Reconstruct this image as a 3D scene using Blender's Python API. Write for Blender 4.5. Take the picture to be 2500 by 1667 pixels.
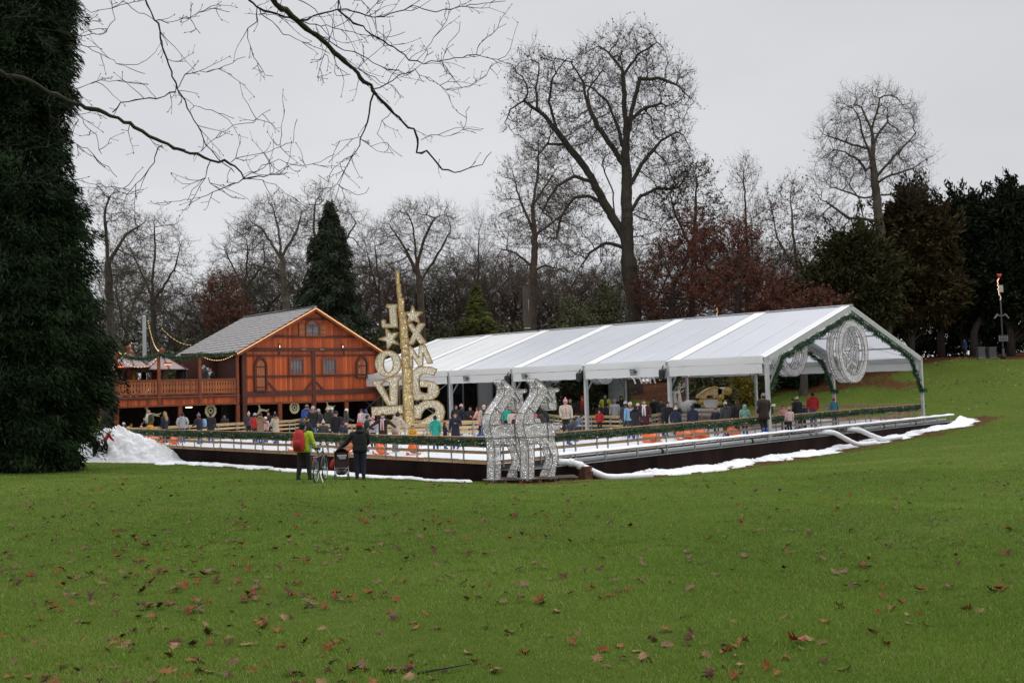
import bpy, math, random
import numpy as np
from mathutils import Vector, Matrix
PI=math.pi
S=bpy.context.scene
COL=S.collection
for o in list(bpy.data.objects): bpy.data.objects.remove(o)
# ---------------- camera, sky, sun, exposure ----------------
FPX=2405.; PITCH=.046; ROLL=.028
EYE=np.array([0,0,1.6])
cF=np.array([0,math.cos(PITCH),math.sin(PITCH)]); _R0=np.array([1.,0,0]); _U0=np.array([0,-math.sin(PITCH),math.cos(PITCH)])
cR=math.cos(ROLL)*_R0-math.sin(ROLL)*_U0; cU=math.sin(ROLL)*_R0+math.cos(ROLL)*_U0
cd=bpy.data.cameras.new('camera'); cam=bpy.data.objects.new('camera',cd); COL.objects.link(cam)
cd.sensor_width=36; cd.lens=36*FPX/2500; cd.clip_start=.1; cd.clip_end=3000
m=Matrix.Identity(4)
for i in range(3):
    m[i][0]=cR[i]; m[i][1]=cU[i]; m[i][2]=-cF[i]; m[i][3]=EYE[i]
cam.matrix_world=m; S.camera=cam
W=bpy.data.worlds.new('World'); S.world=W; W.use_nodes=True
nt=W.node_tree; N=nt.nodes; LK=nt.links
bg=N['Background']
sky=N.new('ShaderNodeTexSky'); sky.sky_type='NISHITA'; sky.sun_disc=False
SUN_EL=math.radians(38); SUN_ROT=math.radians(70)
sky.sun_elevation=SUN_EL; sky.sun_rotation=SUN_ROT; sky.air_density=1; sky.dust_density=3
hs=N.new('ShaderNodeHueSaturation'); hs.inputs['Saturation'].default_value=.12; hs.inputs['Value'].default_value=1
LK.new(sky.outputs[0],hs.inputs['Color'])
tc=N.new('ShaderNodeTexCoord'); no=N.new('ShaderNodeTexNoise'); no.inputs['Scale'].default_value=2.2; no.inputs['Detail'].default_value=4
mp=N.new('ShaderNodeMapping'); mp.inputs['Scale'].default_value=(1,1,3.2); LK.new(tc.outputs['Generated'],mp.inputs[0]); LK.new(mp.outputs[0],no.inputs['Vector'])
cr=N.new('ShaderNodeValToRGB'); cr.color_ramp.elements[0].position=.32; cr.color_ramp.elements[1].position=.7
cr.color_ramp.elements[0].color=(6.05,6.15,6.5,1); cr.color_ramp.elements[1].color=(6.85,6.92,7.15,1)
LK.new(no.outputs[0],cr.inputs[0])
# paler towards the horizon
sp=N.new('ShaderNodeSeparateXYZ'); LK.new(tc.outputs['Generated'],sp.inputs[0])
mr=N.new('ShaderNodeMapRange'); mr.inputs[1].default_value=.0; mr.inputs[2].default_value=.5; mr.inputs[3].default_value=1.07; mr.inputs[4].default_value=.93
LK.new(sp.outputs['Z'],mr.inputs[0])
# an overcast sky is about twice as bright overhead as low down
mz=N.new('ShaderNodeMapRange'); mz.interpolation_type='SMOOTHSTEP'; mz.inputs[1].default_value=.42; mz.inputs[2].default_value=.95; mz.inputs[3].default_value=1; mz.inputs[4].default_value=3.0; LK.new(sp.outputs['Z'],mz.inputs[0])
mu=N.new('ShaderNodeMath'); mu.operation='MULTIPLY'; LK.new(mr.outputs[0],mu.inputs[0]); LK.new(mz.outputs[0],mu.inputs[1])
# a little duller towards the right of the view
mr2=N.new('ShaderNodeMapRange'); mr2.interpolation_type='SMOOTHSTEP'; mr2.inputs[1].default_value=-.1; mr2.inputs[2].default_value=.5; mr2.inputs[3].default_value=1.03; mr2.inputs[4].default_value=.92; LK.new(sp.outputs['X'],mr2.inputs[0])
mu2=N.new('ShaderNodeMath'); mu2.operation='MULTIPLY'; LK.new(mu.outputs[0],mu2.inputs[0]); LK.new(mr2.outputs[0],mu2.inputs[1])
vm=N.new('ShaderNodeVectorMath'); vm.operation='SCALE'; LK.new(cr.outputs[0],vm.inputs[0]); LK.new(mu2.outputs[0],vm.inputs['Scale'])
mx=N.new('ShaderNodeMix'); mx.data_type='RGBA'; mx.inputs[0].default_value=.93
LK.new(hs.outputs[0],mx.inputs[6]); LK.new(vm.outputs[0],mx.inputs[7]); LK.new(mx.outputs[2],bg.inputs['Color'])
bg.inputs['Strength'].default_value=.11
sl=bpy.data.lights.new('sun','SUN'); sl.energy=.9; sl.angle=math.radians(30); sl.color=(1,.93,.84)
so=bpy.data.objects.new('sun',sl); COL.objects.link(so)
_sd=Vector((math.sin(SUN_ROT)*math.cos(SUN_EL),math.cos(SUN_ROT)*math.cos(SUN_EL),math.sin(SUN_EL)))
so.rotation_euler=_sd.to_track_quat('Z','Y').to_euler()
S.view_settings.view_transform='Standard'; S.view_settings.look='None'; S.view_settings.exposure=0; S.view_settings.gamma=1
S.cycles.max_bounces=6; S.cycles.diffuse_bounces=3; S.cycles.glossy_bounces=2; S.cycles.transparent_max_bounces=10; S.cycles.transmission_bounces=3
# ---------------- helpers ----------------
def V(*a): return np.array(a,float)
def ray(px,py): return cR*(px-1250)/FPX-cU*(py-833.5)/FPX+cF
def at(px,py,Y): d=ray(px,py); return EYE+d*(Y/d[1])
def atz(px,py,z): d=ray(px,py); return EYE+d*((z-1.6)/d[2])
def atpl(px,py,P0,n):
    d=ray(px,py); return EYE+d*(np.dot(P0-EYE,n)/np.dot(d,n))
def hor(px): return 944.2-.0281*(px-1250)
TH=.788; ZI=-1.258
uL=V(-math.sin(TH),math.cos(TH),0); uR=V(math.cos(TH),math.sin(TH),0); RC=V(-.722,36.73,0)
def rk(a,b,z=0): return RC+uR*a+uL*b+V(0,0,z)
def torink(x,y): dx=x-RC[0]; dy=y-RC[1]; return dx*uR[0]+dy*uR[1], dx*uL[0]+dy*uL[1]
rng=np.random.default_rng(7); random.seed(7)

def mk(name,verts,faces,mat=None,parent=None,smooth=False,attr=None,tri_uniform=False):
    me=bpy.data.meshes.new(name)
    if isinstance(faces,np.ndarray):
        v=np.ascontiguousarray(verts,dtype=np.float32); k=faces.shape[1]; n=len(faces)
        me.vertices.add(len(v)); me.vertices.foreach_set('co',v.ravel())
        me.loops.add(n*k); me.loops.foreach_set('vertex_index',np.ascontiguousarray(faces,dtype=np.int32).ravel())
        me.polygons.add(n); me.polygons.foreach_set('loop_start',np.arange(0,n*k,k,dtype=np.int32))
        me.update(calc_edges=True)
        if smooth: me.polygons.foreach_set('use_smooth',np.ones(n,bool))
    else:
        me.from_pydata([tuple(map(float,q)) for q in verts],[],faces); me.update()
        if smooth:
            for p in me.polygons: p.use_smooth=True
    if attr is not None:
        a=me.attributes.new('v','FLOAT','POINT'); a.data.foreach_set('value',np.ascontiguousarray(attr,dtype=np.float32))
    if mat: me.materials.append(mat)
    o=bpy.data.objects.new(name,me); COL.objects.link(o)
    if parent: o.parent=parent
    return o
def tag(o,label=None,cat=None,group=None,kind=None):
    if label: o['label']=label
    if cat: o['category']=cat
    if group: o['group']=group
    if kind: o['kind']=kind
    return o
def empty(name,loc=(0,0,0),label=None,cat=None,group=None,rz=0):
    o=bpy.data.objects.new(name,None); COL.objects.link(o); o.location=[float(c) for c in loc]; o.rotation_euler=(0,0,rz); o.empty_display_size=.2
    return tag(o,label,cat,group)
def copy_tree(o,parent=None):
    c=o.copy(); COL.objects.link(c); c.parent=parent
    for ch in list(o.children): copy_tree(ch,c)
    return c
class MB:
    def __init__(s): s.v=[]; s.f=[]
    def add(s,vs,fs):
        b=len(s.v); s.v+= [tuple(map(float,q)) for q in vs]; s.f+=[tuple(i+b for i in f) for f in fs]; return s
    def box(s,c,sz,X=None,Y=None,Z=None):
        X=V(1,0,0) if X is None else X; Z=V(0,0,1) if Z is None else Z; Y=np.cross(Z,X) if Y is None else Y
        c=np.array(c,float); a,b,d=[q/2 for q in sz]; vs=[c+X*i*a+Y*j*b+Z*k*d for i in(-1,1) for j in(-1,1) for k in(-1,1)]
        return s.add(vs,[(0,1,3,2),(4,6,7,5),(0,4,5,1),(2,3,7,6),(0,2,6,4),(1,5,7,3)])
    def bar(s,p,q,w,h,up=(0,0,1)):
        p=np.array(p,float); q=np.array(q,float); d=q-p; L=np.linalg.norm(d); X=d/L; u=np.array(up,float)
        Y=np.cross(u,X)
        if np.linalg.norm(Y)<1e-4: Y=np.cross(V(0,1,0),X)
        Y/=np.linalg.norm(Y); Z=np.cross(X,Y)
        return s.box((p+q)/2,(L,w,h),X,Y,Z)
    def tube(s,pts,r,n=8,cap=True):
        pts=[np.array(p,float) for p in pts]; k=len(pts); r=[r]*k if np.isscalar(r) else r; vs=[]; fs=[]
        prev=None
        for i in range(k):
            t=pts[min(i+1,k-1)]-pts[max(i-1,0)]; t=t/(np.linalg.norm(t)+1e-9)
            if prev is None:
                a=V(0,0,1) if abs(t[2])<.9 else V(1,0,0); x=np.cross(a,t)
            else: x=prev-t*np.dot(prev,t)
            x/=np.linalg.norm(x)+1e-9; prev=x; y=np.cross(t,x)
            for j in range(n): a=2*PI*j/n; vs.append(pts[i]+(x*math.cos(a)+y*math.sin(a))*r[i])
        for i in range(k-1):
            for j in range(n): fs.append((i*n+j,i*n+(j+1)%n,(i+1)*n+(j+1)%n,(i+1)*n+j))
        if cap: fs.append(tuple(range(n))[::-1]); fs.append(tuple((k-1)*n+j for j in range(n)))
        return s.add(vs,fs)
    def lathe(s,c,prof,n=12,X=None,Y=None,Z=None):
        X=V(1,0,0) if X is None else X; Z=V(0,0,1) if Z is None else Z; Y=np.cross(Z,X) if Y is None else Y
        c=np.array(c,float); vs=[];fs=[];k=len(prof)
        for r,z in prof:
            for j in range(n): a=2*PI*j/n; vs.append(c+X*r*math.cos(a)+Y*r*math.sin(a)+Z*z)
        for i in range(k-1):
            for j in range(n): fs.append((i*n+j,i*n+(j+1)%n,(i+1)*n+(j+1)%n,(i+1)*n+j))
        fs.append(tuple(range(n))[::-1]); fs.append(tuple((k-1)*n+j for j in range(n)))
        return s.add(vs,fs)
    def prism(s,poly,ext,holes=None):
        """poly: list of 3D points (planar), ext: 3D extrusion vector"""
        ext=np.array(ext,float); n=len(poly); vs=[np.array(p,float) for p in poly]
        vs=vs+[p+ext for p in vs]
        fs=[tuple(range(n)),tuple(range(n,2*n))[::-1]]+[(i,i+n,(i+1)%n+n,(i+1)%n) for i in range(n)]
        return s.add(vs,fs)
    def ring(s,outer,inner,ext):
        """band between two closed loops with equal counts, extruded"""
        ext=np.array(ext,float); n=len(outer); vs=[np.array(p,float) for p in list(outer)+list(inner)]; vs=vs+[p+ext for p in vs]; fs=[]
        for i in range(n):
            j=(i+1)%n
            fs+=[(i,j,n+j,n+i),(2*n+i,3*n+i,3*n+j,2*n+j),(i,2*n+i,2*n+j,j),(n+i,n+j,3*n+j,3*n+i)]
        return s.add(vs,fs)
    def sphere(s,c,r,n=10,m=7,sz=(1,1,1)):
        prof=[(r*math.sin(PI*i/m)+1e-4,-r*math.cos(PI*i/m)) for i in range(m+1)]
        b=len(s.v); s.lathe((0,0,0),prof,n); c=np.array(c,float)
        for i in range(b,len(s.v)): s.v[i]=tuple(c+np.array(s.v[i])*np.array(sz))
        return s
    def beads(s,C,r):
        C=[np.array(c,float) for c in C]; P=[];R=[]
        for i,c in enumerate(C):
            d=C[min(i+1,len(C)-1)]-C[max(i-1,0)]; d=d/(np.linalg.norm(d)+1e-9)
            for t_,q in ((-1,.12),(-.6,.8),(0,1),(.6,.8),(1,.12)): P.append(c+d*r*t_); R.append(r*q)
        return s.tube(P,R,6)
    def build(s,name,mat,parent=None,smooth=False,off=None):
        vs=s.v if off is None else [np.array(q)-off for q in s.v]
        return mk(name,vs,s.f,mat,parent,smooth)

_M={}
def mat(name,col,rough=.7,metal=0,nz=0,amt=.25,bump=0,col2=None,emis=None,es=0,attr=0,stretch=None,alpha=1,spec=.5,trans=0,sheen=0):
    if name in _M: return _M[name]
    M=bpy.data.materials.new(name); M.use_nodes=True; t=M.node_tree; b=t.nodes['Principled BSDF']; L=t.links
    c=(*col,1) if len(col)==3 else col
    b.inputs['Base Color'].default_value=c; b.inputs['Roughness'].default_value=rough; b.inputs['Metallic'].default_value=metal
    b.inputs['Specular IOR Level'].default_value=spec
    if trans: b.inputs['Transmission Weight'].default_value=trans
    if emis: b.inputs['Emission Color'].default_value=(*emis,1); b.inputs['Emission Strength'].default_value=es
    if alpha<1: b.inputs['Alpha'].default_value=alpha
    src=None
    if nz:
        tcn=t.nodes.new('ShaderNodeTexCoord'); mpn=t.nodes.new('ShaderNodeMapping'); L.new(tcn.outputs['Object'],mpn.inputs[0])
        if stretch: mpn.inputs['Scale'].default_value=stretch
        n1=t.nodes.new('ShaderNodeTexNoise'); n1.inputs['Scale'].default_value=nz; n1.inputs['Detail'].default_value=6; n1.inputs['Roughness'].default_value=.65
        L.new(mpn.outputs[0],n1.inputs['Vector'])
        rp=t.nodes.new('ShaderNodeValToRGB'); rp.color_ramp.elements[0].position=.3; rp.color_ramp.elements[1].position=.7
        d=col2 or tuple(x*(1-amt) for x in col); e=col if col2 else tuple(min(1,x*(1+amt)) for x in col)
        rp.color_ramp.elements[0].color=(*d,1); rp.color_ramp.elements[1].color=(*e[:3],1)
        L.new(n1.outputs[0],rp.inputs[0]); src=rp.outputs[0]
        if bump:
            bp=t.nodes.new('ShaderNodeBump'); bp.inputs['Strength'].default_value=bump; bp.inputs['Distance'].default_value=.02
            L.new(n1.outputs[0],bp.inputs['Height']); L.new(bp.outputs[0],b.inputs['Normal'])
    if attr:
        at_=t.nodes.new('ShaderNodeAttribute'); at_.attribute_name='v'
        mrn=t.nodes.new('ShaderNodeMapRange'); mrn.inputs[3].default_value=1-attr; mrn.inputs[4].default_value=1+attr
        L.new(at_.outputs['Fac'],mrn.inputs[0])
        vmn=t.nodes.new('ShaderNodeVectorMath'); vmn.operation='SCALE'
        if src: L.new(src,vmn.inputs[0])
        else: vmn.inputs[0].default_value=c[:3]
        L.new(mrn.outputs[0],vmn.inputs['Scale']); src=vmn.outputs[0]
    if src: L.new(src,b.inputs['Base Color'])
    _M[name]=M; return M
# ---------------- terrain ----------------
def _cp():
    P=[(0,0,0),(-6,5,-.1),(6,5,-.1),(0,12,-.36),(-10,14,-.45),(10,14,-.4),(-6,28.7,-.96),(-16,28,-1.0),(8,27,-1.12),(18,26,-.9),
       (-2.1,38.1,-1.93),(-5,41,-1.97),(-9.6,45.5,-1.97),(-18.7,54.6,-1.95),(-22,57,-1.8),(1.5,36.8,-1.9),(3.9,39.5,-2.15),(9.4,45.1,-2.29),(16.3,52,-2.24),(22.5,58,-2.0),(28.9,64.3,-1.6),
       (0,28,-1.2),(0,33,-1.68),(3,31,-1.5),(-3,33,-1.55),(-12,36,-1.35),(-24,44,-1.55),(-34,50,-1.5),(-30,30,-.9),(14,38,-1.7),(24,45,-1.35),(30,55,-1.2),(22,34,-1.0),(40,60,-.4),(45,45,-.3),(40,30,-.3),
       (30,67,-1.2),(34,75,.3),(36,83,2.2),(37,90,3.05),(48,92,3.2),(46,82,2.3),(44,74,.9),(60,90,3.6),(28,91,2.9),(30,83,1.4),(29,75,-.1)]
    P+= [(11,90,.7),(6,86,-.2),(15,86,.3),(11,80,-.7),(18,92,1.6),(4,95,.6)]
    for a,b,z in [(41,5,-1.2),(46,5,-.5),(52,6,.8),(60,6,2.5),(41,15,-1.25),(46,15,-.5),(54,16,1.2),(62,16,2.6),(41,22,-1.3),(62,26,2.9),(60,38,1.5),
                  (10,10,-1.95),(20,10,-1.95),(30,10,-1.9),(10,22,-1.9),(20,22,-1.8),(30,22,-1.7),(36,12,-1.7),(5,32,-1.8),(15,40,-1.6),(30,40,-1.5),(10,50,-1.5),(30,55,-1.3),(-5,60,-1.6),(-10,45,-1.7)]:
        q=rk(a,b); P.append((q[0],q[1],z))
    for x,y,z in [(-60,60,-1.5),(-60,110,-1.4),(-20,110,-1.4),(10,115,-.3),(35,120,3),(70,120,4),(90,60,1.5),(-70,10,-.5),(-30,-30,.6),(30,-30,.6),(80,0,.5),(0,160,.5),(-90,160,-1),(90,160,4)]: P.append((x,y,z))
    return np.array(P,float)
CP=_cp()
def _phi(d): return np.sqrt(d*d+4)
_A=_phi(np.linalg.norm(CP[:,None,:2]-CP[None,:,:2],axis=2)); _n=len(CP)
_B=np.zeros((_n+1,_n+1)); _B[:_n,:_n]=_A; _B[:_n,_n]=1; _B[_n,:_n]=1
_w=np.linalg.solve(_B,np.concatenate([CP[:,2],[0]]))
def tz(x,y):
    x=np.asarray(x,float); y=np.asarray(y,float); sh=x.shape; q=np.stack([x.ravel(),y.ravel()],1); out=np.empty(len(q))
    for i in range(0,len(q),20000):
        c=q[i:i+20000]; out[i:i+20000]=_phi(np.linalg.norm(c[:,None,:]-CP[None,:,:2],axis=2))@_w[:_n]+_w[_n]
    z=out.reshape(sh)
    r=np.hypot(x,y-60); f=np.clip((r-170)/150,0,1)
    z=z*(1-f)+2*f
    z=z+.035*np.sin(x*.9+1.3*np.sin(y*.37))*np.sin(y*.7+.5)*np.clip((y-4)/20,0,1)
    return np.clip(z,-3,6)
def tzf(x,y): return float(tz(np.array([x]),np.array([y]))[0])
xs=np.concatenate([np.linspace(-700,-75,16),np.linspace(-70,-12,80),np.linspace(-11.5,11.5,110),np.linspace(12,80,90),np.linspace(85,700,16)])
ys=np.concatenate([np.linspace(-120,-8,12),np.linspace(-5,2,8),np.linspace(2.4,30,150),np.linspace(30.3,100,210),np.linspace(102,170,24),np.linspace(180,900,16)])
GX,GY=np.meshgrid(xs,ys); GZ=tz(GX,GY)
nx,ny=len(xs),len(ys)
idx=np.arange(nx*ny).reshape(ny,nx)
Fq=np.stack([idx[:-1,:-1],idx[:-1,1:],idx[1:,1:],idx[1:,:-1]],-1).reshape(-1,4)
# brown litter and bare soil, 0..1
ra,rb=torink(GX,GY)
def sm(x,a,b): t=np.clip((x-a)/(b-a),0,1); return t*t*(3-2*t)
nn=.5*np.sin(GX*.8+np.sin(GY*.5)*2)+.5*np.sin(GY*.9+GX*.3)
crest=sm(GY+nn*.8,85.0,87.5)*sm(GX,20,26)
bank=sm(ra+nn*1.5,49,53)*(1-sm(GX+nn*1.5,30,34))*sm(rb,-2,3)
wallsoil=.75*(1-sm(np.abs(rb+2.6+nn*.3),.4,1.9))*((ra>-2)&(ra<43))*(1-sm(rb,0,1))
leftsoil=.8*(1-sm(np.abs(GY-54.5-nn*.5),.8,2.4))*(1-sm(GX,-21,-16))
frontsoil=.6*(1-sm(np.abs(ra+1.0+nn*.3),.2,1.4))*((rb>-2)&(rb<28))
dist=sm(np.hypot(GX,GY-50),90,110)
bank2=sm(ra+nn,43,45)*sm(rb+nn,19,23)
att=np.clip(np.maximum.reduce([crest,bank2,bank,wallsoil,leftsoil,frontsoil,dist*.8]),0,1)
M=bpy.data.materials.new('lawn_ground'); M.use_nodes=True; t=M.node_tree; L=t.links; b=t.nodes['Principled BSDF']; b.inputs['Roughness'].default_value=.9; b.inputs['Specular IOR Level'].default_value=.04
def nz(sc,det=6,ro=.6,vec=None):
    n=t.nodes.new('ShaderNodeTexNoise'); n.inputs['Scale'].default_value=sc; n.inputs['Detail'].default_value=det; n.inputs['Roughness'].default_value=ro; L.new(tcn.outputs['Object'],n.inputs['Vector']); return n
def ramp(src,c0,c1,p0=.35,p1=.65):
    r=t.nodes.new('ShaderNodeValToRGB'); r.color_ramp.elements[0].position=p0; r.color_ramp.elements[1].position=p1; r.color_ramp.elements[0].color=(*c0,1); r.color_ramp.elements[1].color=(*c1,1); L.new(src,r.inputs[0]); return r
def mixc(f,a,bb):
    x=t.nodes.new('ShaderNodeMix'); x.data_type='RGBA'
    if isinstance(f,float): x.inputs[0].default_value=f
    else: L.new(f,x.inputs[0])
    L.new(a,x.inputs[6]); L.new(bb,x.inputs[7]); return x.outputs[2]
tcn=t.nodes.new('ShaderNodeTexCoord')
g1=ramp(nz(.35).outputs[0],(.062,.098,.015),(.094,.130,.021)); g2=ramp(nz(5,8,.7).outputs[0],(.046,.076,.012),(.108,.142,.026),.3,.7)
g=mixc(.5,g1.outputs[0],g2.outputs[0])
yel=ramp(nz(.12,3).outputs[0],(0,0,0),(1,1,1),.5,.72); ycol=ramp(nz(9).outputs[0],(.085,.10,.016),(.12,.12,.03))
mlt=t.nodes.new('ShaderNodeMath'); mlt.operation='MULTIPLY'; mlt.inputs[1].default_value=.45; L.new(yel.outputs[0],mlt.inputs[0])
g=mixc(mlt.outputs[0],g,ycol.outputs[0])
br=ramp(nz(14,8,.8).outputs[0],(.038,.016,.009),(.15,.062,.03),.35,.68)
at_=t.nodes.new('ShaderNodeAttribute'); at_.attribute_name='v'
ad=t.nodes.new('ShaderNodeMath'); ad.operation='ADD'; n3=nz(2.5,8,.75)
sb=t.nodes.new('ShaderNodeMapRange'); sb.inputs[1].default_value=.3; sb.inputs[2].default_value=.7; sb.inputs[3].default_value=-.45; sb.inputs[4].default_value=.45; L.new(n3.outputs[0],sb.inputs[0])
L.new(at_.outputs['Fac'],ad.inputs[0]); L.new(sb.outputs[0],ad.inputs[1])
rr=ramp(ad.outputs[0],(0,0,0),(1,1,1),.4,.62)
g=mixc(rr.outputs[0],g,br.outputs[0]); L.new(g,b.inputs['Base Color'])
bp=t.nodes.new('ShaderNodeBump'); bp.inputs['Strength'].default_value=.7; bp.inputs['Distance'].default_value=.05; L.new(nz(11,8,.8).outputs[0],bp.inputs['Height']); L.new(bp.outputs[0],b.inputs['Normal'])
gr=mk('ground',np.stack([GX.ravel(),GY.ravel(),GZ.ravel()],1),Fq,M,smooth=True,attr=att.ravel()); tag(gr,'gently sloping green park lawn rising to a brown bank','lawn',kind='structure')
# ---------------- trees ----------------
DN=3.4
def frusta(P,Q,r0,r1,n):
    P=np.asarray(P,float);Q=np.asarray(Q,float);d=Q-P;d/=np.linalg.norm(d,axis=1,keepdims=True)+1e-9
    a=np.where(np.abs(d[:,2:3])<.9,np.array([[0,0,1.]]),np.array([[1.,0,0]])); x=np.cross(a,d); x/=np.linalg.norm(x,axis=1,keepdims=True); y=np.cross(d,x)
    k=len(P); an=2*PI*np.arange(n)/n; c=np.cos(an)[None,:,None];s=np.sin(an)[None,:,None]
    u=x[:,None,:]*c+y[:,None,:]*s
    A=P[:,None,:]+u*np.asarray(r0).reshape(-1,1,1); B=Q[:,None,:]+u*np.asarray(r1).reshape(-1,1,1)
    v=np.concatenate([A,B],1).reshape(-1,3); j=np.arange(n); f=np.stack([j,(j+1)%n,(j+1)%n+n,j+n],1)
    return v,(f[None]+(np.arange(k)*2*n)[:,None,None]).reshape(-1,4)
def merge(parts):
    vs=[];fs=[];b=0
    for v,f in parts:
        if len(v)==0: continue
        vs.append(v);fs.append(f+b);b+=len(v)
    return np.concatenate(vs),np.concatenate(fs)
def unit(v): return v/(np.linalg.norm(v,axis=-1,keepdims=True)+1e-9)
def sctree(seed,trunk,blobs,natt=900,step=.55,kill=1.3,infl=9,r0=.016,expo=2.35,gnarl=.25,grav=0.06,base_r=None):
    """space colonization: trunk = list of polylines (first = main), blobs=[(center,radii,weight)]"""
    g=np.random.default_rng(seed); A=[]
    tw=sum(b[2] for b in blobs)
    for c,r,w in blobs:
        k=int(natt*w/tw); q=unit(g.normal(size=(k,3)))*(g.random((k,1))**(1/2.2)); A.append(q*np.array(r)+np.array(c))
    A=np.concatenate(A)
    pos=[];par=[]
    for pl in trunk:
        pl=np.array(pl,float)
        if not pos: pos.append(pl[0]);par.append(-1);last=0
        else: last=int(np.argmin(np.linalg.norm(np.array(pos)-pl[0],axis=1)))
        for i in range(1,len(pl)):
            a=pos[last] if i==1 else pl[i-1]; L=np.linalg.norm(pl[i]-a); m_=max(1,int(L/step))
            for j in range(1,m_+1):
                pos.append(a+(pl[i]-a)*j/m_+g.normal(size=3)*step*gnarl*.25); par.append(last); last=len(pos)-1
    P=np.array(pos); n=len(P); CAP=26000; PP=np.empty((CAP,3)); PP[:n]=P; par=list(par)
    dirs=np.zeros((CAP,3)); AF=A; k0,i0=kill,infl; st2=-1
    for it in range(420):
        if it==0: A=AF[g.permutation(len(AF))[:max(40,len(AF)//8)]]; kill,infl=k0*2.0,60.
        if it==0 or it==st2: nd=np.full(len(A),1e9); ni=np.zeros(len(A),int); alive=np.ones(len(A),bool); new=np.arange(n)
        D=np.linalg.norm(A[:,None,:]-PP[new][None],axis=2); j=D.argmin(1); d=D[np.arange(len(A)),j]; u=d<nd; nd[u]=d[u]; ni[u]=new[j[u]]
        alive&=nd>kill
        act=alive&(nd<infl)
        if not act.any() or (it>=90 and st2<0):
            if st2<0: st2=it+1; A=AF; kill,infl=k0,i0; continue
            break
        dd=unit(A[act]-PP[ni[act]]); acc=np.zeros((n,3)); np.add.at(acc,ni[act],dd)
        src=np.unique(ni[act]); dv=unit(acc[src]); dv=unit(dv+g.normal(size=dv.shape)*gnarl+dirs[src]*.5-np.array([0,0,grav]))
        k=len(src)
        if n+k>CAP: break
        PP[n:n+k]=PP[src]+dv*step; dirs[n:n+k]=dv; par+=list(src); new=np.arange(n,n+k); n+=k
    P=PP[:n]; par=np.array(par)
    w=np.zeros(n); nch=np.bincount(par[1:],minlength=n)
    w[nch==0]=r0**expo
    for i in range(n-1,0,-1): w[par[i]]+=w[i]+(1e-12)
    if base_r:  # pipe model exponent that gives the wanted trunk radius
        cnt=w/r0**expo; expo=math.log(cnt[0])/math.log(base_r/r0); R=r0*cnt**(1/expo)
    else: R=w**(1/expo)
    R[:4]*=np.array([1.35,1.2,1.1,1.04])[:len(R[:4])]
    return P,par,R
def twigs(g,P,D,num,L,rad,up=.25,curl=.5,sub=2,subL=.5,seg=3):
    k=len(P); S_=np.repeat(P,num,0); d=np.repeat(D,num,0); d=unit(d*.7+g.normal(size=d.shape)*.6+np.array([0,0,up]))
    ln=L*(.5+g.random((len(S_),1))); out=[]; cur=S_; r=rad
    side=unit(g.normal(size=d.shape))
    tips=[]
    for i in range(seg):
        nx_=cur+d*ln/seg; r1=r*.7; out.append(frusta(cur,nx_,np.full(len(cur),r),np.full(len(cur),r1),3)); tips.append((nx_,d)); cur=nx_; r=r1
        d=unit(d+side*curl*.4+g.normal(size=d.shape)*.22+np.array([0,0,up*.4]))
    if sub:
        for q,dq in tips: out.append(twigs(g,q,dq,sub,L*subL,rad*.6,up,curl,0,seg=2)[0])
    return merge(out),tips[-1][0]
def leafcards(g,P,size,flat=0.,N_=None):
    """small leaf-shaped 4-gons at P, random orientation; N_ optional normals"""
    k=len(P); a=unit(g.normal(size=(k,3))); 
    if N_ is not None: a=unit(a*.6+N_)
    a[:,2]*=(1-flat); a=unit(a); b=unit(np.cross(a,g.normal(size=(k,3)))); s=size*(.5+g.random((k,1)))
    v=np.stack([P-a*s,P-b*s*.42,P+a*s,P+b*s*.42],1).reshape(-1,3); f=np.arange(4*k).reshape(k,4)
    return v,f,np.repeat(g.random(k),4)
def bare_tree(name,seed,trunk,blobs,bark,twigm,natt=900,step=.55,kill=1.3,r0=.018,tw=2,twL=.9,twr=.017,thr=.06,leaf=None,leafm=None,leafn=0,leafs=.07,up=.25,gnarl=.25,grav=.05,parent=None,minr=0,infl=9,curl=.5,expo=2.35,base_r=None):
    g=np.random.default_rng(seed+99)
    P,par,R=sctree(seed,trunk,blobs,int(natt*DN),step*.8,kill*.72,infl,r0,expo,gnarl,grav,base_r)
    n=len(P); i=np.arange(1,n); a=P[par[i]]; b=P[i]; rb=np.maximum(R[i],minr); ra=np.minimum(np.maximum(R[par[i]],minr),rb*1.35)
    thick=rb>.045
    k=i[0:0]
    parts=[]
    if (thick&(rb>.16)).any(): q=thick&(rb>.16); parts.append(frusta(a[q]-(b[q]-a[q])*.3,b[q]+(b[q]-a[q])*.3,ra[q]*1.02,rb[q]*.98,11))
    q=thick&(rb<=.16); parts.append(frusta(a[q],b[q]+(b[q]-a[q])*.05,ra[q],rb[q],5))
    v,f=merge(parts); T=mk('trunk',v,f,bark,parent,smooth=True)
    q=~thick; tv=[frusta(a[q],b[q],ra[q],rb[q],3)]
    thin=rb<thr; D=unit(b-a)
    (twv,twf),tips=twigs(g,b[thin],D[thin],tw,twL,twr,up,curl); tv.append((twv,twf))
    v,f=merge(tv); nb=len(v); Cc=mk('crown',v,f,twigm,parent)
    if leafn:
        src=twv[g.integers(0,len(twv),leafn)]
        lv,lf,la=leafcards(g,src+g.normal(size=(leafn,3))*.08,leafs)
        mk('leaves',lv,lf,leafm,Cc,attr=la)
    return P,par,R
BARK=mat('bark_grey_brown',(.060,.048,.038),.95,nz=3,amt=.45,bump=.6,stretch=(3,3,.5))
BARKG=mat('bark_mossy',(.080,.070,.048),.95,nz=3,amt=.5,bump=.5,stretch=(3,3,.5))
BARKP=mat('bark_pale',(.15,.125,.095),.95,nz=2,amt=.4,bump=.4,stretch=(3,3,.5))
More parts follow.
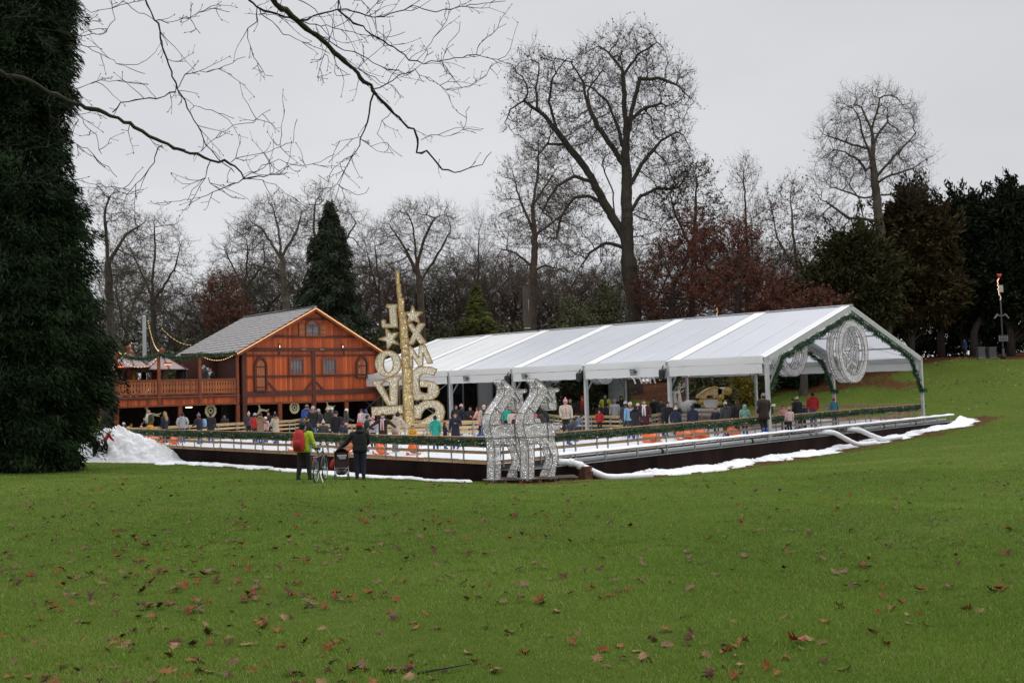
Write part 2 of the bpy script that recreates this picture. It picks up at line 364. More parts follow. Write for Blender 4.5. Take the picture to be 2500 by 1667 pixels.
TW=mat('twig_brown',(.088,.072,.053),.95); TWG=mat('twig_olive',(.075,.076,.036),.95); TWR=mat('twig_reddish',(.085,.048,.038),.95)  # twig_brown is lightened, putting mild distance haze into the colour
LFR=mat('leaf_copper',(.12,.030,.012),.8,attr=.6); LFD=mat('leaf_dry_brown',(.07,.042,.022),.8,attr=.6); LFO=mat('leaf_olive',(.06,.062,.020),.8,attr=.6)
NED=mat('needle_dark_green',(.016,.030,.012),.9,attr=.75,spec=.1); NEG=mat('needle_green',(.036,.048,.028),.9,attr=.7,spec=.15); YEW=mat('yew_olive',(.042,.042,.016),.9,attr=.7,spec=.15)
YEWD=mat('yew_dark',(.022,.028,.017),.95,attr=.6,spec=.05); YEWB=mat('yew_brown',(.055,.040,.018),.9,attr=.6,spec=.1); YELG=mat('conifer_yellow_green',(.095,.105,.018),.85,attr=.7); SHY=mat('shrub_yellow',(.19,.145,.012),.85,attr=.5)
def px_loc(px,py,Y,x0,z0): p=at(px,py,Y); return (p[0]-x0,0,p[2]-z0)
def blob(px,py,Y,rx,rz,base,w=1,ry=None,dy=0):
    p=at(px,py,Y); k=Y/FPX; return ((p[0]-base[0],dy,p[2]-base[2]),(rx*k,(ry or rx)*k,rz*k),w)
def tbase(px,Y): x=at(px,900,Y)[0]; return V(x,Y,tzf(x,Y)-.1)
def TL(base,pts,Y,dy=0):
    out=[]
    for i,(px,py) in enumerate(pts):
        p=at(px,py,Y); out.append((p[0]-base[0],dy*i,p[2]-base[2]))
    return out
def tree(px,Y,trunks,blobs,label,cat='tree',kind='bare_tree',group=None,seed=1,**k):
    B=tbase(px,Y); o=empty(kind,B,label,cat,group)
    tr=[[(0,0,0)]+TL(B,trunks[0],Y)]+[TL(B,q[1:],Y,dy=q[0]) for q in trunks[1:]]
    bare_tree(kind,seed,tr,[blob(a,b,Y,c,d,B,e) for a,b,c,d,e in blobs],k.pop('bark',BARK),k.pop('twigm',TW),parent=o,**k)
    return o
# great bare sycamore above the tent
def X1(*p): return [(1180+x/1.12,40+y/1.12) for x,y in p]
HT=mat('twig_dark_brown',(.055,.044,.037),.95)
tree(1545,90,[X1((412,760),(400,700),(393,600),(392,420),(388,300),(385,200),(378,130)),
  [.25]+X1((398,660),(385,600),(340,520),(280,410),(220,330),(170,265),(148,235),(145,180),(155,110)),[-.4]+X1((170,265),(110,235),(75,260),(60,300)),[.5]+X1((200,300),(180,230),(190,160),(215,120)),
  [-.5]+X1((385,420),(350,360),(310,310),(280,250),(270,200),(235,150)),[.6]+X1((390,380),(370,300),(340,220),(300,180),(250,150)),[.5]+X1((380,150),(345,95),(305,60)),[-.4]+X1((385,170),(420,110),(470,80)),
  [-.4]+X1((393,350),(405,260),(425,180),(470,180),(520,200),(565,250)),[.5]+X1((402,290),(440,250),(490,230)),[.5]+X1((400,560),(430,490),(480,465),(540,460)),[-.6]+X1((395,480),(430,410),(480,350),(520,330)),
  [.5]+X1((330,510),(290,490),(250,490),(215,540),(200,600)),[-.5]+X1((300,450),(250,440),(200,470),(160,540)),[.4]+X1((222,335),(175,345),(150,380),(145,450)),[-.3]+X1((392,640),(335,620),(290,650),(250,710)),[.4]+X1((375,560),(355,480),(330,410)),
  [.3]+X1((405,720),(450,690),(510,670),(580,665)),[.4]+X1((290,260),(285,200),(330,140))],
  [(1530,140,90,75,1.5),(1610,210,85,90,1.3),(1440,200,100,90,1.4),(1310,210,80,95,1.3),(1275,300,45,60,.6),(1370,330,100,80,1),(1640,290,60,50,.7),(1620,400,90,90,1),(1480,330,110,90,1),(1560,300,90,100,1.1),(1650,440,60,50,.5),(1380,500,100,80,1),(1340,570,60,60,.6),(1440,620,80,70,.6),(1580,540,70,70,.5)],
  'tallest bare tree, with thick forked trunk rising above the tent ridge',seed=3,base_r=.74,natt=2600,step=.62,kill=1.3,bark=mat('bark_dark_mossy',(.052,.044,.033),.95,nz=3,amt=.5,bump=.6,stretch=(3,3,.5)),twigm=HT,tw=2,twL=1.1,twr=.016,leafn=9000,leafm=LFD,leafs=.10,r0=.028,infl=7)
# slender tree left of it
tree(1300,84,[X1((135,830),(137,700),(141,600),(135,520),(150,430),(152,340)),[.5]+X1((140,600),(190,560),(250,520)),[-.5]+X1((137,690),(90,650),(50,640)),[.4]+X1((139,600),(100,500),(80,420)),[-.5]+X1((137,520),(180,450),(215,400)),[.3]+X1((138,700),(170,680),(215,690))],
  [(1310,400,60,60,1),(1265,450,50,70,1),(1350,470,70,80,1.1),(1270,560,75,80,1.1),(1360,580,60,70,.8),(1240,660,60,60,.6),(1330,700,70,50,.5)],
  'slender bare tree with upright red brown trunk just left of the tallest tree',seed=5,base_r=0.36,natt=1500,step=.55,kill=1.15,bark=mat('bark_red_brown',(.075,.048,.034),.95,nz=3,amt=.4,bump=.5),leafn=1500,leafm=LFD,leafs=.09,expo=2.2)
# round crowned tree at right
def X2(*p): return [(1700+x/2.1775,180+y/2.1775) for x,y in p]
tree(2165,88,[X2((1015,1350),(1000,1200),(985,900),(962,700),(945,560),(935,480),(940,400),(930,300),(880,180)),
  [-.4]+X2((935,480),(905,400),(860,320),(850,270),(800,210)),[.6]+X2((935,390),(970,330),(1040,240),(1060,180)),[.5]+X2((960,700),(985,640),(1060,630),(1130,600)),[.5]+X2((950,640),(905,655),(800,610),(740,580)),
  [-.5]+X2((942,550),(990,500),(1080,400),(1130,340)),[-.6]+X2((955,600),(1020,550),(1120,520),(1180,480)),[.4]+X2((980,790),(900,770),(830,760),(770,710),(690,650)),[-.5]+X2((940,500),(890,520),(840,470),(760,440),(690,430)),[.5]+X2((905,400),(840,370),(760,330),(700,300)),
  [.6]+X2((990,1000),(915,900),(912,760),(900,640),(860,560)),[-.3]+X2((930,300),(950,220),(960,140))],
  [(2110,270,85,62,1.3),(2175,300,75,70,1.1),(2060,340,70,70,1.2),(2215,400,60,70,1),(2120,400,100,80,1.3),(2025,440,55,70,1),(2020,530,50,50,.6),(2230,470,50,50,.7),(2060,560,60,50,.6)],
  'tall bare tree with rounded fine twigged crown above the tent gable',seed=8,base_r=.42,natt=2100,step=.6,kill=1.25,bark=mat('bark_grey_tan',(.105,.085,.062),.95,nz=3,amt=.45,bump=.5,stretch=(3,3,.5)),twigm=HT,tw=2,twL=1.1,r0=.022,twr=.015,leafn=500,leafm=LFD,leafs=.08)
# far left group
tree(370,96,[[(375,820),(372,700),(380,600),(375,540)],[.5,(372,720),(330,640),(300,580)],[-.5,(373,740),(430,660),(450,600)]],
  [(380,590,70,70,1.2),(320,650,60,70,1),(440,650,50,70,1),(370,720,110,70,1)],'bare spreading tree behind the parasols at far left',seed=11,base_r=0.26,natt=1300,step=.65,kill=1.3,tw=2,infl=8,expo=2.2)
tree(270,78,[[(270,800),(262,600),(255,520)],[.5,(262,640),(300,570),(340,540)]],[(265,500,50,60,1),(310,560,60,60,1),(300,660,70,60,.8)],
  'bare tree with arching branches leaning out from behind the big conifer',seed=12,base_r=0.3,natt=900,step=.55,kill=1.1,up=-.15,grav=.12)
tree(590,100,[[(595,760),(600,680),(605,610)],[.5,(600,700),(560,640),(540,600)],[-.5,(600,700),(650,640),(650,600)]],
  [(600,590,60,50,1.2),(560,650,50,60,1),(640,660,50,70,1),(590,730,80,50,.8)],'low bare tree with olive branches behind the cabin roof',seed=13,base_r=0.26,natt=1100,step=.6,kill=1.2,twigm=TWG,bark=BARKG,expo=2.2)
tree(695,98,[[(700,760),(690,640),(680,560),(670,520)],[.5,(690,640),(640,560),(600,530)],[-.5,(688,620),(730,560),(745,520)],[.3,(692,680),(640,650),(590,640)]],
  [(670,520,60,45,1.3),(620,550,50,50,1),(730,540,50,50,1),(680,600,80,60,1),(640,680,70,60,.8),(730,680,50,60,.6)],
  'bare tree with pale forked trunk left of the dark green conifer',seed=14,base_r=0.36,natt=1500,step=.6,kill=1.2,bark=BARKP,gnarl=.38,expo=2.2)
tree(800,104,[[(790,760),(775,620),(765,540),(770,500)],[.5,(775,620),(800,540),(820,510)],[-.5,(775,640),(850,580),(870,550)]],
  [(780,490,45,45,1.3),(830,530,50,50,1),(870,560,35,50,.8),(760,560,50,50,.8),(860,640,50,70,.8)],
  'bare tree whose twiggy crown tops out behind the dark green conifer',seed=15,base_r=0.3,natt=1200,step=.6,kill=1.2,gnarl=.38,expo=2.2)
tree(1030,98,[[(1030,800),(1025,690),(1015,620),(1010,560)],[.5,(1025,680),(985,600),(960,560)],[-.5,(1026,690),(1070,620),(1100,570)],[.3,(1015,640),(1040,570),(1060,530)]],
  [(1010,530,65,40,1.3),(1075,540,55,50,1.2),(950,570,45,50,1),(1110,610,40,50,.7),(1020,600,80,50,.9),(960,660,50,50,.6)],
  'bare broad domed tree behind the golden tower',seed=16,base_r=0.34,natt=1600,step=.6,kill=1.15,bark=mat('bark_warm',(.085,.06,.045),.95,nz=3,amt=.4),expo=2.2)
tree(1165,108,[[(1165,790),(1168,650),(1170,560)]],[(1170,580,30,60,1),(1165,660,45,70,1),(1170,730,50,50,.8)],'fine twigged bare birch left of the slender brown tree',cat='birch',kind='birch',seed=17,base_r=0.16,natt=900,step=.6,kill=1.1,twL=1.4,twr=.011,up=.5,r0=.013)
tree(930,106,[[(930,800),(925,680),(915,600)],[.4,(928,720),(900,640),(890,600)]],[(920,600,45,50,1),(890,660,45,60,1),(940,700,50,60,1)],'thin bare tree in the gap between conifer and domed tree',seed=18,base_r=0.18,natt=900,step=.6,kill=1.2,twigm=TWR)
# right hand group
tree(1700,92,[[(1690,780),(1695,600),(1700,480)],[.5,(1695,620),(1650,520),(1640,470)]],[(1690,430,50,45,1),(1650,500,50,60,1),(1730,520,40,60,1),(1690,600,70,60,1)],
  'bare tree carrying dark seed clusters right of the tallest tree',seed=21,base_r=0.28,natt=1300,step=.6,kill=1.2,leafn=6000,leafm=LFD,leafs=.11)
tree(1822,90,[[(1826,780),(1824,600),(1818,480),(1815,420)]],[(1818,440,35,50,1),(1825,540,50,60,1),(1815,640,60,70,1)],
  'bare tree with spiky pale top and scattered copper leaves',seed=22,base_r=0.2,natt=900,step=.55,kill=1.15,leafn=700,leafm=LFD,leafs=.09,up=.6,twL=1.2)
tree(1935,94,[[(1945,800),(1945,650),(1935,560),(1930,480)],[.5,(1945,660),(1900,580),(1890,500)],[-.5,(1945,700),(1990,620),(2020,560)]],[(1930,470,40,40,1),(1890,520,40,60,1),(1960,540,40,50,1),(1930,620,70,60,1),(2000,640,50,50,.7)],
  'bare tree with sinuous grey trunk between the copper tree and the yews',seed=23,base_r=0.26,natt=1200,step=.55,kill=1.15,bark=BARKP,leafn=1500,leafm=LFR,leafs=.12)
for i,(px,Y,bl,n,lab) in enumerate([(1800,84,[(1810,680,85,60,1),(1750,700,80,60,1),(1870,710,70,50,1),(1800,590,60,55,.5),(1720,600,50,50,.4)],13500,'copper beech with dense dark red leaves behind the tent ridge'),
    (1640,88,[(1640,650,80,70,1),(1600,720,70,60,1),(1700,710,60,60,1),(1690,560,45,50,.5)],7000,'young copper leaved tree close right of the tallest trunk'),
    (540,92,[(540,720,50,50,1),(560,780,60,50,1)],4500,'low russet tree left of the cabin ridge'),
    (1960,82,[(1990,760,60,50,1),(1900,760,70,50,1)],6000,'low reddish tree in front of the olive yew')]):
    tree(px,Y,[[(px,780),(px+4,700)]],bl,lab,kind='copper_beech' if i in(0,1) else 'russet_tree',seed=30+i,base_r=.3,natt=1100,step=.55,kill=1.2,twigm=TWR,leafn=n,leafm=LFR,leafs=.11,group='trees with copper leaves')
# background row: copies of three unseen-detail bare trees
protos=[]
for i in range(3):
    o=empty('bare_tree',(0,0,0)); 
    bare_tree('x',50+i,[[(0,0,0),(.2,0,3),(-.3,.2,6),(0,0,8)]],[((0,0,9.5),(4.3,4.3,4.5),1),((-1,1,5.5),(4.2,4.2,3.4),.8)],BARK,[TW,TWG,TWR][i],natt=800,step=.55,kill=1.15,parent=o,tw=3,base_r=.3)
    protos.append(o)
row=[(230,112,730,''),(310,118,640,''),(430,120,700,''),(490,116,740,''),(555,122,660,''),(640,118,640,''),(735,122,620,''),(880,120,630,''),(955,118,650,''),(1070,120,640,''),(1120,118,620,''),(1215,114,610,''),(1255,120,650,''),(1350,116,640,''),(1420,112,660,''),(1490,116,640,''),(1600,118,600,''),(1760,112,600,''),(1850,118,590,''),(1980,116,600,''),(2060,114,620,''),(2240,120,560,''),(2420,116,560,'')]
BR=['glimpsed just right of the big dark conifer','above the far left parasol','above the grey mast','left of the cabin roof end','over the left part of the cabin roof','behind the cabin roof middle','between the pale forked tree and the pointed conifer','just right of the dark pointed conifer','left of the golden spire','right of the golden spire','left of the birch','between the birch and the slender brown tree','behind the slender brown tree','between the slender and the tallest tree','just left of the thickest trunk','behind the thickest trunk','just right of the thickest trunk','behind the copper beech','above the right part of the tent ridge','behind the sinuous grey trunk','left of the round crowned tree','behind the brownish yew','behind the black green yew']
g_=random.Random(4)
for i,(px,Y,top,_) in enumerate(row):
    o=protos[i] if i<3 else copy_tree(protos[i%3])
    B=tbase(px,Y); h=at(px,top,Y)[2]-B[2]; o.location=B; s_=h/14.; o.scale=(s_*g_.uniform(.95,1.35),s_*g_.uniform(.95,1.35),s_); o.rotation_euler=(0,0,g_.uniform(0,6.28))
    tag(o,'back row bare tree '+BR[i],'tree','bare trees of the back row')
# conifers and yews
def conifer(px,Y,prof,m_,label,kind='conifer',seed=1,n=60000,size=.22,droop=.35,bark=BARK,inner=.55,flat=.0,nb=420,top=None):
    """prof: list of (py, half width px) from top to bottom"""
    g=np.random.default_rng(seed); B=tbase(px,Y); o=empty(kind,B,label,'conifer' if 'yew' not in kind else 'yew tree')
    k=Y/FPX; zs=np.array([at(px,p[0],Y)[2]-B[2] for p in prof][::-1]); rs=np.array([p[1]*k for p in prof][::-1])
    H=zs[-1]; mb=MB(); mb.tube([(0,0,0),(.1,0,H*.5),(0,0,H*.96)],[max(.15,H*.022),H*.013,.04],8); mb.build('trunk',bark,o,smooth=True)
    br=[];vv=[]
    z=zs[0]+(zs[-1]-zs[0])*(g.random(nb)**1.05); a=g.random(nb)*2*PI; R=np.interp(z,zs,rs)*(.70+.36*g.random(nb)**1.3)*(1+.09*np.sin(z*1.1+a*2+1)+.05*np.sin(z*2.7-a*3))
    d=np.stack([np.cos(a),np.sin(a),0*a],1); p0=np.stack([0*z,0*z,z],1); z1=z-R*droop*g.random(nb)+R*.12; p1=d*R[:,None]+np.stack([0*z,0*z,z1],1)
    pm=(p0+p1)/2+np.array([0,0,.08])*R[:,None]
    v1,f1=frusta(p0,pm,.02+R*.008,.015+R*.005,3); v2,f2=frusta(pm,p1,.015+R*.005,np.full(nb,.008),3)
    j=g.choice(nb,n,p=R/R.sum()); t_=inner+(1-inner)*g.random(n)**.6*1.04
    q=np.where((t_<.5)[:,None],p0[j]+(pm[j]-p0[j])*(t_*2)[:,None],pm[j]+(p1[j]-pm[j])*(t_*2-1)[:,None])
    side=np.cross(d[j],[0,0,1.]); spread=.17*R[j]*(1.25-t_)+.12
    q=q+side*(g.normal(size=n)*spread)[:,None]+np.stack([0*t_,0*t_,g.normal(size=n)*.16-abs(g.normal(size=n))*droop*.35],1)
    dirv=unit(d[j]*.8+side*g.normal(size=(n,1))*.6+np.stack([0*t_,0*t_,-.2-droop*g.random(n)*1.4],1)+g.normal(size=(n,3))*.25)
    b=unit(np.cross(dirv,g.normal(size=(n,3)))); s=(size*(.55+.8*g.random(n)))[:,None]
    lv=np.stack([q-dirv*s*.8,q-b*s*.17,q+dirv*s*1.1,q+b*s*.17],1).reshape(-1,3); tone=np.clip(.5+.5*np.sin(j*12.9898)*.6+g.normal(size=n)*.2,0,1)
    c=mk('crown',lv,np.arange(4*n).reshape(n,4),m_,o,attr=np.repeat(tone,4))
    v,f=merge([(v1,f1),(v2,f2)]); mk('branches',v,f,bark,c)
    return o
conifer(40,45,[(-420,60),(-200,120),(0,150),(120,160),(190,140),(260,115),(330,120),(420,150),(520,185),(620,195),(700,212),(800,222),(850,220),(950,208),(1040,168),(1090,150),(1140,142)],NED,'huge dark evergreen conifer filling the left edge',seed=61,n=480000,size=.15,nb=2600,droop=.75,inner=.42)
conifer(812,92,[(490,9),(540,26),(600,50),(660,60),(720,84),(790,104),(860,112),(900,100)],NEG,'dark green pointed conifer behind the cabin gable',seed=62,n=80000,size=.26,nb=430,droop=.7,inner=.25)
conifer(1168,97,[(700,4),(740,22),(780,42),(840,62),(900,64)],YELG,'small yellow green conifer behind the tent roof',seed=63,n=20000,size=.24,nb=220,droop=.1)
def yew(px,Y,blobs,m_,label,seed,n,size=.2,trunks=((0,0),)):
    g=np.random.default_rng(seed); B=tbase(px,Y); o=empty('yew_tree',B,label,'yew tree'); mb=MB()
    for dx,dy in trunks: mb.tube([(dx,dy,0),(dx+.1,dy,2.5),(dx*.5,dy,5)],[.42,.34,.2],8)
    P=[];Nn=[];k=Y/FPX; W_=sum(b[4] for b in blobs); br=[]
    for a,b_,rx,rz,w in blobs:
        c=at(a,b_,Y)-B; c[1]=0; m__=int(n*w/W_); nc=max(12,m__//90)
        cen=unit(g.normal(size=(nc,3)))*(g.random((nc,1))**.33)*np.array([rx*k,rx*k,rz*k])*.95+c
        for q in cen[:40]: br.append(((0,0,min(4,q[2]*.4)),q))
        j=g.integers(0,nc,m__); out=unit(cen[j]-c+np.array([0,0,.3]))
        ln=(.5+1.5*g.random(nc)**2)[j][:,None]; tt=g.random((m__,1)); sp=.16+.34*(1-tt)
        P.append(cen[j]+out*tt*1.25*ln+np.array([0,0,.5])*tt*ln+g.normal(size=(m__,3))*sp); Nn.append(unit(out+g.normal(size=(m__,3))*.5))
    P=np.concatenate(P);Nn=np.concatenate(Nn); keep=P[:,2]>1.6; P=P[keep];Nn=Nn[keep]; n=len(P)
    for p,q in br: mb.tube([p,(np.array(p)*.4+np.array(q)*.6)+V(0,0,.3),q],[.1,.05,.015],4,cap=False)
    mb.build('trunk',BARK,o,smooth=True)
    b=unit(np.cross(Nn,g.normal(size=(n,3)))); s=(size*(.5+.9*g.random(n)))[:,None]
    lv=np.stack([P-Nn*s,P-b*s*.3,P+Nn*s,P+b*s*.3],1).reshape(-1,3)
    mk('crown',lv,np.arange(4*n).reshape(n,4),m_,o,attr=np.repeat(g.random(n),4)); return o
yew(2080,86,[(2085,640,55,60,1.2),(2040,720,70,70,1.3),(2120,720,60,80,1),(2000,790,60,50,.7)],YEW,'olive green yew left of the round crowned tree trunk',71,42000,.24)
yew(2225,90,[(2225,540,50,60,1),(2260,600,60,70,1.2),(2200,650,70,80,1.3),(2270,720,70,70,1),(2190,770,50,40,.5)],YEWB,'brownish yew with ragged tip right of the round crowned tree trunk',72,56000,.26)
yew(2350,95,[(2340,560,50,60,1),(2370,640,60,80,1.3),(2330,740,80,70,1),(2390,760,60,60,.7)],YEWD,'dark yew set back between the brownish yew and the lamp',73,42000,.3,trunks=((-2,0),(1.5,0)))
yew(2470,92,[(2440,560,45,50,1),(2480,520,30,40,.6),(2500,610,70,70,1.3),(2440,690,70,70,1),(2520,740,80,70,1)],YEWD,'black green yew with feathery tips at the right edge',74,52000,.3,trunks=((0,0),(-3,1)))
# shrubs
def shrub(px,Y,py,rx,rz,m_,label,seed,n,size=.12,kind='shrub',dy=0):
    g=np.random.default_rng(seed); B=tbase(px,Y); k=Y/FPX; c=at(px,py,Y)-B; c[1]=0; top=c[2]+rz*k; c[2]=top*.45; rz=top*.55/k; o=empty(kind,B,label,'shrub','shrubs around the rink'); mb=MB()
    for i in range(14):
        a=g.random()*6.28; q=V(math.cos(a)*rx*k*.8,math.sin(a)*rx*k*.6,c[2]+rz*k*.5*g.random()); mb.tube([(0,0,0),q*.5+V(0,0,.3),q],[.05,.03,.012],4,cap=False)
    mb.build('stem',BARK,o)
    nc=max(20,n//60); cen=unit(g.normal(size=(nc,3)))*(g.random((nc,1))**.4)*np.array([rx*k,rx*k*.8,rz*k])+c
    j=g.integers(0,nc,n); P=cen[j]+g.normal(size=(n,3))*.28; P=P[P[:,2]>.05]
    v,f,a=leafcards(g,P,size); mk('foliage',v,f,m_,o,attr=a); return o
shrub(1400,80,770,70,45,LFO,'olive brown shrub behind the middle of the tent ridge',81,16000,.13)
shrub(1480,84,740,55,60,LFO,'tall twiggy olive shrub beside the tallest trunk',82,14000,.13)
shrub(1805,82,945,34,38,SHY,'bright yellow leaved shrub seen under the tent',83,9000,.11)
shrub(1735,80,935,60,45,LFO,'brown shrub left of the bright yellow shrub',84,9000,.12)
shrub(1935,86,905,75,55,NED,'dark evergreen shrub seen under the gable rings',85,14000,.13)
shrub(1850,84,930,40,40,LFO,'olive shrub between the bright yellow and the dark evergreen shrub',86,6000,.12)
shrub(2040,87,900,50,45,NED,'dark evergreen shrub right of the far silver ring',87,8000,.13)
for i,(px,Y,py,rx,rz,mm,ub) in enumerate([(480,100,850,80,50,TWG,'between the far left tree and the cabin roof'),(640,104,820,90,60,LFO,'just above the middle of the cabin roof'),(900,100,830,90,60,LFO,'between the dark pointed conifer and the golden tower'),(1010,104,830,80,50,LFO,'behind the star letters of the golden tower'),(1100,96,820,60,40,TWG,'left of the small yellow green conifer'),(1240,100,800,70,40,TWG,'between the yellow green conifer and the slender brown tree'),(330,100,860,90,60,TWG,'behind the grey mast and the balcony'),(1620,98,760,80,40,LFD,'right of the thickest trunk'),(1900,92,800,90,50,LFD,'left of the olive yew'),(2120,96,830,90,40,YEWD,'under the olive yew'),(2300,98,830,80,40,YEWD,'under the brownish yew'),(2450,100,820,80,50,YEWD,'behind the two bins and the lamp post'),(720,100,800,80,40,LFO,'at the cabin ridge beside the dark pointed conifer')]):
    shrub(px,Y,py,rx,rz,mm,'low undergrowth bush '+ub,90+i,7000,.16,kind='undergrowth_bush')['group']='undergrowth bushes at the foot of the wood'
# ---------------- ice rink ----------------
ICEM=mat('ice_white',(.80,.83,.87),.35,nz=1.2,amt=.06); SNOW=mat('snow',(.86,.87,.90),.8,nz=9,amt=.06,bump=.5)
STEEL=mat('galvanised_steel',(.36,.38,.39),.45,.6,nz=6,amt=.2); ALU=mat('aluminium_dull',(.50,.51,.51),.5,.35,nz=2,amt=.1)
PINE=mat('pine_weathered',(.40,.255,.135),.8,nz=6,amt=.4,stretch=(1,1,6)); PINEL=mat('pine_pale',(.58,.42,.22),.8,nz=5,amt=.3,stretch=(1,1,6))
PLATE=mat('plinth_dark_plate',(.015,.008,.007),.9,nz=.9,amt=.6,bump=.05,stretch=(1,1,.4),spec=.08); DECK=mat('deck_dark',(.05,.045,.045),.7,nz=4)
PVC=mat('pipe_white_frosted',(.82,.83,.86),.5,nz=7,amt=.1); BLACK=mat('black_plastic',(.012,.012,.013),.5)
GARM=mat('garland_needles',(.030,.088,.034),.7,attr=.7); BULB=mat('bulb_warm',(1,.7,.35),.4,emis=(1,.55,.22),es=1.9)
def sheet(name,poly,z,mt,lab,cat,kind='structure',th=.004):
    mb=MB(); vs=[rk(a,b,z-th) for a,b in poly]; mb.prism(vs,(0,0,th)); o=mb.build(name,mt); tag(o,lab,cat,kind=kind); return o
rinkpoly=[(0.05,.05),(38.8,.05),(38.8,8.5),(27.2,5.6),(26.6,11.2),(19.7,8),(19.5,14.4),(22.7,18.7),(22.7,32.4),(.05,32.4)]
sheet('ice',rinkpoly,ZI,ICEM,'white ice of the skating rink','ice')
plat=[(0.02,.02),(41,.02),(41,9.5),(41,36),(20,41),(-.0,33)]
mb=MB(); vs=[rk(a,b,-2.6) for a,b in plat]; mb.prism(vs,(0,0,2.6+ZI-.012)); tag(mb.build('platform_floor',DECK),'dark deck floor around and under the ice','floor',kind='structure')
# plinth walls with panel joints
def plinth(name,p,q,outn,top,bot,lab):
    p=np.array(p);q=np.array(q);L_=np.linalg.norm(q-p);d=(q-p)/L_; mb=MB(); k=int(L_/2.05)
    o=None
    for i in range(k):
        a=p+d*L_*i/k; b=p+d*(L_*(i+1)/k-.012); c=(a+b)/2+outn*(.03+.006*((i*7)%3)); c=V(c[0],c[1],(top+bot)/2)
        mb.box(c,(np.linalg.norm(b-a),.05,top-bot),d,outn)
    o=mb.build(name,PLATE); mb=MB(); mb.box(V(*((p+q)/2)[:2],top+.015)+outn*.03,(L_,.1,.03),d,outn); mb.build('cap_strip',STEEL if 'right' in lab else PINE,o)
    return tag(o,lab,'plinth wall')
plinth('plinth_wall',rk(-.02,-.02),rk(-.02,33.5),-uR,ZI-.005,-2.35,'dark panelled plinth under the rink fence left of the silver reindeer')
plinth('plinth_wall',rk(-.1,-1.22),rk(41,-1.22),-uL,ZI-.19,-2.7,'dark panelled plinth under the snowy walkway right of the silver reindeer')
mb=MB(); mb.box(rk(-.08,-.62,-1.9),(.05,1.2,.9),uR,uL); mb.box(rk(41,-.6,-1.9),(.05,1.2,.9),uR,uL); tag(mb.build('plinth_wall',PLATE),'short dark plinth end behind the silver reindeer','plinth wall')
sheet('walkway',[(-.05,-1.2),(41,-1.2),(41,0),(-.05,0)],ZI-.2,DECK,'dark walkway strip outside the rink fence','walkway',th=.05)
# fences
def fence(pts,lab,bm,side=1,top=1.0,posts=True,group=None,name='rink_fence'):
    c=rk(*pts[0],ZI); o=empty(name,c,lab,'rink fence',group); board=MB(); rail=MB()
    for (a0_,b0_),(a1,b1) in zip(pts[:-1],pts[1:]):
        p=rk(a0_,b0_,ZI)-c; q=rk(a1,b1,ZI)-c; L_=np.linalg.norm(q-p); d=(q-p)/L_; n=V(d[1],-d[0],0)*side
        k=max(1,round(L_/2.07)); g=random.Random(int(L_*100))
        for i in range(k):
            s=p+d*(L_*i/k+.01); e=p+d*(L_*(i+1)/k-.01)
            for zz in (.085,.42,.68,.92):
                j=g.uniform(-.008,.008); board.bar(s+V(0,0,zz+j),e+V(0,0,zz+j+g.uniform(-.006,.006)),.035,.12)
            if posts:
                for f in (.17,.83):
                    x=p+d*(L_*(i+f)/k)+n*.045; m2=MB(); m2.box(x+V(0,0,top/2-.07),(.05,.05,top+.10),d,n); m2.build('fence_post',STEEL,o)
        rail.bar(p+V(0,0,top+.0),q+V(0,0,top),.14,.035)
    board.build('boards',bm,o); rail.build('top_rail',bm,o)
    return o
fence([(0,0),(0,33.2)],'long wooden rink fence with green garland left of the silver reindeer',PINE,-1)
fence([(0,0),(38.85,0)],'long wooden rink fence with green garland right of the silver reindeer',PINE,1)
fence([(0,32.4),(12,32.4),(17,37.5)],'pale wooden fence on the far side in front of the timber cabin',PINEL,1)
fence([(22.7,24),(22.7,18.7),(19.5,14.4),(19.7,8),(26.6,11.2)],'pale wooden fence under the middle of the tent',PINEL,1)
fence([(26.6,11.2),(27.2,5.6),(38.8,8.5),(38.85,.02)],'wooden fence under the right end of the tent',PINE,1)
fence([(7.3,22.5),(7.3,14.9),(9.6,14.9),(9.6,14.1),(12.35,14.1),(12.35,23)],'pale wooden fence boxed around the golden tower',PINEL,1)
# garlands
def garland_pts(pts,r=.13,dens=420,size=.11,seed=1,lights=0):
    g=np.random.default_rng(seed); pts=np.array(pts,float); seg=np.linalg.norm(np.diff(pts,axis=0),axis=1); cum=np.concatenate([[0],np.cumsum(seg)]); n=int(cum[-1]*dens)
    t=g.random(n)*cum[-1]; c=np.stack([np.interp(t,cum,pts[:,i]) for i in range(3)],1)
    rr=r*(.75+.35*np.sin(t*5.1)+.25*np.sin(t*13+1)); out=unit(g.normal(size=(n,3))); P=c+out*(rr*g.random(n)**.5)[:,None]; P[:,2]-=.25*rr*abs(g.normal(size=n))
    dv=unit(out+g.normal(size=(n,3))*.5+np.array([0,0,-.35])); b=unit(np.cross(dv,g.normal(size=(n,3)))); s=size*(.5+g.random((n,1)))
    v=np.stack([P-b*s*.14,P+b*s*.14,P+dv*s],1).reshape(-1,3); f=np.arange(3*n).reshape(n,3); return v,f,np.repeat(g.random(n),3),c
